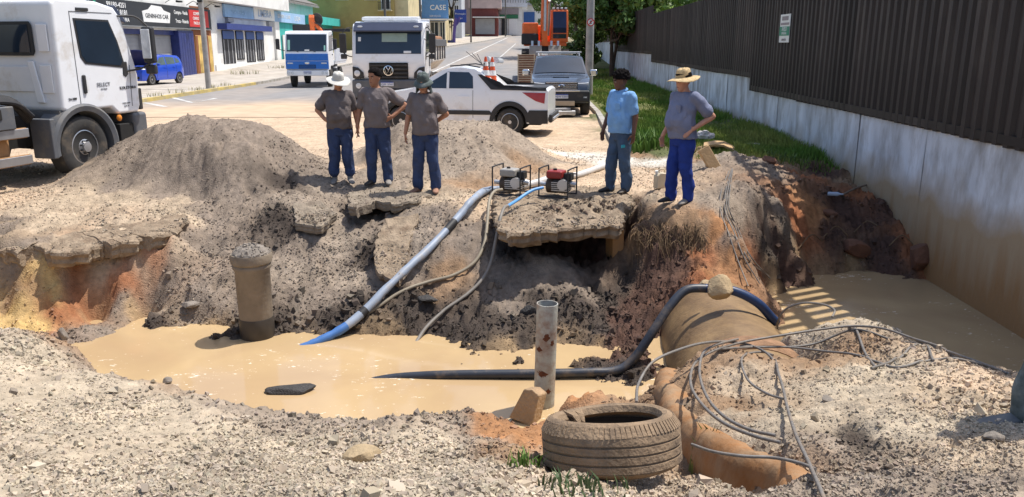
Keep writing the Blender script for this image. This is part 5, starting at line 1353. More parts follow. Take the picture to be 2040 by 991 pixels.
for k in range(6):
    MB().tube(catmull([(-.85 + .02 * k, -1.05 + .04 * k, 1.08 - .02 * k), (-1.2, -1.12 + .05 * k, 1.30 + .035 * (k % 3)), (-1.8 - .05 * k, -1.1 + .09 * k, 1.36 + .03 * (k % 3)), (-2.5, -1.0 + .08 * k, 1.38)], 5), .038, 8).build('hose', M_trim, lt)
dr = MB().lathe([(.02, -1.5), (.55, -1.5), (.62, -1.55), (1.0, -2.4), (1.14, -3.6), (.9, -5.2), (.5, -6)], 32, Matrix.Translation((0, 0, 1.98)) @ Matrix.Rotation(R(90), 4, 'Y')).build('drum', mat('drum_cream', (.55, .46, .36), rough=.7, var=.2, dirt=(.3, .17, .08), damt=.5), lt)
MB().lathe([(.60, -1.46), (.66, -1.46), (.66, -1.62), (.60, -1.62)], 32, Matrix.Translation((0, 0, 1.98)) @ Matrix.Rotation(R(90), 4, 'Y'), cap=False).build('drum_ring', M_trim, dr)
MB().tube(catmull([(-1.35, -.72, 1.2), (-1.38, -.72, 2.3), (-1.3, -.66, 2.78), (-1.0, -.4, 2.98), (-.75, .1, 3.05), (-.7, .9, 3.05)], 6), [(.13, .10)] * 31, 12).build('air_duct', M_plast, lt)
MB().box((-1.36, -.72, 1.75), (.26, .22, .3)).build('duct_joint', M_steel, lt, bevel=.03)
wheel(lt, -3.6, -1.02, .51, .3, -1, .56, truck=True); wheel(lt, -4.9, -1.02, .51, .3, -1, .56, truck=True)

ft = thing('truck', 'white tipper lorry with a black grille and round emblem, facing, behind the three men', 'truck', (-4.05, 28.0, .05), R(-90.5))
vw_cab(ft, [])
dump = MB()
for y in (-1.22, 1.22): pass
rings = [[Vector((x, y, z)) for y, z in ((-.85, 1.15), (-1.22, 1.5), (-1.25, 2.25), (1.25, 2.25), (1.22, 1.5), (.85, 1.15))] for x in (-.95, -5.6)]
MB().loft(rings).build('tipper_body', mat('tipper_white', (.62, .6, .57), rough=.6, var=.12, dirt=(.3, .2, .12), damt=.4, dscale=1.2), ft, bevel=.03)
for y in (-1.27, 1.27):
    MB().box((-3.3, y, 2.16), (4.6, .08, .26)).build('body_rail', M_plast, ft, bevel=.02)
    for k in range(5): MB().box((-1.4 - k * .95, y * .985, 1.85), (.12, .06, .6)).build('body_rib', M_plast, ft, smooth=0)
    for x in (-3.4, -4.7): wheel(ft, x, math.copysign(.98, y), .51, .3, 1 if y > 0 else -1, .56, truck=True)
    MB().cyl((-1.0, math.copysign(.98, y), .82), (-2.0, math.copysign(.98, y), .82), .32, 18).build('fuel_tank', M_under, ft)
MB().box((-3.3, 0, 2.32), (4.3, 2.3, .2)).build('load', mat('soil_load', (.30, .15, .08), rough=.95, var=.3), ft, bevel=.08)
MB().box((-.8, 0, 2.2), (.1, 2.3, 1.5)).build('headboard', M_carwhite, ft, bevel=.02)
MB().tube(catmull([(1.05, 1.0, 2.4), (1.3, 1.3, 2.2)], 3), .012, 5).build('aerial', M_trim, ft)

# ---- older blue and white flatbed with a crane
def ford_truck():
    t = thing('truck', 'old blue and white flatbed lorry with an orange crane, facing, by the turquoise shop', 'truck', (-10.45, 42.2, 0), R(-86)); t.scale = (1, 1, 1.13)
    side = [(1.15, .78), (1.24, 1.0), (1.26, 1.52), (1.22, 1.62), (.98, 2.38), (.84, 2.48), (-.42, 2.52), (-.5, 2.45), (-.5, .95), (.6, .95), (.72, .78)]
    MB().prism(side, -1.08, 1.08).build('cab', M_carwhite, t, bevel=.05, seg=3)
    xf = lambda z: float(np.interp(z, [1.0, 1.52, 1.62, 2.38], [1.24, 1.26, 1.22, .98]))
    def front(name, y0, y1, z0, z1, m, th=.02, parent=t, bev=.01):
        rows = [[Vector((xf(z) - .02, y0, z)), Vector((xf(z) + th, y0, z)), Vector((xf(z) + th, y1, z)), Vector((xf(z) - .02, y1, z))] for z in np.linspace(z0, z1, 5)]
        return MB().loft(rows).build(name, m, parent, bevel=bev)
    ws = front('windscreen', -.99, .99, 1.60, 2.34, M_carglass, .015)
    front('sticker', .86, .94, 1.64, 1.86, mat('mint', (.3, .6, .5), rough=.6), .022, ws); front('sticker', -.94, -.82, 1.66, 2.1, MATS['mint'], .022, ws); front('dash_paper', -.1, .14, 1.62, 1.68, M_white, .022, ws)
    for y in (-.4, .45): MB().tube([(1.25, y, 1.58), (1.22, y - .3, 1.66)], .014, 5).build('wiper', M_trim, t)
    up = front('upper_panel', -1.06, 1.06, 1.20, 1.50, M_ford, .025); lo = front('lower_panel', -1.07, 1.07, .84, 1.18, M_ford, .03)
    gr = front('grille', -.42, .42, .86, 1.02, M_under, .05, lo)
    for k in range(3): front('slat', -.4, .4, .88 + k * .045, .90 + k * .045, M_ford, .06, gr, 0)
    MB().ball((1.275, 0, 1.1), (.012, .12, .055), 16, 8).build('emblem', M_chrome, lo)
    bp = MB().box((1.2, 0, .66), (.2, 2.1, .24)).build('bumper', M_carwhite, t, bevel=.04)
    plate(bp, (1.31, 0, .66), FACE_X, 'LYZ 1180', .4, .13)
    for s in (1, -1):
        front('indicator', s * .84 - .14, s * .84 + .14, 1.06, 1.12, M_lamp, .045, lo)
        for y in (.76, .96): MB().lathe([(.07, 0), (.07, .02), (.01, .03)], 14, Matrix.Translation((1.3, s * y, .67)) @ Matrix.Rotation(R(90), 4, 'Y')).build('headlight', M_lamp, bp)
        m_ = MB().box((1.18, s * 1.42, 1.92), (.1, .2, .46)).build('mirror', M_trim, t, bevel=.04)
        MB().tube([(1.0, s * 1.06, 1.62), (1.18, s * 1.42, 1.7)], .018, 6).build('mirror_arm', M_trim, m_)
        MB().prism([(-.2, 2.32), (.78, 2.28), (.98, 1.66), (-.2, 1.66)], s * 1.07, s * 1.09).build('side_window', M_carglass, t, smooth=0)
        MB().box((-.05, s * 1.09, 1.45), (.16, .03, .05)).build('handle', M_trim, t, smooth=0)
        wheel(t, 0.1, s * .92, .42, .24, s, .56, truck=True); wheel(t, -3.6, s * .9, .42, .26, s, .56, truck=True)
    MB().box((-2.2, 0, .7), (5, .8, .2)).build('chassis', M_under, t, smooth=0)
    MB().box((-3.0, 0, 1.06), (4.4, 2.2, .12)).build('flatbed', M_carwhite, t, bevel=.02)
    for s in (1, -1):
        sd = MB().box((-3.0, s * 1.1, 1.42), (4.4, .05, .62)).build('side_board', M_carwhite, t, bevel=.01)
        for k in range(10): MB().box((-1.0 - k * .45, s * 1.14, 1.42), (.05, .04, .6)).build('rib', M_carwhite, sd, smooth=0)
        MB().box((-1.5, s * 1.0, .55), (.6, .1, .08)).build('step', M_carwhite, t, smooth=0); MB().box((-1.5, s * 1.0, .85), (.6, .1, .06)).build('step', M_carwhite, t, smooth=0)
        MB().box((-2.4, s * .8, .8), (.5, .3, .4)).build('tank', M_plast, t, bevel=.04)
    cr = MB().prism([(-.95, 1.2), (-.78, 1.2), (-.72, 3.1), (-.86, 3.25), (-.95, 3.1)], -.14, .14).build('crane_post', M_oran, t, bevel=.02)
    MB().tube([(-.85, 0, 3.0), (-.95, .6, 2.35), (-.95, 1.0, 2.2)], .09, 8).build('crane_arm', M_oran, cr)
    MB().box((-.85, -.55, 2.66), (.3, .9, .28)).build('crane_valve_box', M_trim, cr, bevel=.03); MB().box((-1.0, .95, 2.55), (.16, 2.0, .14)).build('crane_boom', M_trim, cr, bevel=.02)
    MB().tube(catmull([(-.8, .1, 2.9), (-.75, .45, 2.75), (-.8, .7, 2.4)], 4), .03, 6).build('hose', M_trim, cr)
    wheel(t, -1.0, 0, .3, .2, 1, .56)
    o = [c_ for c_ in t.children if c_.name.startswith('wheel')][-1]; o.name = 'spare_wheel'
    o.matrix_local = Matrix.Translation((-.95, 1.25, 2.72)) @ Matrix.Rotation(R(90), 4, 'Z')
    MB().box((-.48, 0, 2.0), (.06, 2.1, .9)).build('cab_back', M_carwhite, t, smooth=0)
    for k in range(4): MB().box((-.2, 1.085, 2.1 + k * .08), (.3, .02, .03)).build('air_vent', M_plast, t, smooth=0)
    return t
ford_truck()

# ---- excavator on a low loader
def excavator():
    z0 = zr(46) + 1.05
    t = thing('excavator', 'orange crawler excavator with a dark cab standing on the low loader trailer', 'excavator', (1.9, 47.2, z0), R(-90))
    for s in (1, -1):
        pts = []
        for k in range(24):
            a = 2 * PI * k / 24; pts.append((math.copysign(min(1, abs(1.2 * math.cos(a))), math.cos(a)) * 1.7 + .0, .42 + .42 * math.sin(a)))
        tr = MB().prism(pts, s * 1.05 - .28, s * 1.05 + .28).build('track', M_tyre, t, smooth=20)
        for k in range(9):
            MB().box((1.72 + .02 * math.cos(k), s * 1.05, .06 + k * .095), (.10, .56, .05)).build('track_pad', M_tyre, tr, smooth=0)
    MB().cyl((0, 0, .6), (0, 0, 1.0), .7, 20).build('turntable', M_trim, t)
    MB().box((-.6, 0, 1.12), (3.0, 2.4, .25)).build('platform', M_oran, t, bevel=.03)
    MB().box((-1.2, -.85, 1.75), (1.8, .9, 1.1)).build('engine_cover', M_oran, t, bevel=.06); MB().box((.2, -.85, 1.95), (1.5, .86, .66)).build('side_tank', M_oran, t, bevel=.06)
    MB().box((.62, -.88, 1.38), (.9, .96, .62)).build('tool_locker', M_trim, t, bevel=.08)
    MB().box((-2.1, 0, 1.7), (.6, 2.5, 1.0)).build('counterweight', M_oran, t, bevel=.1)
    cb = MB().prism([(.95, 1.2), (1.0, 2.0), (.72, 2.98), (-.5, 3.02), (-.6, 1.2)], .30, 1.28).build('cab', M_oran, t, bevel=.05)
    def fx(z): return float(np.interp(z, [1.2, 2.0, 2.98], [.95, 1.0, .72]))
    rows = [[Vector((fx(z) - .02, .42, z)), Vector((fx(z) + .015, .42, z)), Vector((fx(z) + .015, 1.17, z)), Vector((fx(z) - .02, 1.17, z))] for z in (1.72, 2.0, 2.4, 2.88)]
    MB().loft(rows).build('windscreen', mat('tinted_blue_glass', (.012, .02, .06), rough=.08, var=.15, spec=.6), cb, smooth=0)
    rows = [[Vector((fx(z) - .02, .42, z)), Vector((fx(z) + .015, .42, z)), Vector((fx(z) + .015, 1.17, z)), Vector((fx(z) - .02, 1.17, z))] for z in (1.42, 1.66)]
    MB().loft(rows).build('lower_window', M_carglass, cb, smooth=0)
    for k in range(4): MB().box((.7, .45 + k * .23, 3.06), (.1, .14, .1)).build('work_lamp', M_lamp, cb, bevel=.02)
    MB().box((.1, 1.0, 3.05), (.8, .5, .06)).build('roof_hatch', M_trim, cb, smooth=0)
    bm = MB(); bpts = [(.3, 1.5), (1.3, 3.0), (2.3, 3.95), (2.55, 3.8), (1.6, 2.6), (.6, 1.3)]
    bm.prism(bpts, -.28, .06).build('boom', M_oran, t, bevel=.03)
    MB().prism([(2.2, 4.15), (2.65, 4.0), (2.75, 3.5), (2.5, 1.0), (2.2, 1.0), (2.25, 3.5)], -.26, .04).build('stick', M_oran, t, bevel=.03)
    MB().cyl((1.0, .14, 1.6), (2.3, .14, 3.4), .08, 10).build('ram', M_steel, t); MB().cyl((2.72, -.11, 3.9), (2.8, -.11, 1.8), .07, 10).build('ram', M_steel, t)
    MB().tube(catmull([(.6, .12, 1.8), (1.5, .16, 3.3), (2.2, .1, 4.2), (2.5, .1, 3.6)], 5), .03, 6).build('hose', M_trim, t)
    for y in (-.95, .1):
        bk = MB().prism([(2.5, .95), (2.62, 1.05), (2.85, .5), (2.5, -.02), (2.2, .3), (2.3, .8)], y, y + .68).build('bucket', mat('bucket_grey', (.33, .30, .26), rough=.7, var=.2, dirt=(.25, .17, .1), damt=.4), t, bevel=.02)
        for k in range(2): MB().prism([(2.55, 1.0), (2.68, 1.0), (2.62, 1.28)], y + .1 + k * .36, y + .22 + k * .36).build('tooth', M_alloy, bk, smooth=0)
    return t
excavator()
def low_loader():
    t = thing('trailer', 'yellow low loader trailer with raised plank ramps behind the dark pickup', 'trailer', (1.75, 43.5, zr(44)), R(-90))
    MB().box((-5, 0, .88), (11, 2.7, .28)).build('deck', M_tan, t, bevel=.03)
    for k in range(8): MB().box((.2 - k * .42, 0, 1.03), (.36, 2.66, .04)).build('plank', M_wood, t, smooth=0)
    MB().box((.55, .3, .62), (.3, 2.0, .7)).build('tail_frame', M_yelm, t, bevel=.03)
    for s in (1, -1):
        for x in (-2, -3.3): wheel(t, x, s * 1.0, .42, .3, s, .56, truck=True)
    rt = Matrix.Rotation(R(-14), 4, 'Y')
    for y, full in ((-1.0, True), (1.0, False)):
        M = Matrix.Translation((.95, y, .12)) @ rt
        fr = MB()
        for dy in (-.42, .42): fr.box(M @ Vector((0, dy, .78)), (.12, .07, 1.6), M.to_3x3())
        rp = fr.build('ramp', M_tan, t, bevel=.01)
        for k in range(12):
            MB().box(M @ Vector((.03, 0, .10 + k * .125)), (.08, .80, .075), M.to_3x3()).build('slat', M_wood, rp, smooth=0)
            MB().box(M @ Vector((.05, 0, .165 + k * .125)), (.05, .92, .028), M.to_3x3()).build('rung', M_tan, rp, smooth=0)
    M = Matrix.Translation((.85, .05, .35)) @ Matrix.Rotation(R(20), 4, 'X')
    MB().box(M @ Vector((0, 0, 0)), (.1, 1.0, .42), M.to_3x3()).build('stay', M_yelm, t, bevel=.02)
    MB().box((.75, .3, .95), (.12, 1.4, .26)).build('tail_plate', M_yelm, t, bevel=.02)
    return t
low_loader()
# ------------------------------------------------------------------ people
def skin_mat(name, col): return mat(name, col, rough=.55, var=.12, scale=14, bump=.15, bscale=60, spec=.4)
SK_A = skin_mat('skin_tan', (.46, .22, .13)); SK_B = skin_mat('skin_brown', (.36, .17, .10)); SK_C = skin_mat('skin_dark', (.14, .066, .042)); SK_D = skin_mat('skin_pink', (.56, .28, .19))
def cloth(name, col, var=.2, dirt=None, damt=.2): return mat(name, col, rough=.9, var=var, scale=5, bump=.35, bscale=45, dirt=dirt, damt=damt, dscale=4, spec=.2)
C_grey = cloth('shirt_taupe', (.165, .14, .138)); vary(C_grey, .85, 1.25); C_navy = cloth('trouser_navy', (.045, .065, .135), .3, (.16, .15, .15), .12)
C_polo = cloth('polo_blue', (.22, .42, .72)); C_jean = cloth('jeans_grey_blue', (.075, .115, .18), .3, (.2, .2, .2), .15); C_bl = cloth('trouser_blue', (.028, .055, .26), .25)
C_tee = cloth('shirt_blue_grey', (.21, .23, .33)); C_hatw = cloth('hat_white', (.62, .60, .55), .2, (.35, .33, .3), .25); C_hatd = cloth('hat_dark', (.10, .12, .115), .35, (.3, .33, .33), .25)
C_straw = mat('straw', (.58, .42, .22), rough=.85, var=.3, scale=30, bump=.6, bscale=90)
C_shoe = mat('shoe_dark', (.03, .028, .027), rough=.7, var=.3, dirt=(.25, .2, .15), damt=.35, dscale=6); C_shoeg = mat('shoe_dusty', (.22, .2, .18), rough=.85, var=.3, scale=9)
C_shoeb = mat('shoe_brown', (.28, .15, .10), rough=.8, var=.25, scale=8); C_boot = mat('boot_rubber', (.12, .125, .13), rough=.55, var=.2, scale=9, dirt=(.25, .23, .2), damt=.35, dscale=5)
C_hair = mat('hair_black', (.010, .008, .008), rough=.9, spec=.1, var=.3, scale=30, bump=.8, bscale=120); C_eye = mat('eye_white', (.6, .58, .55), rough=.3); C_lip = skin_mat('lip', (.25, .09, .07))
C_patch = mat('reflective_band', (.05, .45, .55), rough=.5)

def bake(mb, name, m, parent, voxel, fold=0.0, fs=9, dec=1.0, smooth_it=2, seed=0, M=None, zsq=1.0):
    o = mb.build('tmp', m, None, smooth=0)
    r = o.modifiers.new('r', 'REMESH'); r.mode = 'VOXEL'; r.voxel_size = voxel; r.use_smooth_shade = True
    if smooth_it: q = o.modifiers.new('s', 'SMOOTH'); q.iterations = smooth_it; q.factor = .5
    if dec < 1: d = o.modifiers.new('d', 'DECIMATE'); d.ratio = dec
    dg = bpy.context.evaluated_depsgraph_get()
    me = bpy.data.meshes.new_from_object(o.evaluated_get(dg))
    bpy.data.objects.remove(o)
    n = len(me.vertices)
    if fold and n:
        co = np.empty(n * 3, np.float32); me.vertices.foreach_get('co', co); co = co.reshape(-1, 3)
        no = np.empty(n * 3, np.float32); me.vertices.foreach_get('normal', no); no = no.reshape(-1, 3)
        p = co.astype(float) * np.array([1, 1, zsq])
        dsp = np.abs(noise3(p, fs, seed)) * 1.2 + .6 * noise3(p, fs * 2.1, seed + 3)
        co = co + no * (dsp * fold)[:, None]
        me.vertices.foreach_set('co', co.astype(np.float32).ravel())
    me.name = name; me.materials.clear(); me.materials.append(m)
    me.polygons.foreach_set('use_smooth', np.ones(len(me.polygons), bool))
    me.update()
    o = bpy.data.objects.new(name, me); COL.objects.link(o); o.parent = parent
    return o

def limb(mb, pts, rad, n=12, k=4):
    pts = catmull(pts, k); m = len(rad)
    rr = [float(np.interp(i / (len(pts) - 1) * (m - 1), range(m), rad)) for i in range(len(pts))]
    mb.tube(pts, rr, n); mb.ball(pts[0], rr[0], 10, 6); mb.ball(pts[-1], rr[-1], 10, 6)

def hand(mb, wr, d, nrm, side, curl=.5):
    """palm, four unequal bent fingers and a thumb; d = along the hand, nrm = palm side, side = towards the thumb"""
    wr, d, nrm, side = Vector(wr), Vector(d).normalized(), Vector(nrm).normalized(), Vector(side).normalized()
    rings = []
    for f, wd, th in ((-.02, .026, .02), (.02, .034, .017), (.06, .041, .015), (.092, .040, .013)):
        c_ = wr + d * f
        rings.append([c_ + side * wd * math.cos(a) + nrm * th * math.sin(a) for a in np.linspace(0, 2 * PI, 12, endpoint=False)])
    mb.loft(rings)
    for k, (off, L) in enumerate(((.030, .070), (.010, .080), (-.011, .074), (-.031, .058))):
        p = wr + d * .088 + side * off; dd = d.copy(); pts = [p - d * .02, p]
        for j in range(3):
            a = curl * (.5 + .35 * j) + .05 * k
            dd = (d * math.cos(a * (j + 1) * .55) + nrm * math.sin(a * (j + 1) * .55)).normalized()
            p = p + dd * L * (.45, .32, .26)[j]; pts.append(p)
        mb.tube(pts, [.0095, .0095, .009, .0085, .0065], 8)
    p = wr + d * .022 + side * .028
    mb.tube([p, p + (d * .5 + side * .75 + nrm * .3).normalized() * .04, p + (d * .75 + side * .55 + nrm * .45).normalized() * .07, p + (d * .9 + side * .35 + nrm * .5).normalized() * .092], [.013, .012, .0105, .007], 8)

def shoe(mb, ank, yaw, L=.27, wd=.048, high=.0):
    ank = Vector(ank); c_, s_ = math.cos(yaw), math.sin(yaw)
    def W(x, y, z): return Vector((ank.x + x * c_ - y * s_, ank.y + x * s_ + y * c_, z))
    rings = []
    for f, ww, hh in ((.075, .026, .05), (.06, .036, .085), (.02, .042, .10), (-.03, .044, .085), (-.08, .049, .065), (-.13, .048, .05), (-.165, .036, .04), (-.185, .018, .03)):
        f *= L / .27; ww *= wd / .048
        rings.append([W(ww * math.cos(a), f, max(.002, hh / 2 + hh / 2 * math.sin(a) * (1 if math.sin(a) > 0 else .96))) for a in np.linspace(0, 2 * PI, 14, endpoint=False)])
    mb.loft(rings)
    mb.tube([W(0, .015, .05), W(0, .015, .11 + high)], [.045 * wd / .048, .046 * wd / .048], 12)

def human(label, pos, yaw, sk, shirt, trouser, shoes, arms, look=(0, 0), belly=0.0, h=1.74, feet=((-.12, 0, .15), (.12, 0, -.15)), hair=None, roll=False, polo=False, bend=0.0, seed=1, stubble=False, boots=False, heavy=1.0):
    t = thing('person', label, 'person', pos, yaw)
    k = h / 1.74; t.scale = (k, k, k)
    B = Matrix.Translation((0, 0, .95)) @ Matrix.Rotation(bend, 4, 'X') @ Matrix.Translation((0, 0, -.95))
    HM = B @ Matrix.Translation((0, 0, 1.49)) @ Matrix.Rotation(look[0], 4, 'Z') @ Matrix.Rotation(look[1], 4, 'X')
    def U(p): return B @ Vector(p)
    def torso(mb, grow, z0, z1):
        prof = ((.80, .165, .115, 0), (.88, .172, .122, 0), (.96, .160, .118, -.3), (1.04, .155, .116, -.9), (1.12, .158, .118, -1), (1.2, .158, .120, -.7), (1.3, .166, .120, -.3), (1.37, .160, .108, 0), (1.425, .128, .088, 0), (1.465, .095, .072, 0), (1.49, .066, .064, 0))
        rings = []
        for (z, rx, ry, bl) in prof:
            if z < z0 - 1e-6 or z > z1 + 1e-6: continue
            g = grow if z < 1.44 else grow * .6
            rx *= heavy
            rings.append([U(((rx + g) * math.copysign(abs(math.cos(a)) ** .85, math.cos(a)), (ry + g + belly * max(0, -bl) * .5) * math.sin(a) + belly * bl * .8 + .01, z)) for a in np.linspace(0, 2 * PI, 22, endpoint=False)])
        mb.loft(rings)
    # ---- body: one continuous skin
    mb = MB(); torso(mb, -.012, .8, 1.49)
    limb(mb, [U((0, .015, 1.44)), U((0, .0, 1.50)), HM @ Vector((0, -.005, .05))], [.062, .056, .056])
    hr = tuple((a_ * 1.06, b_ * 1.05, c_ * 1.05, d_) for a_, b_, c_, d_ in ((-.012, .018, .020, -.070), (.0, .036, .036, -.058), (.025, .052, .066, -.030), (.06, .066, .085, -.012), (.10, .074, .096, .0), (.14, .077, .099, .004), (.18, .074, .094, .006), (.215, .060, .075, .006), (.236, .034, .045, .006), (.243, .012, .016, .006)))
    mb.loft([[HM @ Vector((rx * math.cos(a), ry * math.sin(a) + yo, z + .02)) for a in np.linspace(0, 2 * PI, 20, endpoint=False)] for z, rx, ry, yo in hr])
    mb.loft([[HM @ Vector(q) for q in r_] for r_ in ([(-.008, -.092, .145), (.008, -.092, .145), (.007, -.075, .145), (-.007, -.075, .145)], [(-.013, -.112, .108), (.013, -.112, .108), (.012, -.07, .105), (-.012, -.07, .105)], [(-.016, -.1, .095), (.016, -.1, .095), (.014, -.07, .09), (-.014, -.07, .09)])])
    mb.ball(HM @ Vector((0, -.082, .15)), (.052, .022, .011), 12, 6, M=HM.to_3x3()); mb.ball(HM @ Vector((0, -.086, .068)), (.026, .014, .012), 10, 6, M=HM.to_3x3()); mb.ball(HM @ Vector((0, -.076, .03)), (.022, .018, .016), 10, 6, M=HM.to_3x3())
    for s in (-1, 1): mb.ball(HM @ Vector((s * .078, .008, .115)), (.011, .020, .034), 8, 8, M=HM.to_3x3())
    for s, (el, wr, hd, pn, th) in zip((-1, 1), arms):
        sh = (s * .163 * (.6 + .4 * heavy), .012, 1.405)
        limb(mb, [U((s * .12, .012, 1.39)), U(sh), U(el)], [.052, .050, .047, .042]); limb(mb, [U(el), U(Vector(el).lerp(Vector(wr), .3)), U(wr)], [.043, .043, .036, .028])
        hand(mb, U(wr), B.to_3x3() @ Vector(hd), B.to_3x3() @ Vector(pn), B.to_3x3() @ Vector(th))
    for s, (fx, fy, fa) in zip((-1, 1), feet):
        limb(mb, [(s * .085, .01, .88), (s * .095 + (fx - s * .11) * .5, fy * .5 - .02, .5), (fx, fy + .01, .09)], [.088, .07, .052, .05, .036]); mb.ball((fx, fy - .02, .045), (.028, .05, .028), 10, 6)
    bd = bake(mb, 'body', sk, t, .0075, dec=.45, smooth_it=2)
    for s in (-1, 1):
        e_ = MB().ball(HM @ Vector((s * .031, -.0865, .134)), (.0125, .007, .007), 10, 6, M=HM.to_3x3()).build('eye', C_eye, bd)
        MB().ball(HM @ Vector((s * .031, -.092, .134)), (.006, .003, .006), 8, 6, M=HM.to_3x3()).build('pupil', C_hair, bd)
        MB().tube([HM @ Vector((s * .014, -.098, .153)), HM @ Vector((s * .034, -.099, .159)), HM @ Vector((s * .054, -.084, .152))], [.005, .006, .003], 6).build('eyebrow', C_hair, bd)
    MB().ball(HM @ Vector((0, -.0965, .068)), (.024, .006, .008), 10, 6, M=HM.to_3x3()).build('mouth', C_lip, bd)
    # ---- clothes
    mb = MB(); torso(mb, .027, .88, 1.47)
    for s, (el, wr, hd, pn, th) in zip((-1, 1), arms):
        sh = Vector((s * .163 * (.6 + .4 * heavy), .012, 1.40)); e2 = sh.lerp(Vector(el), .72)
        limb(mb, [U((s * .10, .012, 1.355)), U(sh), U(sh.lerp(Vector(el), .4)), U(e2)], [.088, .082, .074, .068, .070], 14)
    st = bake(mb, 'shirt', shirt, t, .011, .019, 9.5, 1, 2, seed, zsq=.8)
    if polo:
        MB().tube([HM @ Vector((math.cos(a) * .072, math.sin(a) * .074 + .004, -.006 + .012 * math.sin(a))) for a in np.linspace(-1.2, 4.34, 16)], (.016, .016) and [(.010, .020)] * 16, 8).build('collar', shirt, st)
    else:
        MB().tube([U((math.cos(a) * .078, math.sin(a) * .078 + .006, 1.468 + .014 * math.sin(a))) for a in np.linspace(0, 2 * PI, 20)], .008, 6).build('collar', shirt, st)
    pk = MB().box(U((.085, -.152 - belly * .35, 1.27)), (.085, .012, .095), B.to_3x3()).build('pocket', shirt, st, bevel=.004)
    mb = MB()
    rings = [[((rx * heavy + .006) * math.cos(a), (ry + .004 + belly * .2) * math.sin(a) + .012, z) for a in np.linspace(0, 2 * PI, 20, endpoint=False)] for z, rx, ry in ((.78, .15, .105), (.88, .168, .125), (.97, .160, .118), (1.0, .158, .114))]
    mb.loft(rings)
    for s, (fx, fy, fa) in zip((-1, 1), feet):
        zb_ = .17 if roll else .075
        limb(mb, [(s * .085, .01, .86), (s * .093, .0, .72), (s * .095 + (fx - s * .11) * .5, fy * .5 - .02, .48), (fx, fy + .015, .25), (fx, fy + .012, zb_)], [.104, .106, .092, .084, .078, .075, .072], 14)
        if roll: mb.tube([(fx, fy + .012, zb_ - .02), (fx, fy + .012, zb_ + .05)], .082, 14)
    tr = bake(mb, 'trousers', trouser, t, .011, .017, 9, 1, 2, seed + 2, zsq=.9)
    for s, (fx, fy, fa) in zip((-1, 1), feet):
        mb = MB(); shoe(mb, (fx, fy, 0), fa, .285 if not boots else .37, .048 if not boots else .058, .0 if not boots else .2)
        bake(mb, 'boot' if boots else 'shoe', shoes if not isinstance(shoes, tuple) else shoes[0 if s < 0 else 1], t, .0075, 0, 9, 1, 3)
    if hair == 'short' or hair == 'curly':
        mb = MB(); gr_ = .016 if hair == 'short' else .028
        rings = []
        for i in range(9):
            th = (PI * (.56 if hair == 'short' else .53)) * (i + .2) / 8
            rings.append([HM @ Vector(((.082 + gr_) * math.sin(th) * math.cos(a), (.104 + gr_) * math.sin(th) * math.sin(a) + .010 + (.028 * max(0, -math.sin(a)) * (1 if i > 5 else 0)), .176 + (.097 + gr_) * math.cos(th) + (.014 * max(0, -math.sin(a)) if i > 6 else 0) - (.03 * max(0, math.sin(a)) if i > 6 else 0))) for a in np.linspace(0, 2 * PI, 20, endpoint=False)])
        mb.loft(rings)
        bake(mb, 'hair', C_hair, t, .007, .002 if hair == 'short' else .016, 40, 1, 0)
    if stubble:
        MB().ball(HM @ Vector((0, -.088, .083)), (.024, .008, .005), 10, 6, M=HM.to_3x3()).build('moustache', C_hair, bd); MB().ball(HM @ Vector((0, -.082, .028)), (.020, .014, .012), 10, 6, M=HM.to_3x3()).build('goatee', C_hair, bd)
    return t, HM

def hat(t, HM, m, brim, crown_h, droop, tilt=0.0, seed=1, r0=.088, wav=.012, flap=False, label='hat'):
    M = HM @ Matrix.Translation((0, .008, .175)) @ Matrix.Rotation(tilt, 4, 'X')
    r = random.Random(seed); ph = [r.random() * 6 for _ in range(4)]; n = 36
    prof = [(.001, crown_h), (r0 * .55, crown_h), (r0 * .86, crown_h * .90), (r0 * .99, crown_h * .62), (r0 * 1.07, .015), (r0 * 1.12, .0)]
    for j in range(1, 6): f = j / 5; prof.append((r0 * 1.12 + (brim - r0 * 1.12) * f, -droop * f * f))
    rings = []
    for i, (rr, z) in enumerate(prof):
        amp = wav * max(0, (i - 5) / 5)
        rings.append([M @ Vector((rr * math.cos(a) * .94, rr * 1.08 * math.sin(a), z + amp * (math.sin(2 * a + ph[0]) + .6 * math.sin(3 * a + ph[1])) + (.006 * math.sin(5 * a + ph[2]) if i < 5 else 0))) for a in np.linspace(0, 2 * PI, n, endpoint=False)])
    inner = [[q - (M.to_3x3() @ Vector((0, 0, .006))) for q in rg] for rg in rings[::-1]]
    o = MB().loft(rings + inner).build('hat', m, t, smooth=60)
    MB().lathe([(r0 * 1.085, .018), (r0 * 1.10, .018), (r0 * 1.06, .042), (r0 * 1.05, .042)], 28, M @ Matrix.Diagonal((.94, 1.08, 1, 1)), cap=False).build('band', m, o)
    if flap:
        rings = []
        for i in range(6):
            f = i / 5
            rings.append([M @ Vector(((.098 + .03 * f) * math.cos(a), (.11 + .02 * f) * math.sin(a), -.005 - .2 * f + .012 * math.sin(6 * a))) for a in np.linspace(-.55, PI + .55, 18)])
        b = MB().loft(rings, cap=False, closed=False); b.build('neck_flap', m, o, smooth=60).modifiers.new('s', 'SOLIDIFY').thickness = .006
    return o

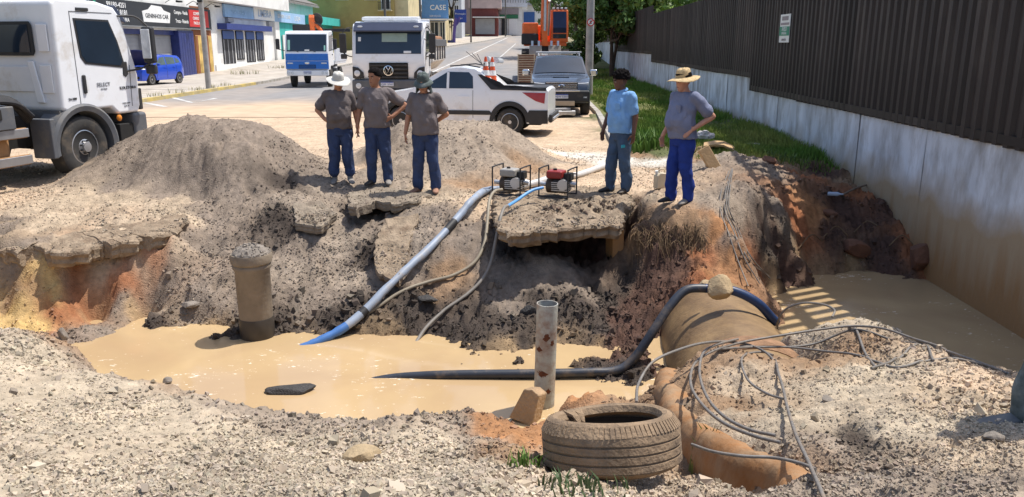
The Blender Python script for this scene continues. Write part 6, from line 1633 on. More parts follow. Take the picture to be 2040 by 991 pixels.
dn = (0, -.08, -1)
HANG_R = lambda x=.27, y=-.02: ((-x + .02, .05, 1.13), (-x - .02, y, .885), dn, (1, 0, 0), (0, -1, 0))
HANG_L = lambda x=.27, y=-.02: ((x - .02, .05, 1.13), (x + .02, y, .885), dn, (-1, 0, 0), (0, -1, 0))
p = G(683, 366)
t, HM = human('man in a floppy white hat and grey T-shirt, right hand on hip, trousers rolled up', p, R(6), SK_A, C_grey, C_navy, C_shoeg,
      [((-.345, .07, 1.165), (-.215, -.055, 1.02), (.75, -.45, -.45), (.4, .8, 0), (0, 0, 1)), HANG_L(.27, -.03)], look=(R(22), R(24)), belly=.075, h=1.70, feet=((-.125, .0, -.1), (.125, -.01, .3)), roll=True, seed=3, heavy=1.06)
hat(t, HM, C_hatw, .195, .105, .03, R(-6), 4, .09, .016)
p = G(756, 367)
t, HM = human('bareheaded man with moustache in a grey T-shirt, left hand on hip, looking aside', p, R(4), SK_B, C_grey, C_navy, (C_shoe, C_shoeg),
      [HANG_R(.28, -.02), ((.43, .10, 1.20), (.235, -.055, 1.035), (-.8, -.35, -.35), (-.4, .8, 0), (0, 0, 1))], look=(R(-36), R(4)), belly=.03, h=1.76, feet=((-.11, -.02, -.5), (.13, .02, .2)), hair='short', seed=8, stubble=True)
p = G(850, 383)
t, HM = human('man in a dark bucket hat with neck flap, left arm behind his back', p, R(-2), SK_A, C_grey, C_navy, C_shoeb,
      [HANG_R(.27, -.03), ((.315, .09, 1.16), (.13, .19, 1.03), (-.9, .1, -.15), (0, 1, 0), (0, 0, 1))], look=(R(-3), R(16)), belly=.03, h=1.74, feet=((-.13, 0, -.45), (.14, -.01, .12)), seed=13)
hat(t, HM, C_hatd, .155, .11, .045, R(4), 9, .090, .01, True)
p = G(1232, 383)
t, HM = human('man with black curly hair in a light blue polo shirt and grey blue jeans', p, R(-52), SK_C, C_polo, C_jean, C_shoe,
      [((-.25, .0, 1.13), (-.24, -.12, .90), (.1, -.25, -1), (1, 0, 0), (0, -1, 0)), HANG_L(.26, -.02)], look=(R(-26), R(10)), belly=.035, h=1.75, feet=((-.12, -.07, -.2), (.11, .03, .2)), hair='curly', seed=18, polo=True, heavy=1.05)
MB().box((.155, -.07, .70), (.02, .12, .045)).build('band', C_patch, t, bevel=.005)
p = G(1352, 404)
t, HM = human('heavy man in a wide straw hat, blue grey shirt and blue trousers, hand on hip', p, R(-58), SK_D, C_tee, C_bl, (C_shoe, C_shoeg),
      [HANG_R(.25, -.1), ((.285, .245, 1.165), (.215, -.02, 1.01), (-.25, -.7, -.65), (-.8, 0, .2), (0, .3, 1))], look=(R(-12), R(12)), belly=.075, h=1.76, feet=((-.11, -.06, -.1), (.11, .04, .25)), hair='short', seed=23, heavy=1.08)
hat(t, HM, C_straw, .205, .115, .028, R(-4), 6, .092, .012)
p = G(2002, 832); p = Vector((p.x + .32, p.y + .03, float(height(p.x + .12, p.y))))
t, HM = human('person at the picture edge of whom only a grey rubber boot on the gravel shows', p, R(-96), SK_A, C_grey, C_hatd, C_boot,
      [((-.29, .22, 1.16), (-.10, .24, 1.05), (.9, .1, -.15), (0, 1, 0), (0, 0, 1)), ((.29, .22, 1.16), (.12, .21, 1.0), (-.9, .1, -.15), (0, 1, 0), (0, 0, 1))], look=(0, R(20)), belly=.04, h=1.76, feet=((-.12, .14, -.1), (.12, -.25, .1)), hair='short', seed=31, boots=True)
t, HM = human('person bending over the engine of the blue hatchback, half hidden by the truck mirror', (-19.75, 40.35, .13), R(150), SK_D, C_tee, C_navy, C_shoe,
      [((-.26, -.1, 1.2), (-.24, -.34, 1.18), (0, -1, -.1), (0, 0, -1), (1, 0, 0)), ((.26, -.1, 1.2), (.24, -.34, 1.18), (0, -1, -.1), (0, 0, -1), (-1, 0, 0))], look=(0, R(10)), h=1.72, bend=R(38), hair='short', seed=37)
# ------------------------------------------------------------------ things in and around the pit
M_conc = mat('wet_concrete', (.27, .175, .085), rough=.55, var=.25, scale=3, bump=.35, bscale=25, dirt=(.13, .08, .042), damt=.65, dscale=2.6)
M_clay = mat('clay_pipe', (.215, .175, .13), rough=.8, var=.2, scale=5, bump=.3, bscale=25, dirt=(.10, .08, .065), damt=.4, dscale=3)
M_wet = mat('wet_band', (.05, .042, .035), rough=.5, var=.2, scale=8)
M_rock = mat('rock', (.36, .27, .16), rough=.9, var=.25, scale=9, bump=.8, bscale=28, dirt=(.2, .15, .1), damt=.3, dscale=7)
M_rockg = mat('rock_grey', (.22, .19, .16), rough=.9, var=.25, scale=9, bump=.8, bscale=28)
M_asph = mat('asphalt_chunk', (.05, .047, .045), rough=.8, var=.3, scale=20, bump=1, bscale=60)
M_paint = mat('pale_blue_paint', (.40, .41, .375), rough=.55, var=.12, scale=5, dirt=(.20, .075, .03), damt=.55, dscale=6.5, bump=.2, bscale=40)
M_hoseb = mat('hose_grey_blue', (.27, .32, .40), rough=.5, var=.15, scale=5, dirt=(.35, .3, .24), damt=.35, dscale=6)
M_hosed = mat('hose_dark', (.030, .036, .05), rough=.45, var=.2, scale=6, dirt=(.2, .15, .1), damt=.25, dscale=5)
M_hosen = mat('hose_navy', (.018, .04, .11), rough=.4, var=.25, scale=6, dirt=(.1, .08, .06), damt=.25, dscale=5)
M_hoset = mat('hose_tan', (.26, .22, .16), rough=.6, var=.2, scale=6)
M_hosel = mat('hose_light_blue', (.10, .30, .62), rough=.45, var=.12)
M_cable = mat('steel_cable', (.17, .155, .14), rough=.55, var=.3, scale=30, dirt=(.28, .2, .13), damt=.3, dscale=8)

def rock(u, v, size, label, m=None, seed=1, p=None, sink=.3, cat='rock', name='rock', flat=1.0, rz=0.0):
    r = np.random.default_rng(seed)
    bm = bmesh.new(); bmesh.ops.create_icosphere(bm, subdivisions=3, radius=1)
    pl = r.normal(size=(11, 3)); pl /= np.linalg.norm(pl, axis=1)[:, None]; dd = .50 + .32 * r.random(11)
    for vt in bm.verts:
        q = np.array(vt.co)
        for nn, d0 in zip(pl, dd):
            e = q @ nn - d0
            if e > 0: q = q - nn * e * .9
        q = q * (1 + .035 * float(noise3(q[None], 4, seed)[0]))
        vt.co = Vector((q[0] * size[0], q[1] * size[1], q[2] * size[2]))
    me = bpy.data.meshes.new(name); bm.to_mesh(me); bm.free()
    me.polygons.foreach_set('use_smooth', [True] * len(me.polygons)); me.set_sharp_from_angle(angle=R(24)); me.materials.append(m or M_rock)
    o = bpy.data.objects.new(name, me); COL.objects.link(o)
    p = p or G(u, v); o.location = (p.x, p.y, p.z + size[2] * (1 - sink) - size[2] * .35); o.rotation_euler = (0, 0, rz)
    return tag(o, label, cat)
rock(722, 918, (.098, .085, .058), 'smooth yellowish boulder alone on the near gravel left of the old tyre', seed=4)
rock(1427, 946, (.05, .045, .036), 'round brown stone on the ground right of the old tyre', mat('rock_brown', (.20, .12, .075), rough=.85, var=.2, bump=.5), seed=6)
rock(335, 764, (.05, .04, .05), 'small stone at the near edge of the muddy pond', M_rockg, 9)
rock(128, 676, (.07, .06, .10), 'upright stone at the far left end of the pond below the red clay', M_rockg, 12)
rock(382, 612, (.17, .13, .045), 'flat grey slab of stone on the slope left of the capped clay pipe', M_rockg, 15, sink=.1)
rock(586, 781, (.29, .13, .05), 'dark chunk of asphalt floating flat in the muddy pond', M_asph, 18, p=G(586, 781) + Vector((0, 0, .005)), cat='asphalt chunk', name='asphalt_chunk')
rock(1190, 1, (.12, .1, .07), 'dark wet lump at the water edge behind the rusty steel post', M_asph, 21, p=G(1055, 625))
rock(850, 600, (.15, .09, .06), 'dark wet asphalt lump lying on the slope between the two thin hoses', M_asph, 22, cat='asphalt chunk', name='asphalt_chunk')
rock(1650, 430, (.16, .12, .08), 'clay lump on the shaded bank below the white wall', mat('rock_red', (.16, .075, .045), rough=.95, var=.3, bump=.7), 24)
rock(1560, 365, (.2, .14, .10), 'reddish block of earth beside the grey pile near the wall', MATS['rock_red'], 25, p=G(1530, 325))
rock(1700, 505, (.26, .2, .16), 'large red clay lump at the far edge of the shaded water', MATS['rock_red'], 27)
rock(1840, 520, (.34, .3, .26), 'big mound of red clay against the foot of the wall', MATS['rock_red'], 28)
rock(1650, 800, (.05, .05, .03), 'loose stone on the bank over the pipe, inside the cable loops', M_rockg, 30)
rock(1975, 880, (.06, .05, .04), 'grey stone in the shade by the rubber boot', M_rockg, 31)
rock(1440, 270, (.14, .1, .09), 'dark clod on the grass behind the man in the blue polo shirt', M_rockg, 33, p=P(1318, 292, .02))

# capped clay pipe standing at the water's edge
p = P(514, 672, WATER - .02)
t = thing('clay_pipe', 'short thick clay pipe with a gravel topped socket standing at the water edge', 'pipe', (p.x, p.y, WATER - .12))
MB().lathe([(.185, 0), (.19, .3), (.195, .92), (.215, .955), (.215, .985), (.205, 1.0), (.228, 1.02), (.235, 1.09), (.225, 1.12), (.15, 1.11)], 36).build('shaft', M_clay, t, smooth=40)
MB().lathe([(.189, .10), (.197, .12), (.198, .34), (.192, .36)], 36, cap=False).build('wet_band', M_wet, t)
cp_ = MB(); rr = random.Random(3)
for i in range(150):
    a = rr.random() * 6.28; d = .21 * math.sqrt(rr.random()); s_ = .014 + .022 * rr.random()
    cp_.box((d * math.cos(a), d * math.sin(a), 1.11 + .11 * (1 - (d / .22) ** 2)), (s_, s_ * .8, s_ * .9), Matrix.Rotation(rr.random() * 6, 3, Vector((rr.random(), rr.random(), rr.random() + .1))))
cp_.lathe([(.222, 1.09), (.20, 1.14), (.14, 1.19), (.06, 1.215), (.005, 1.22)], 28)
tag(cp_.build('gravel_cap', M_rockg, t, smooth=0), kind='stuff')

# hollow painted steel post
p = G(1083, 808); top = P(1085, 606, y=p.y - .02)
t = thing('steel_pipe', 'hollow steel post in chipped pale paint with rust, upright beside the old tyre', 'pipe', (p.x, p.y, p.z - .15))
H_ = top.z - p.z + .15; lean = Matrix.Rotation(R(1.2), 4, 'Y')
MB().lathe([(.098, -.1), (.098, H_), (.090, H_), (.090, H_ * .4), (.01, H_ * .4)], 36, lean, cap=False).build('shaft', M_paint, t, smooth=40)
rs = MB()
for k_, (a, z, w_, h_) in enumerate(((-1.9, .50, .05, .055), (-1.25, .33, .022, .05), (-2.3, .74, .03, .05), (-1.6, .86, .03, .07), (-1.0, .80, .02, .05), (-2.0, .20, .02, .03))):
    rs.loft([[lean @ Vector(((.0985 + .001 * (1 - abs(g))) * math.cos(a + f * w_ / .1 * math.sqrt(max(.02, 1 - g * g)) * (1 + .3 * math.sin(5 * g + k_))), (.0985 + .001 * (1 - abs(g))) * math.sin(a + f * w_ / .1 * math.sqrt(max(.02, 1 - g * g)) * (1 + .3 * math.sin(5 * g + k_))), z + g * h_ / 2 + .008 * math.sin(f * 4 + k_))) for f in (-1, -.6, -.2, .2, .6, 1)] for g in (-1, -.7, -.3, 0, .3, .7, 1)], cap=False, closed=False)
rs.build('rust_patch', mat('rust', (.12, .04, .018), rough=.9, var=.3, scale=20, bump=.6), t)
# leaning concrete block
pb = G(1052, 838)
t = tag(MB().prism([(-.13, -.14), (.11, -.14), (.10, .16), (.02, .185), (-.06, .16)], -.09, .09).build('concrete_block', mat('block_tan', (.40, .27, .16), rough=.95, var=.3, scale=8, bump=.9, bscale=30, dirt=(.22, .13, .07), damt=.4), None, bevel=.012), 'broken tan concrete block leaning at the foot of the rusty steel post', 'block')
t.location = (pb.x + .01, pb.y + .02, pb.z + .12); t.rotation_euler = (R(-14), R(9), R(-30))

# big buried pipe
ax0, ax1 = Vector((2.52, 10.0, -1.34)), Vector((2.12, 5.8, -1.10))
t = thing('concrete_pipe', 'big wet concrete pipe crossing the flooded pit between two banks', 'pipe', (0, 0, 0))
pts = [ax0.lerp(ax1, k / 24) for k in range(25)]
MB().tube(pts, [.665 + .006 * math.sin(k * 2.1) for k in range(25)], 48).build('barrel', M_conc, t, smooth=50)
jp = ax0.lerp(ax1, .775); jd = (ax1 - ax0).normalized()
MB().tube([jp + jd * f for f in (-.10, -.08, .12, .2)], [.67, .70, .705, .67], 48).build('joint_collar', mat('crust', (.26, .15, .085), rough=.95, var=.4, scale=9, bump=1, bscale=25), t, smooth=50)
rock(1436, 590, (.165, .13, .14), 'angular tan stone weighing the hose down on top of the big pipe', mat('rock_pale', (.42, .31, .18), rough=.9, var=.25, bump=.7), 41, p=P(1437, 574, y=7.82), sink=.65)
rock(1400, 570, (.08, .06, .05), 'smaller stone behind the angular stone on the big pipe', MATS['rock_pale'], 43, p=P(1404, 566, y=8.1), sink=.65)
p = P(1226, 500, y=10.15)
t = tag(MB().box((0, 0, 0), (.16, .3, .50)).build('kerb_block', mat('kerb_orange', (.40, .22, .09), rough=.9, var=.25, bump=.5, dirt=(.2, .12, .07), damt=.3), None, bevel=.015), 'upright orange stained kerb block beside the dark hollow under the road', 'block')
t.location = p + Vector((0, .1, .06)); t.rotation_euler = (R(4), R(-3), R(12))

# roots hanging from the earth over the pipe
rr = random.Random(5); M_root = mat('roots', (.17, .11, .06), rough=.95, var=.3)
rt = MB()
for k in range(190):
    u = 1255 + rr.random() * 150; v = 436 + rr.random() * 50 + (u - 1255) * .1; p = G(u, v, .02)
    q = p + Vector((rr.uniform(-.09, .09), -rr.uniform(.03, .12), -rr.uniform(.03, .12))); e = q + Vector((rr.uniform(-.1, .1), -rr.uniform(0, .08), -rr.uniform(.1, .32)))
    rt.tube(catmull([p, q, e], 3), [.005, .005, .005, .004, .004, .003, .002], 4)
tag(rt.build('roots', M_root, None, smooth=0), 'fine hanging roots on the brown earth over the big pipe', None, None, 'stuff')

# cut orange clay face of the bank
M_clayf = mat('clay_cut', (.31, .15, .06), rough=.8, var=.3, scale=4, bump=.5, bscale=22, dirt=(.30, .22, .14), damt=.75, dscale=4.5, stretch=(1, 1, .6), spec=.3)
cf = catmull([P(u, v, z) for u, v, z in ((1328, 728, -.34), (1336, 770, -.31), (1350, 805, -.28), (1385, 838, -.23), (1425, 864, -.18), (1500, 895, -.10), (1560, 918, -.05), (1600, 960, .03), (1625, 1010, .10))], 8)
rings = []
for i, q in enumerate(cf):
    tt = (cf[min(i + 1, len(cf) - 1)] - cf[max(i - 1, 0)]); tt.z = 0; tt.normalize(); nrm = Vector((-tt.y, tt.x, 0)); nrm = nrm if nrm.dot(Vector((-q.x - .6, -q.y, 0))) > 0 else -nrm
    w_ = float(fbm(np.array(i * .35), np.array(2.), 3, 5)) * .025
    rings.append([q + nrm * (o_ + w_) + Vector((0, 0, z_ + .004 * float(fbm(np.array(i * .9), np.array(z_ * 9), 2, 8)))) for o_, z_ in ((-.16, -.07), (-.06, -.022), (.01, -.012), (.06, -.04), (.09, -.10), (.11, -.20), (.10, -.32), (.04, -.48), (-.2, -.5))])
tag(MB().loft(rings).build('clay_bank', M_clayf, None, smooth=40), kind='structure')

# hoses
def hose(name, label, pts, r, m, lift=None, k=7, sec=None, cat='hose', dents=0.0):
    path = []
    for q in pts:
        if len(q) == 2: path.append(G(q[0], q[1], r if lift is None else lift))
        elif isinstance(q, Vector): path.append(q)
        else: path.append(P(q[0], q[1], y=q[2]) if q[2] > 0 else P(q[0], q[1], z=q[2]))
    path = catmull(path, k)
    lf = np.array([max(0, top_z(q.x, q.y) + r * .8 - q.z) if q.y < 11.3 and q.z > WATER else 0 for q in path])
    if len(lf) > 30:
        kn = np.hanning(23); sm = np.convolve(lf, kn / kn.sum() * 1.6, 'same'); lf = np.maximum(lf * .9, sm)
        lf = np.convolve(np.pad(lf, 3, mode='edge'), np.ones(7) / 7, 'valid')
    for q, a_ in zip(path, lf):
        if q.z > WATER: q.z += float(a_)
    rr = random.Random(len(path))
    rads = [r * (1 + dents * (rr.random() - .5)) for _ in path]
    o = MB().tube(path, rads, 12).build(name, m, None, smooth=60)
    if sec:
        for (i0, i1, mm) in sec: MB().tube(path[i0:i1], [q * 1.04 for q in rads[i0:i1]], 12).build('sleeve', mm, o, smooth=60)
    return tag(o, label, cat)
M_hosew = mat('hose_white', (.58, .57, .56), rough=.5, var=.12, dirt=(.3, .25, .2), damt=.25, dscale=5)
hose('hose', 'thick grey blue suction hose running down from the pumps into the muddy pond', [(1222, 330), (1190, 342), (1150, 356), (1100, 362), (1060, 374), (1010, 384), (970, 388), (940, 400, 10.62), (912, 434, 10.3), (850, 502, 9.72), (770, 580, 9.14), (700, 643, 8.73), (640, 678, 8.5), (586, 700, 8.36)], .050, M_hoseb, .055,
     sec=[(0, 34, M_hosew), (78, 92, mat('hose_blue', (.06, .16, .40), rough=.4, var=.15)), (57, 60, M_trim), (74, 76, M_trim)], dents=.22)
hose('hose', 'thin tan hose from the first pump bending down the slope to the pond', [(1000, 378, 11.0), (985, 382, 10.85), (975, 400, 10.6), (971, 440, 10.25), (965, 485, 9.9), (945, 523, 9.65), (905, 548, 9.5), (855, 564, 9.4), (800, 590, 9.22), (745, 625, 8.98), (690, 656, 8.75), (640, 678, 8.6)], .022, M_hoset, .03)
hose('hose', 'thin grey hose with a blue end from the red pump down to the pond', [(1082, 374, 10.9), (1060, 380, 10.8), (1035, 396, 10.6), (1015, 415, 10.3), (1005, 445, 10.1), (992, 495, 9.75), (972, 545, 9.42), (930, 588, 9.15), (885, 620, 8.95), (850, 652, 8.72), (828, 684, 8.5)], .021, mat('hose_grey', (.21, .19, .165), rough=.6, var=.2), .03, sec=[(0, 24, M_hosel)])
hose('hose', 'thick black hose lying in the water and climbing over the big concrete pipe', [(735, 762, -1.20), (790, 753, -1.165), (870, 748, -1.125), (960, 746, -1.11), (1060, 745, -1.10), (1160, 744, -1.10), (1225, 742, -1.10), (1262, 716, 7.55), (1300, 662, 7.62), (1335, 610, 7.75), (1368, 578, 7.85), (1410, 575, 7.88), (1440, 575, 7.88), (1478, 586, 7.86), (1512, 606, 7.84), (1536, 632, 7.9), (1546, 642, 7.95)], .047, M_hosed, sec=[(76, 112, M_hosen)])
# pumps
M_eng = mat('engine_dark', (.035, .033, .032), rough=.5, var=.3, scale=9, dirt=(.25, .18, .12), damt=.3)
M_tankw = mat('tank_cream', (.33, .31, .28), rough=.4, var=.15, dirt=(.3, .2, .13), damt=.3); M_tankr = mat('tank_red', (.28, .03, .027), rough=.4, var=.15)
def pump(u, v, label, tank, rz):
    p = G(u, v)
    t = thing('water_pump', label, 'water pump', (p.x, p.y, p.z), rz, 'petrol pumps draining the pit'); t.scale = (.94, .94, .94)
    for x in (-.235, .235):
        pts = [(x, -.2, .01), (x, -.2, .40), (x, -.17, .44), (x, .17, .44), (x, .2, .40), (x, .2, .01)]
        MB().tube(catmull(pts, 4), .0125, 8).build('frame', M_trim, t)
    for y in (-.2, .2): MB().tube([(-.235, y, .02), (.235, y, .02)], .0125, 8).build('frame_foot', M_trim, t)
    MB().tube([(-.235, .2, .33), (.235, .2, .33)], .011, 8).build('frame_bar', mat('bar_rust', (.16, .05, .035), rough=.7, var=.2), t)
    MB().box((.07, 0, .17), (.22, .22, .2)).build('engine', M_eng, t, bevel=.02)
    for k in range(5): MB().box((.07, -.02, .11 + k * .03), (.25, .25, .012)).build('cooling_fin', M_alloy, t, smooth=0)
    MB().box((-.02, -.02, .345), (.26, .24, .12)).build('fuel_tank', tank, t, bevel=.03, seg=3)
    MB().cyl((-.04, -.02, .40), (-.04, -.02, .43), .03, 14).build('tank_cap', M_black, t)
    MB().box((.17, .02, .31), (.12, .16, .12)).build('air_filter', M_black, t, bevel=.02)
    MB().cyl((.13, -.16, .2), (.13, -.105, .2), .085, 18).build('starter', M_alloy, t)
    MB().cyl((-.16, 0, .16), (-.03, 0, .16), .115, 20).build('pump_housing', mat('housing', (.10, .07, .05), rough=.6, metal=.2, var=.3, dirt=(.3, .17, .07), damt=.4), t)
    MB().cyl((-.28, -.03, .18), (-.15, 0, .17), .036, 14).build('inlet', M_alloy, t); MB().cyl((-.1, 0, .26), (-.1, 0, .32), .035, 12).build('outlet', M_eng, t)
    MB().cyl((.26, .08, .18), (.18, .05, .2), .045, 14).build('muffler', M_steel, t)
    return t
pump(1019, 387, 'petrol water pump with a cream tank in a black tube frame on the road edge', M_tankw, R(-24))
pump(1111, 391, 'petrol water pump with a red cover in a black tube frame on the road edge', M_tankr, R(-24))

# old tyre
pc = G(1228, 972); M_old = mat('old_tyre', (.25, .175, .11), rough=.95, var=.3, scale=7, bump=.6, bscale=50, dirt=(.06, .05, .045), damt=.35, dscale=5)
M_oldd = mat('tyre_inside', (.02, .018, .017), rough=.9, var=.2)
R0, W0 = .325, .245
t = thing('tyre', 'old worn car tyre caked in brown mud, torn at the far side', 'tyre', (pc.x + .022, pc.y + R0 * .9, pc.z - .005 - .055))
t.rotation_euler = (R(-17), R(2.5), R(20)); t.scale = (1.05, 1.05, 1.05)
prof = [(.236, W0 - .026), (.246, W0 - .006), (.268, W0 + .002), (.292, W0 - .012), (.308, W0 - .034), (.320, W0 - .05)]
for k in range(4): z = W0 - .062 - k * .040; prof += [(.3245, z), (.3245, z - .029), (.3155, z - .031), (.3155, z - .038)]
prof += [(.318, .03), (.300, .012), (.268, -.001), (.246, .004), (.236, .022), (.232, .035), (.25, .04), (.288, .06), (.299, .11), (.288, W0 - .06), (.25, W0 - .044), (.232, W0 - .036), (.236, W0 - .026)]
nn = 96; rings = []; rr = np.random.default_rng(3)
for k in range(nn):
    a = 2 * PI * k / nn; ring = []
    tear = math.exp(-((a - 1.95) / .15) ** 2)
    for i, (r_, z) in enumerate(prof):
        wob = 1 + .006 * math.sin(3 * a + 1) + .004 * math.sin(7 * a)
        dz = .004 * math.sin(2 * a + .7)
        if z > W0 - .06: dz -= tear * .03 * (1 + .5 * math.sin(a * 31)); wob -= tear * .05 * math.sin(a * 23 + i)
        ring.append(Vector((r_ * wob * math.cos(a), r_ * wob * math.sin(a), z + dz)))
    rings.append(ring)
rings.append(rings[0])
MB().loft(rings, cap=False, closed=False).build('casing', M_old, t, smooth=35)
lug = MB()
for k in range(84):
    a = 2 * PI * k / 84 + .01
    Q = Matrix.Rotation(a, 4, 'Z')
    lug.loft([[Q @ Vector(q) for q in ((.311, -.0085, W0 - .052), (.3265, -.0085, W0 - .056), (.3265, .0085, W0 - .056), (.311, .0085, W0 - .052))], [Q @ Vector(q) for q in ((.286, -.0085, W0 - .018), (.297, -.0085, W0 - .009), (.297, .0085, W0 - .009), (.286, .0085, W0 - .018))]])
tag(lug.build('tread_blocks', M_old, t, smooth=0), kind='stuff')
MB().lathe([(.28, .05), (.29, .11), (.28, W0 - .065)], 48, cap=False).build('lining', M_oldd, t)
fl = MB()
for a, s_ in ((1.84, .6), (2.05, .8)):
    b = Vector((.25 * math.cos(a), .25 * math.sin(a), W0 - .02)); d_ = Vector((-math.cos(a), -math.sin(a), -.5))
    fl.loft([[b + Vector((-.02, 0, .015)), b + Vector((.03, .01, .02)), b + Vector((.03, .01, .005)), b + Vector((-.02, 0, 0))], [b + d_ * .05 * s_ + Vector((-.015, 0, .02)), b + d_ * .06 * s_ + Vector((.02, 0, .01)), b + d_ * .06 * s_ + Vector((.02, 0, 0)), b + d_ * .05 * s_ + Vector((-.015, 0, .008))],
             [b + d_ * .10 * s_ + Vector((-.005, .01, -.01)), b + d_ * .09 * s_ + Vector((.01, 0, -.02)), b + d_ * .09 * s_ + Vector((.01, 0, -.03)), b + d_ * .10 * s_ + Vector((-.005, .01, -.02))]])
fl.build('torn_flap', M_old, t, smooth=0)

# steel cables in loose loops over the bank
ycap = lambda u: float(np.interp(u, [1250, 1330, 1400, 1460, 1600, 1720, 1800, 1900, 2000, 2060], [5.1, 5.4, 5.75, 6.2, 6.45, 6.4, 6.1, 5.6, 5.1, 4.9]))
def cable(label, pts, r=.0105, lift=0.0):
    path = []
    for u, v in pts:
        d_ = ray(u, v); y = min((.834 - EYE) / (d_.z + .19 * d_.y) * d_.y, ycap(u)); q = P(u, v, y=max(y, 2.6))
        h = float(height(q.x, q.y)); q.z = max(q.z, h + r + lift); path.append(q)
    path = catmull(path, 6)
    for q in path: q.z = max(q.z, float(height(q.x, q.y)) + r * .7)
    return tag(MB().tube(path, r, 8).build('steel_cable', M_cable, None, smooth=60), label, 'cable', 'steel cables looped over the bank')
cable('steel cable arching from behind the tyre over the bank and down to the picture bottom', [(1268, 802), (1272, 765), (1300, 722), (1350, 698), (1400, 684), (1450, 681), (1500, 690), (1535, 715), (1556, 760), (1568, 810), (1585, 865), (1608, 915), (1632, 970), (1645, 1005)])
cable('steel cable making the outer left loop and running on along the far rim', [(1555, 882), (1500, 868), (1440, 842), (1398, 805), (1376, 765), (1384, 725), (1420, 700), (1480, 682), (1560, 668), (1640, 656), (1700, 650), (1760, 655), (1820, 675), (1870, 700), (1905, 722)])
cable('steel cable making the inner left loop just inside the outer loop', [(1545, 868), (1490, 855), (1440, 828), (1408, 790), (1394, 745), (1400, 705), (1425, 688), (1470, 676)])
cable('steel cable running low across the bank to its far right corner', [(1475, 690), (1540, 692), (1620, 686), (1700, 677), (1780, 678), (1860, 692), (1930, 715), (1985, 740), (2005, 750)])
cable('steel cable sagging across the middle of the bank behind the small teardrop loop', [(1430, 696), (1500, 692), (1570, 692), (1640, 700), (1700, 715), (1750, 730), (1790, 742), (1870, 738), (1960, 736), (2010, 752)])
cable('thin steel cable forming the small teardrop loop in the middle of the bank', [(1560, 795), (1525, 783), (1490, 757), (1476, 732), (1490, 712), (1520, 702), (1540, 708)], .009)
cable('steel cable running from the tyre low along the foot of the orange face', [(1378, 886), (1420, 900), (1480, 909), (1540, 912), (1590, 922), (1625, 935)], .009)
cable('short rod lying across the cables at the far rim, nearer the pipe', [(1690, 655), (1702, 685), (1722, 715), (1745, 738)], .011)
cable('short rod lying across the cables at the far rim, nearer the boot', [(1826, 680), (1842, 705), (1856, 742)], .010)
cable('short bent rod crossing between the two rods on the bank', [(1735, 742), (1790, 728), (1835, 706), (1850, 690)], .010)
yl = 7.9
path = catmull([P(u, v, y=yl - .1 * k) for k, (u, v) in enumerate(((1549, 664), (1550, 640), (1566, 616), (1600, 604), (1640, 607), (1662, 618), (1658, 632)))], 6)
tag(MB().tube(path, .011, 8).build('steel_cable', M_cable), 'thin dark cable loop standing out of the water past the hose end', 'cable', 'steel cables looped over the bank')
for k, (lb, du, dv) in enumerate((('grey wire strand on the right earth bank, left of the bundle', -9, 0), ('grey wire strand on the right earth bank, middle of the bundle', 0, 3), ('grey wire strand on the right earth bank, right of the bundle', 8, 0), ('grey wire strand on the right earth bank, splaying out at the bundle foot', 4, 6))):
    pts = [(1456 + du * .4, 345), (1446 + du, 385), (1444 + du, 425 + dv), (1462 + du * 1.2, 470), (1482 + du * 1.6, 520 + dv), (1510 + du * 2.2 + k * 3, 578 - k * 6)]
    tag(MB().tube(catmull([G(u, v, .03 + .012 * k) for u, v in pts], 6), .008, 6).build('wire_strand', M_cable), lb, 'wire', 'grey wire strands on the earth bank')

# bits and pieces by the wall side
p = G(1315, 376)
t = thing('jerrycan', 'small off white plastic jerrycan standing between the two right hand men', 'jerrycan', p, R(20))
M_can = mat('can_plastic', (.66, .56, .40), rough=.5, var=.12, dirt=(.45, .3, .16), damt=.3)
MB().prism([(-.09, 0), (.09, 0), (.095, .02), (.095, .19), (.07, .235), (-.03, .245), (-.09, .20)], -.065, .065).build('body', M_can, t, bevel=.018, seg=3)
MB().tube(catmull([(.07, 0, .225), (.05, 0, .285), (-.02, 0, .285), (-.04, 0, .24)], 4), .013, 8).build('handle', M_can, t)
MB().cyl((-.065, 0, .22), (-.075, 0, .27), .024, 14).build('cap', M_white, t)
M_slab2 = mat('plank_tan', (.50, .33, .17), rough=.9, var=.2, scale=5, bump=.4, dirt=(.3, .2, .12), damt=.3)
t = tag(MB().box((0, 0, 0), (.19, .10, .46)).build('concrete_plank', M_slab2, None, bevel=.012), 'tan concrete plank leaning on the grey pile beside the man in the straw hat', 'plank')
t.location = G(1415, 335) + Vector((0, .05, .12)); t.rotation_euler = (R(-20), R(-28), R(8))
t = tag(MB().prism([(-.30, 0), (-.1, .07), (.08, .08), (.3, 0), (.3, -.05), (.08, .03), (-.1, .02), (-.3, -.05)], -.13, .13).build('concrete_plank', M_slab2, None, bevel=.01), 'bent tan slab lying on top of the grey pile near the wall', 'plank')
t.location = G(1430, 300) + Vector((.02, 0, .07)); t.rotation_euler = (R(10), R(6), R(-14))
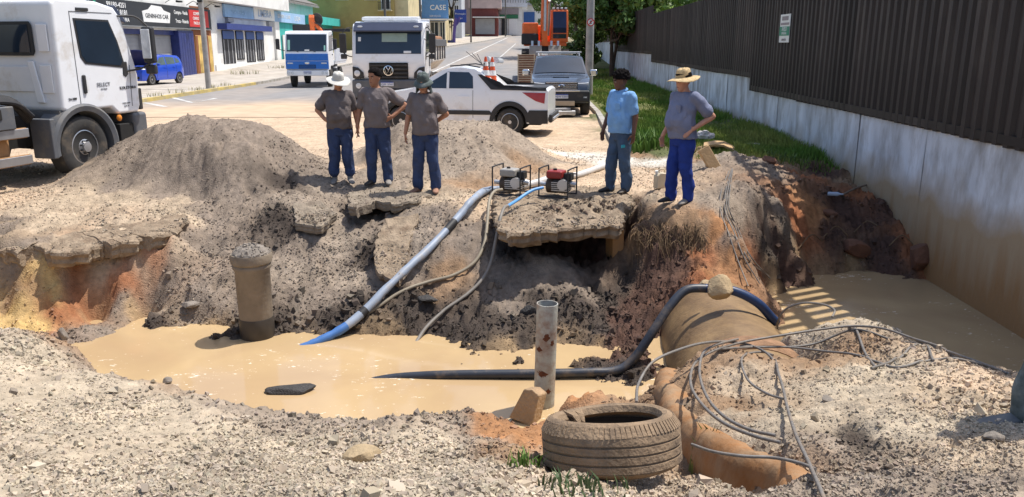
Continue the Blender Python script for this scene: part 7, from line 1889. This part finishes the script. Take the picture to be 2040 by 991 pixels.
def crumple(u, v, size, label, name, m, seed, p=None):
    r = np.random.default_rng(seed); bm = bmesh.new(); bmesh.ops.create_icosphere(bm, subdivisions=3, radius=1)
    for vt in bm.verts:
        q = np.array(vt.co); q = q * (1 + .4 * float(noise3(q[None], 2.6, seed)[0]) + .18 * float(noise3(q[None], 7, seed + 2)[0])); vt.co = Vector((q[0] * size[0], q[1] * size[1], max(-.3, q[2]) * size[2]))
    me = bpy.data.meshes.new(name); bm.to_mesh(me); bm.free(); me.materials.append(m)
    o = bpy.data.objects.new(name, me); COL.objects.link(o); o.location = (p or G(u, v)) + Vector((0, 0, size[2] * .3)); return tag(o, label, 'plastic bag' if 'bag' in name else 'litter')
M_bag = mat('bag_plastic', (.62, .56, .54), rough=.35, var=.2, scale=6)
crumple(1400, 270, (.2, .16, .13), 'crumpled pale plastic bag on the grass behind the man in the straw hat', 'plastic_bag', M_bag, 3, P(1402, 276, .12))
crumple(1500, 292, (.22, .15, .07), 'white torn plastic sheet lying by the foot of the wall', 'plastic_sheet', M_bag, 5, P(1502, 294, .02))
t = tag(MB().lathe([(.01, 0), (.033, .005), (.035, .15), (.015, .2), (.013, .24)], 16).build('plastic_bottle', mat('bottle_blue', (.42, .52, .66), rough=.25, var=.1), None), 'pale blue plastic bottle on the shaded red earth by the wall', 'bottle')
t.location = G(1648, 392, .04); t.rotation_euler = (R(90), 0, R(78))
tag(MB().tube(catmull([G(1676, 396, .04), G(1710, 384, .07), G(1752, 374, .1)], 4), .018, 8).build('wooden_pole', mat('pole_wood', (.20, .15, .11), rough=.9, var=.3), None), 'thin grey wooden pole lying from the bottle towards the wall', 'pole')
tag(MB().tube(catmull([G(1165, 135, .02)] if False else [P(1188, 150, .1), P(1200, 156, .12), P(1215, 168, .1)], 4), .02, 6).build('branch', M_bark, None), 'bare pale branch on the grass right of the dark pickup mirror', 'branch')
for k, (u, v) in enumerate(((1590, 500), (1640, 480), (1700, 470), (1770, 500))):
    tag(MB().tube(catmull([G(u, v, .03), G(u + 25, v - 16, .1), G(u + 48, v - 14 + 10 * (k % 2), .04)], 4), .009, 6).build('root', M_root, None), 'bare root sticking from the shaded bank, %s from the wall' % ['fourth', 'third', 'second', 'first'][k], 'root', 'bare roots in the shaded bank')
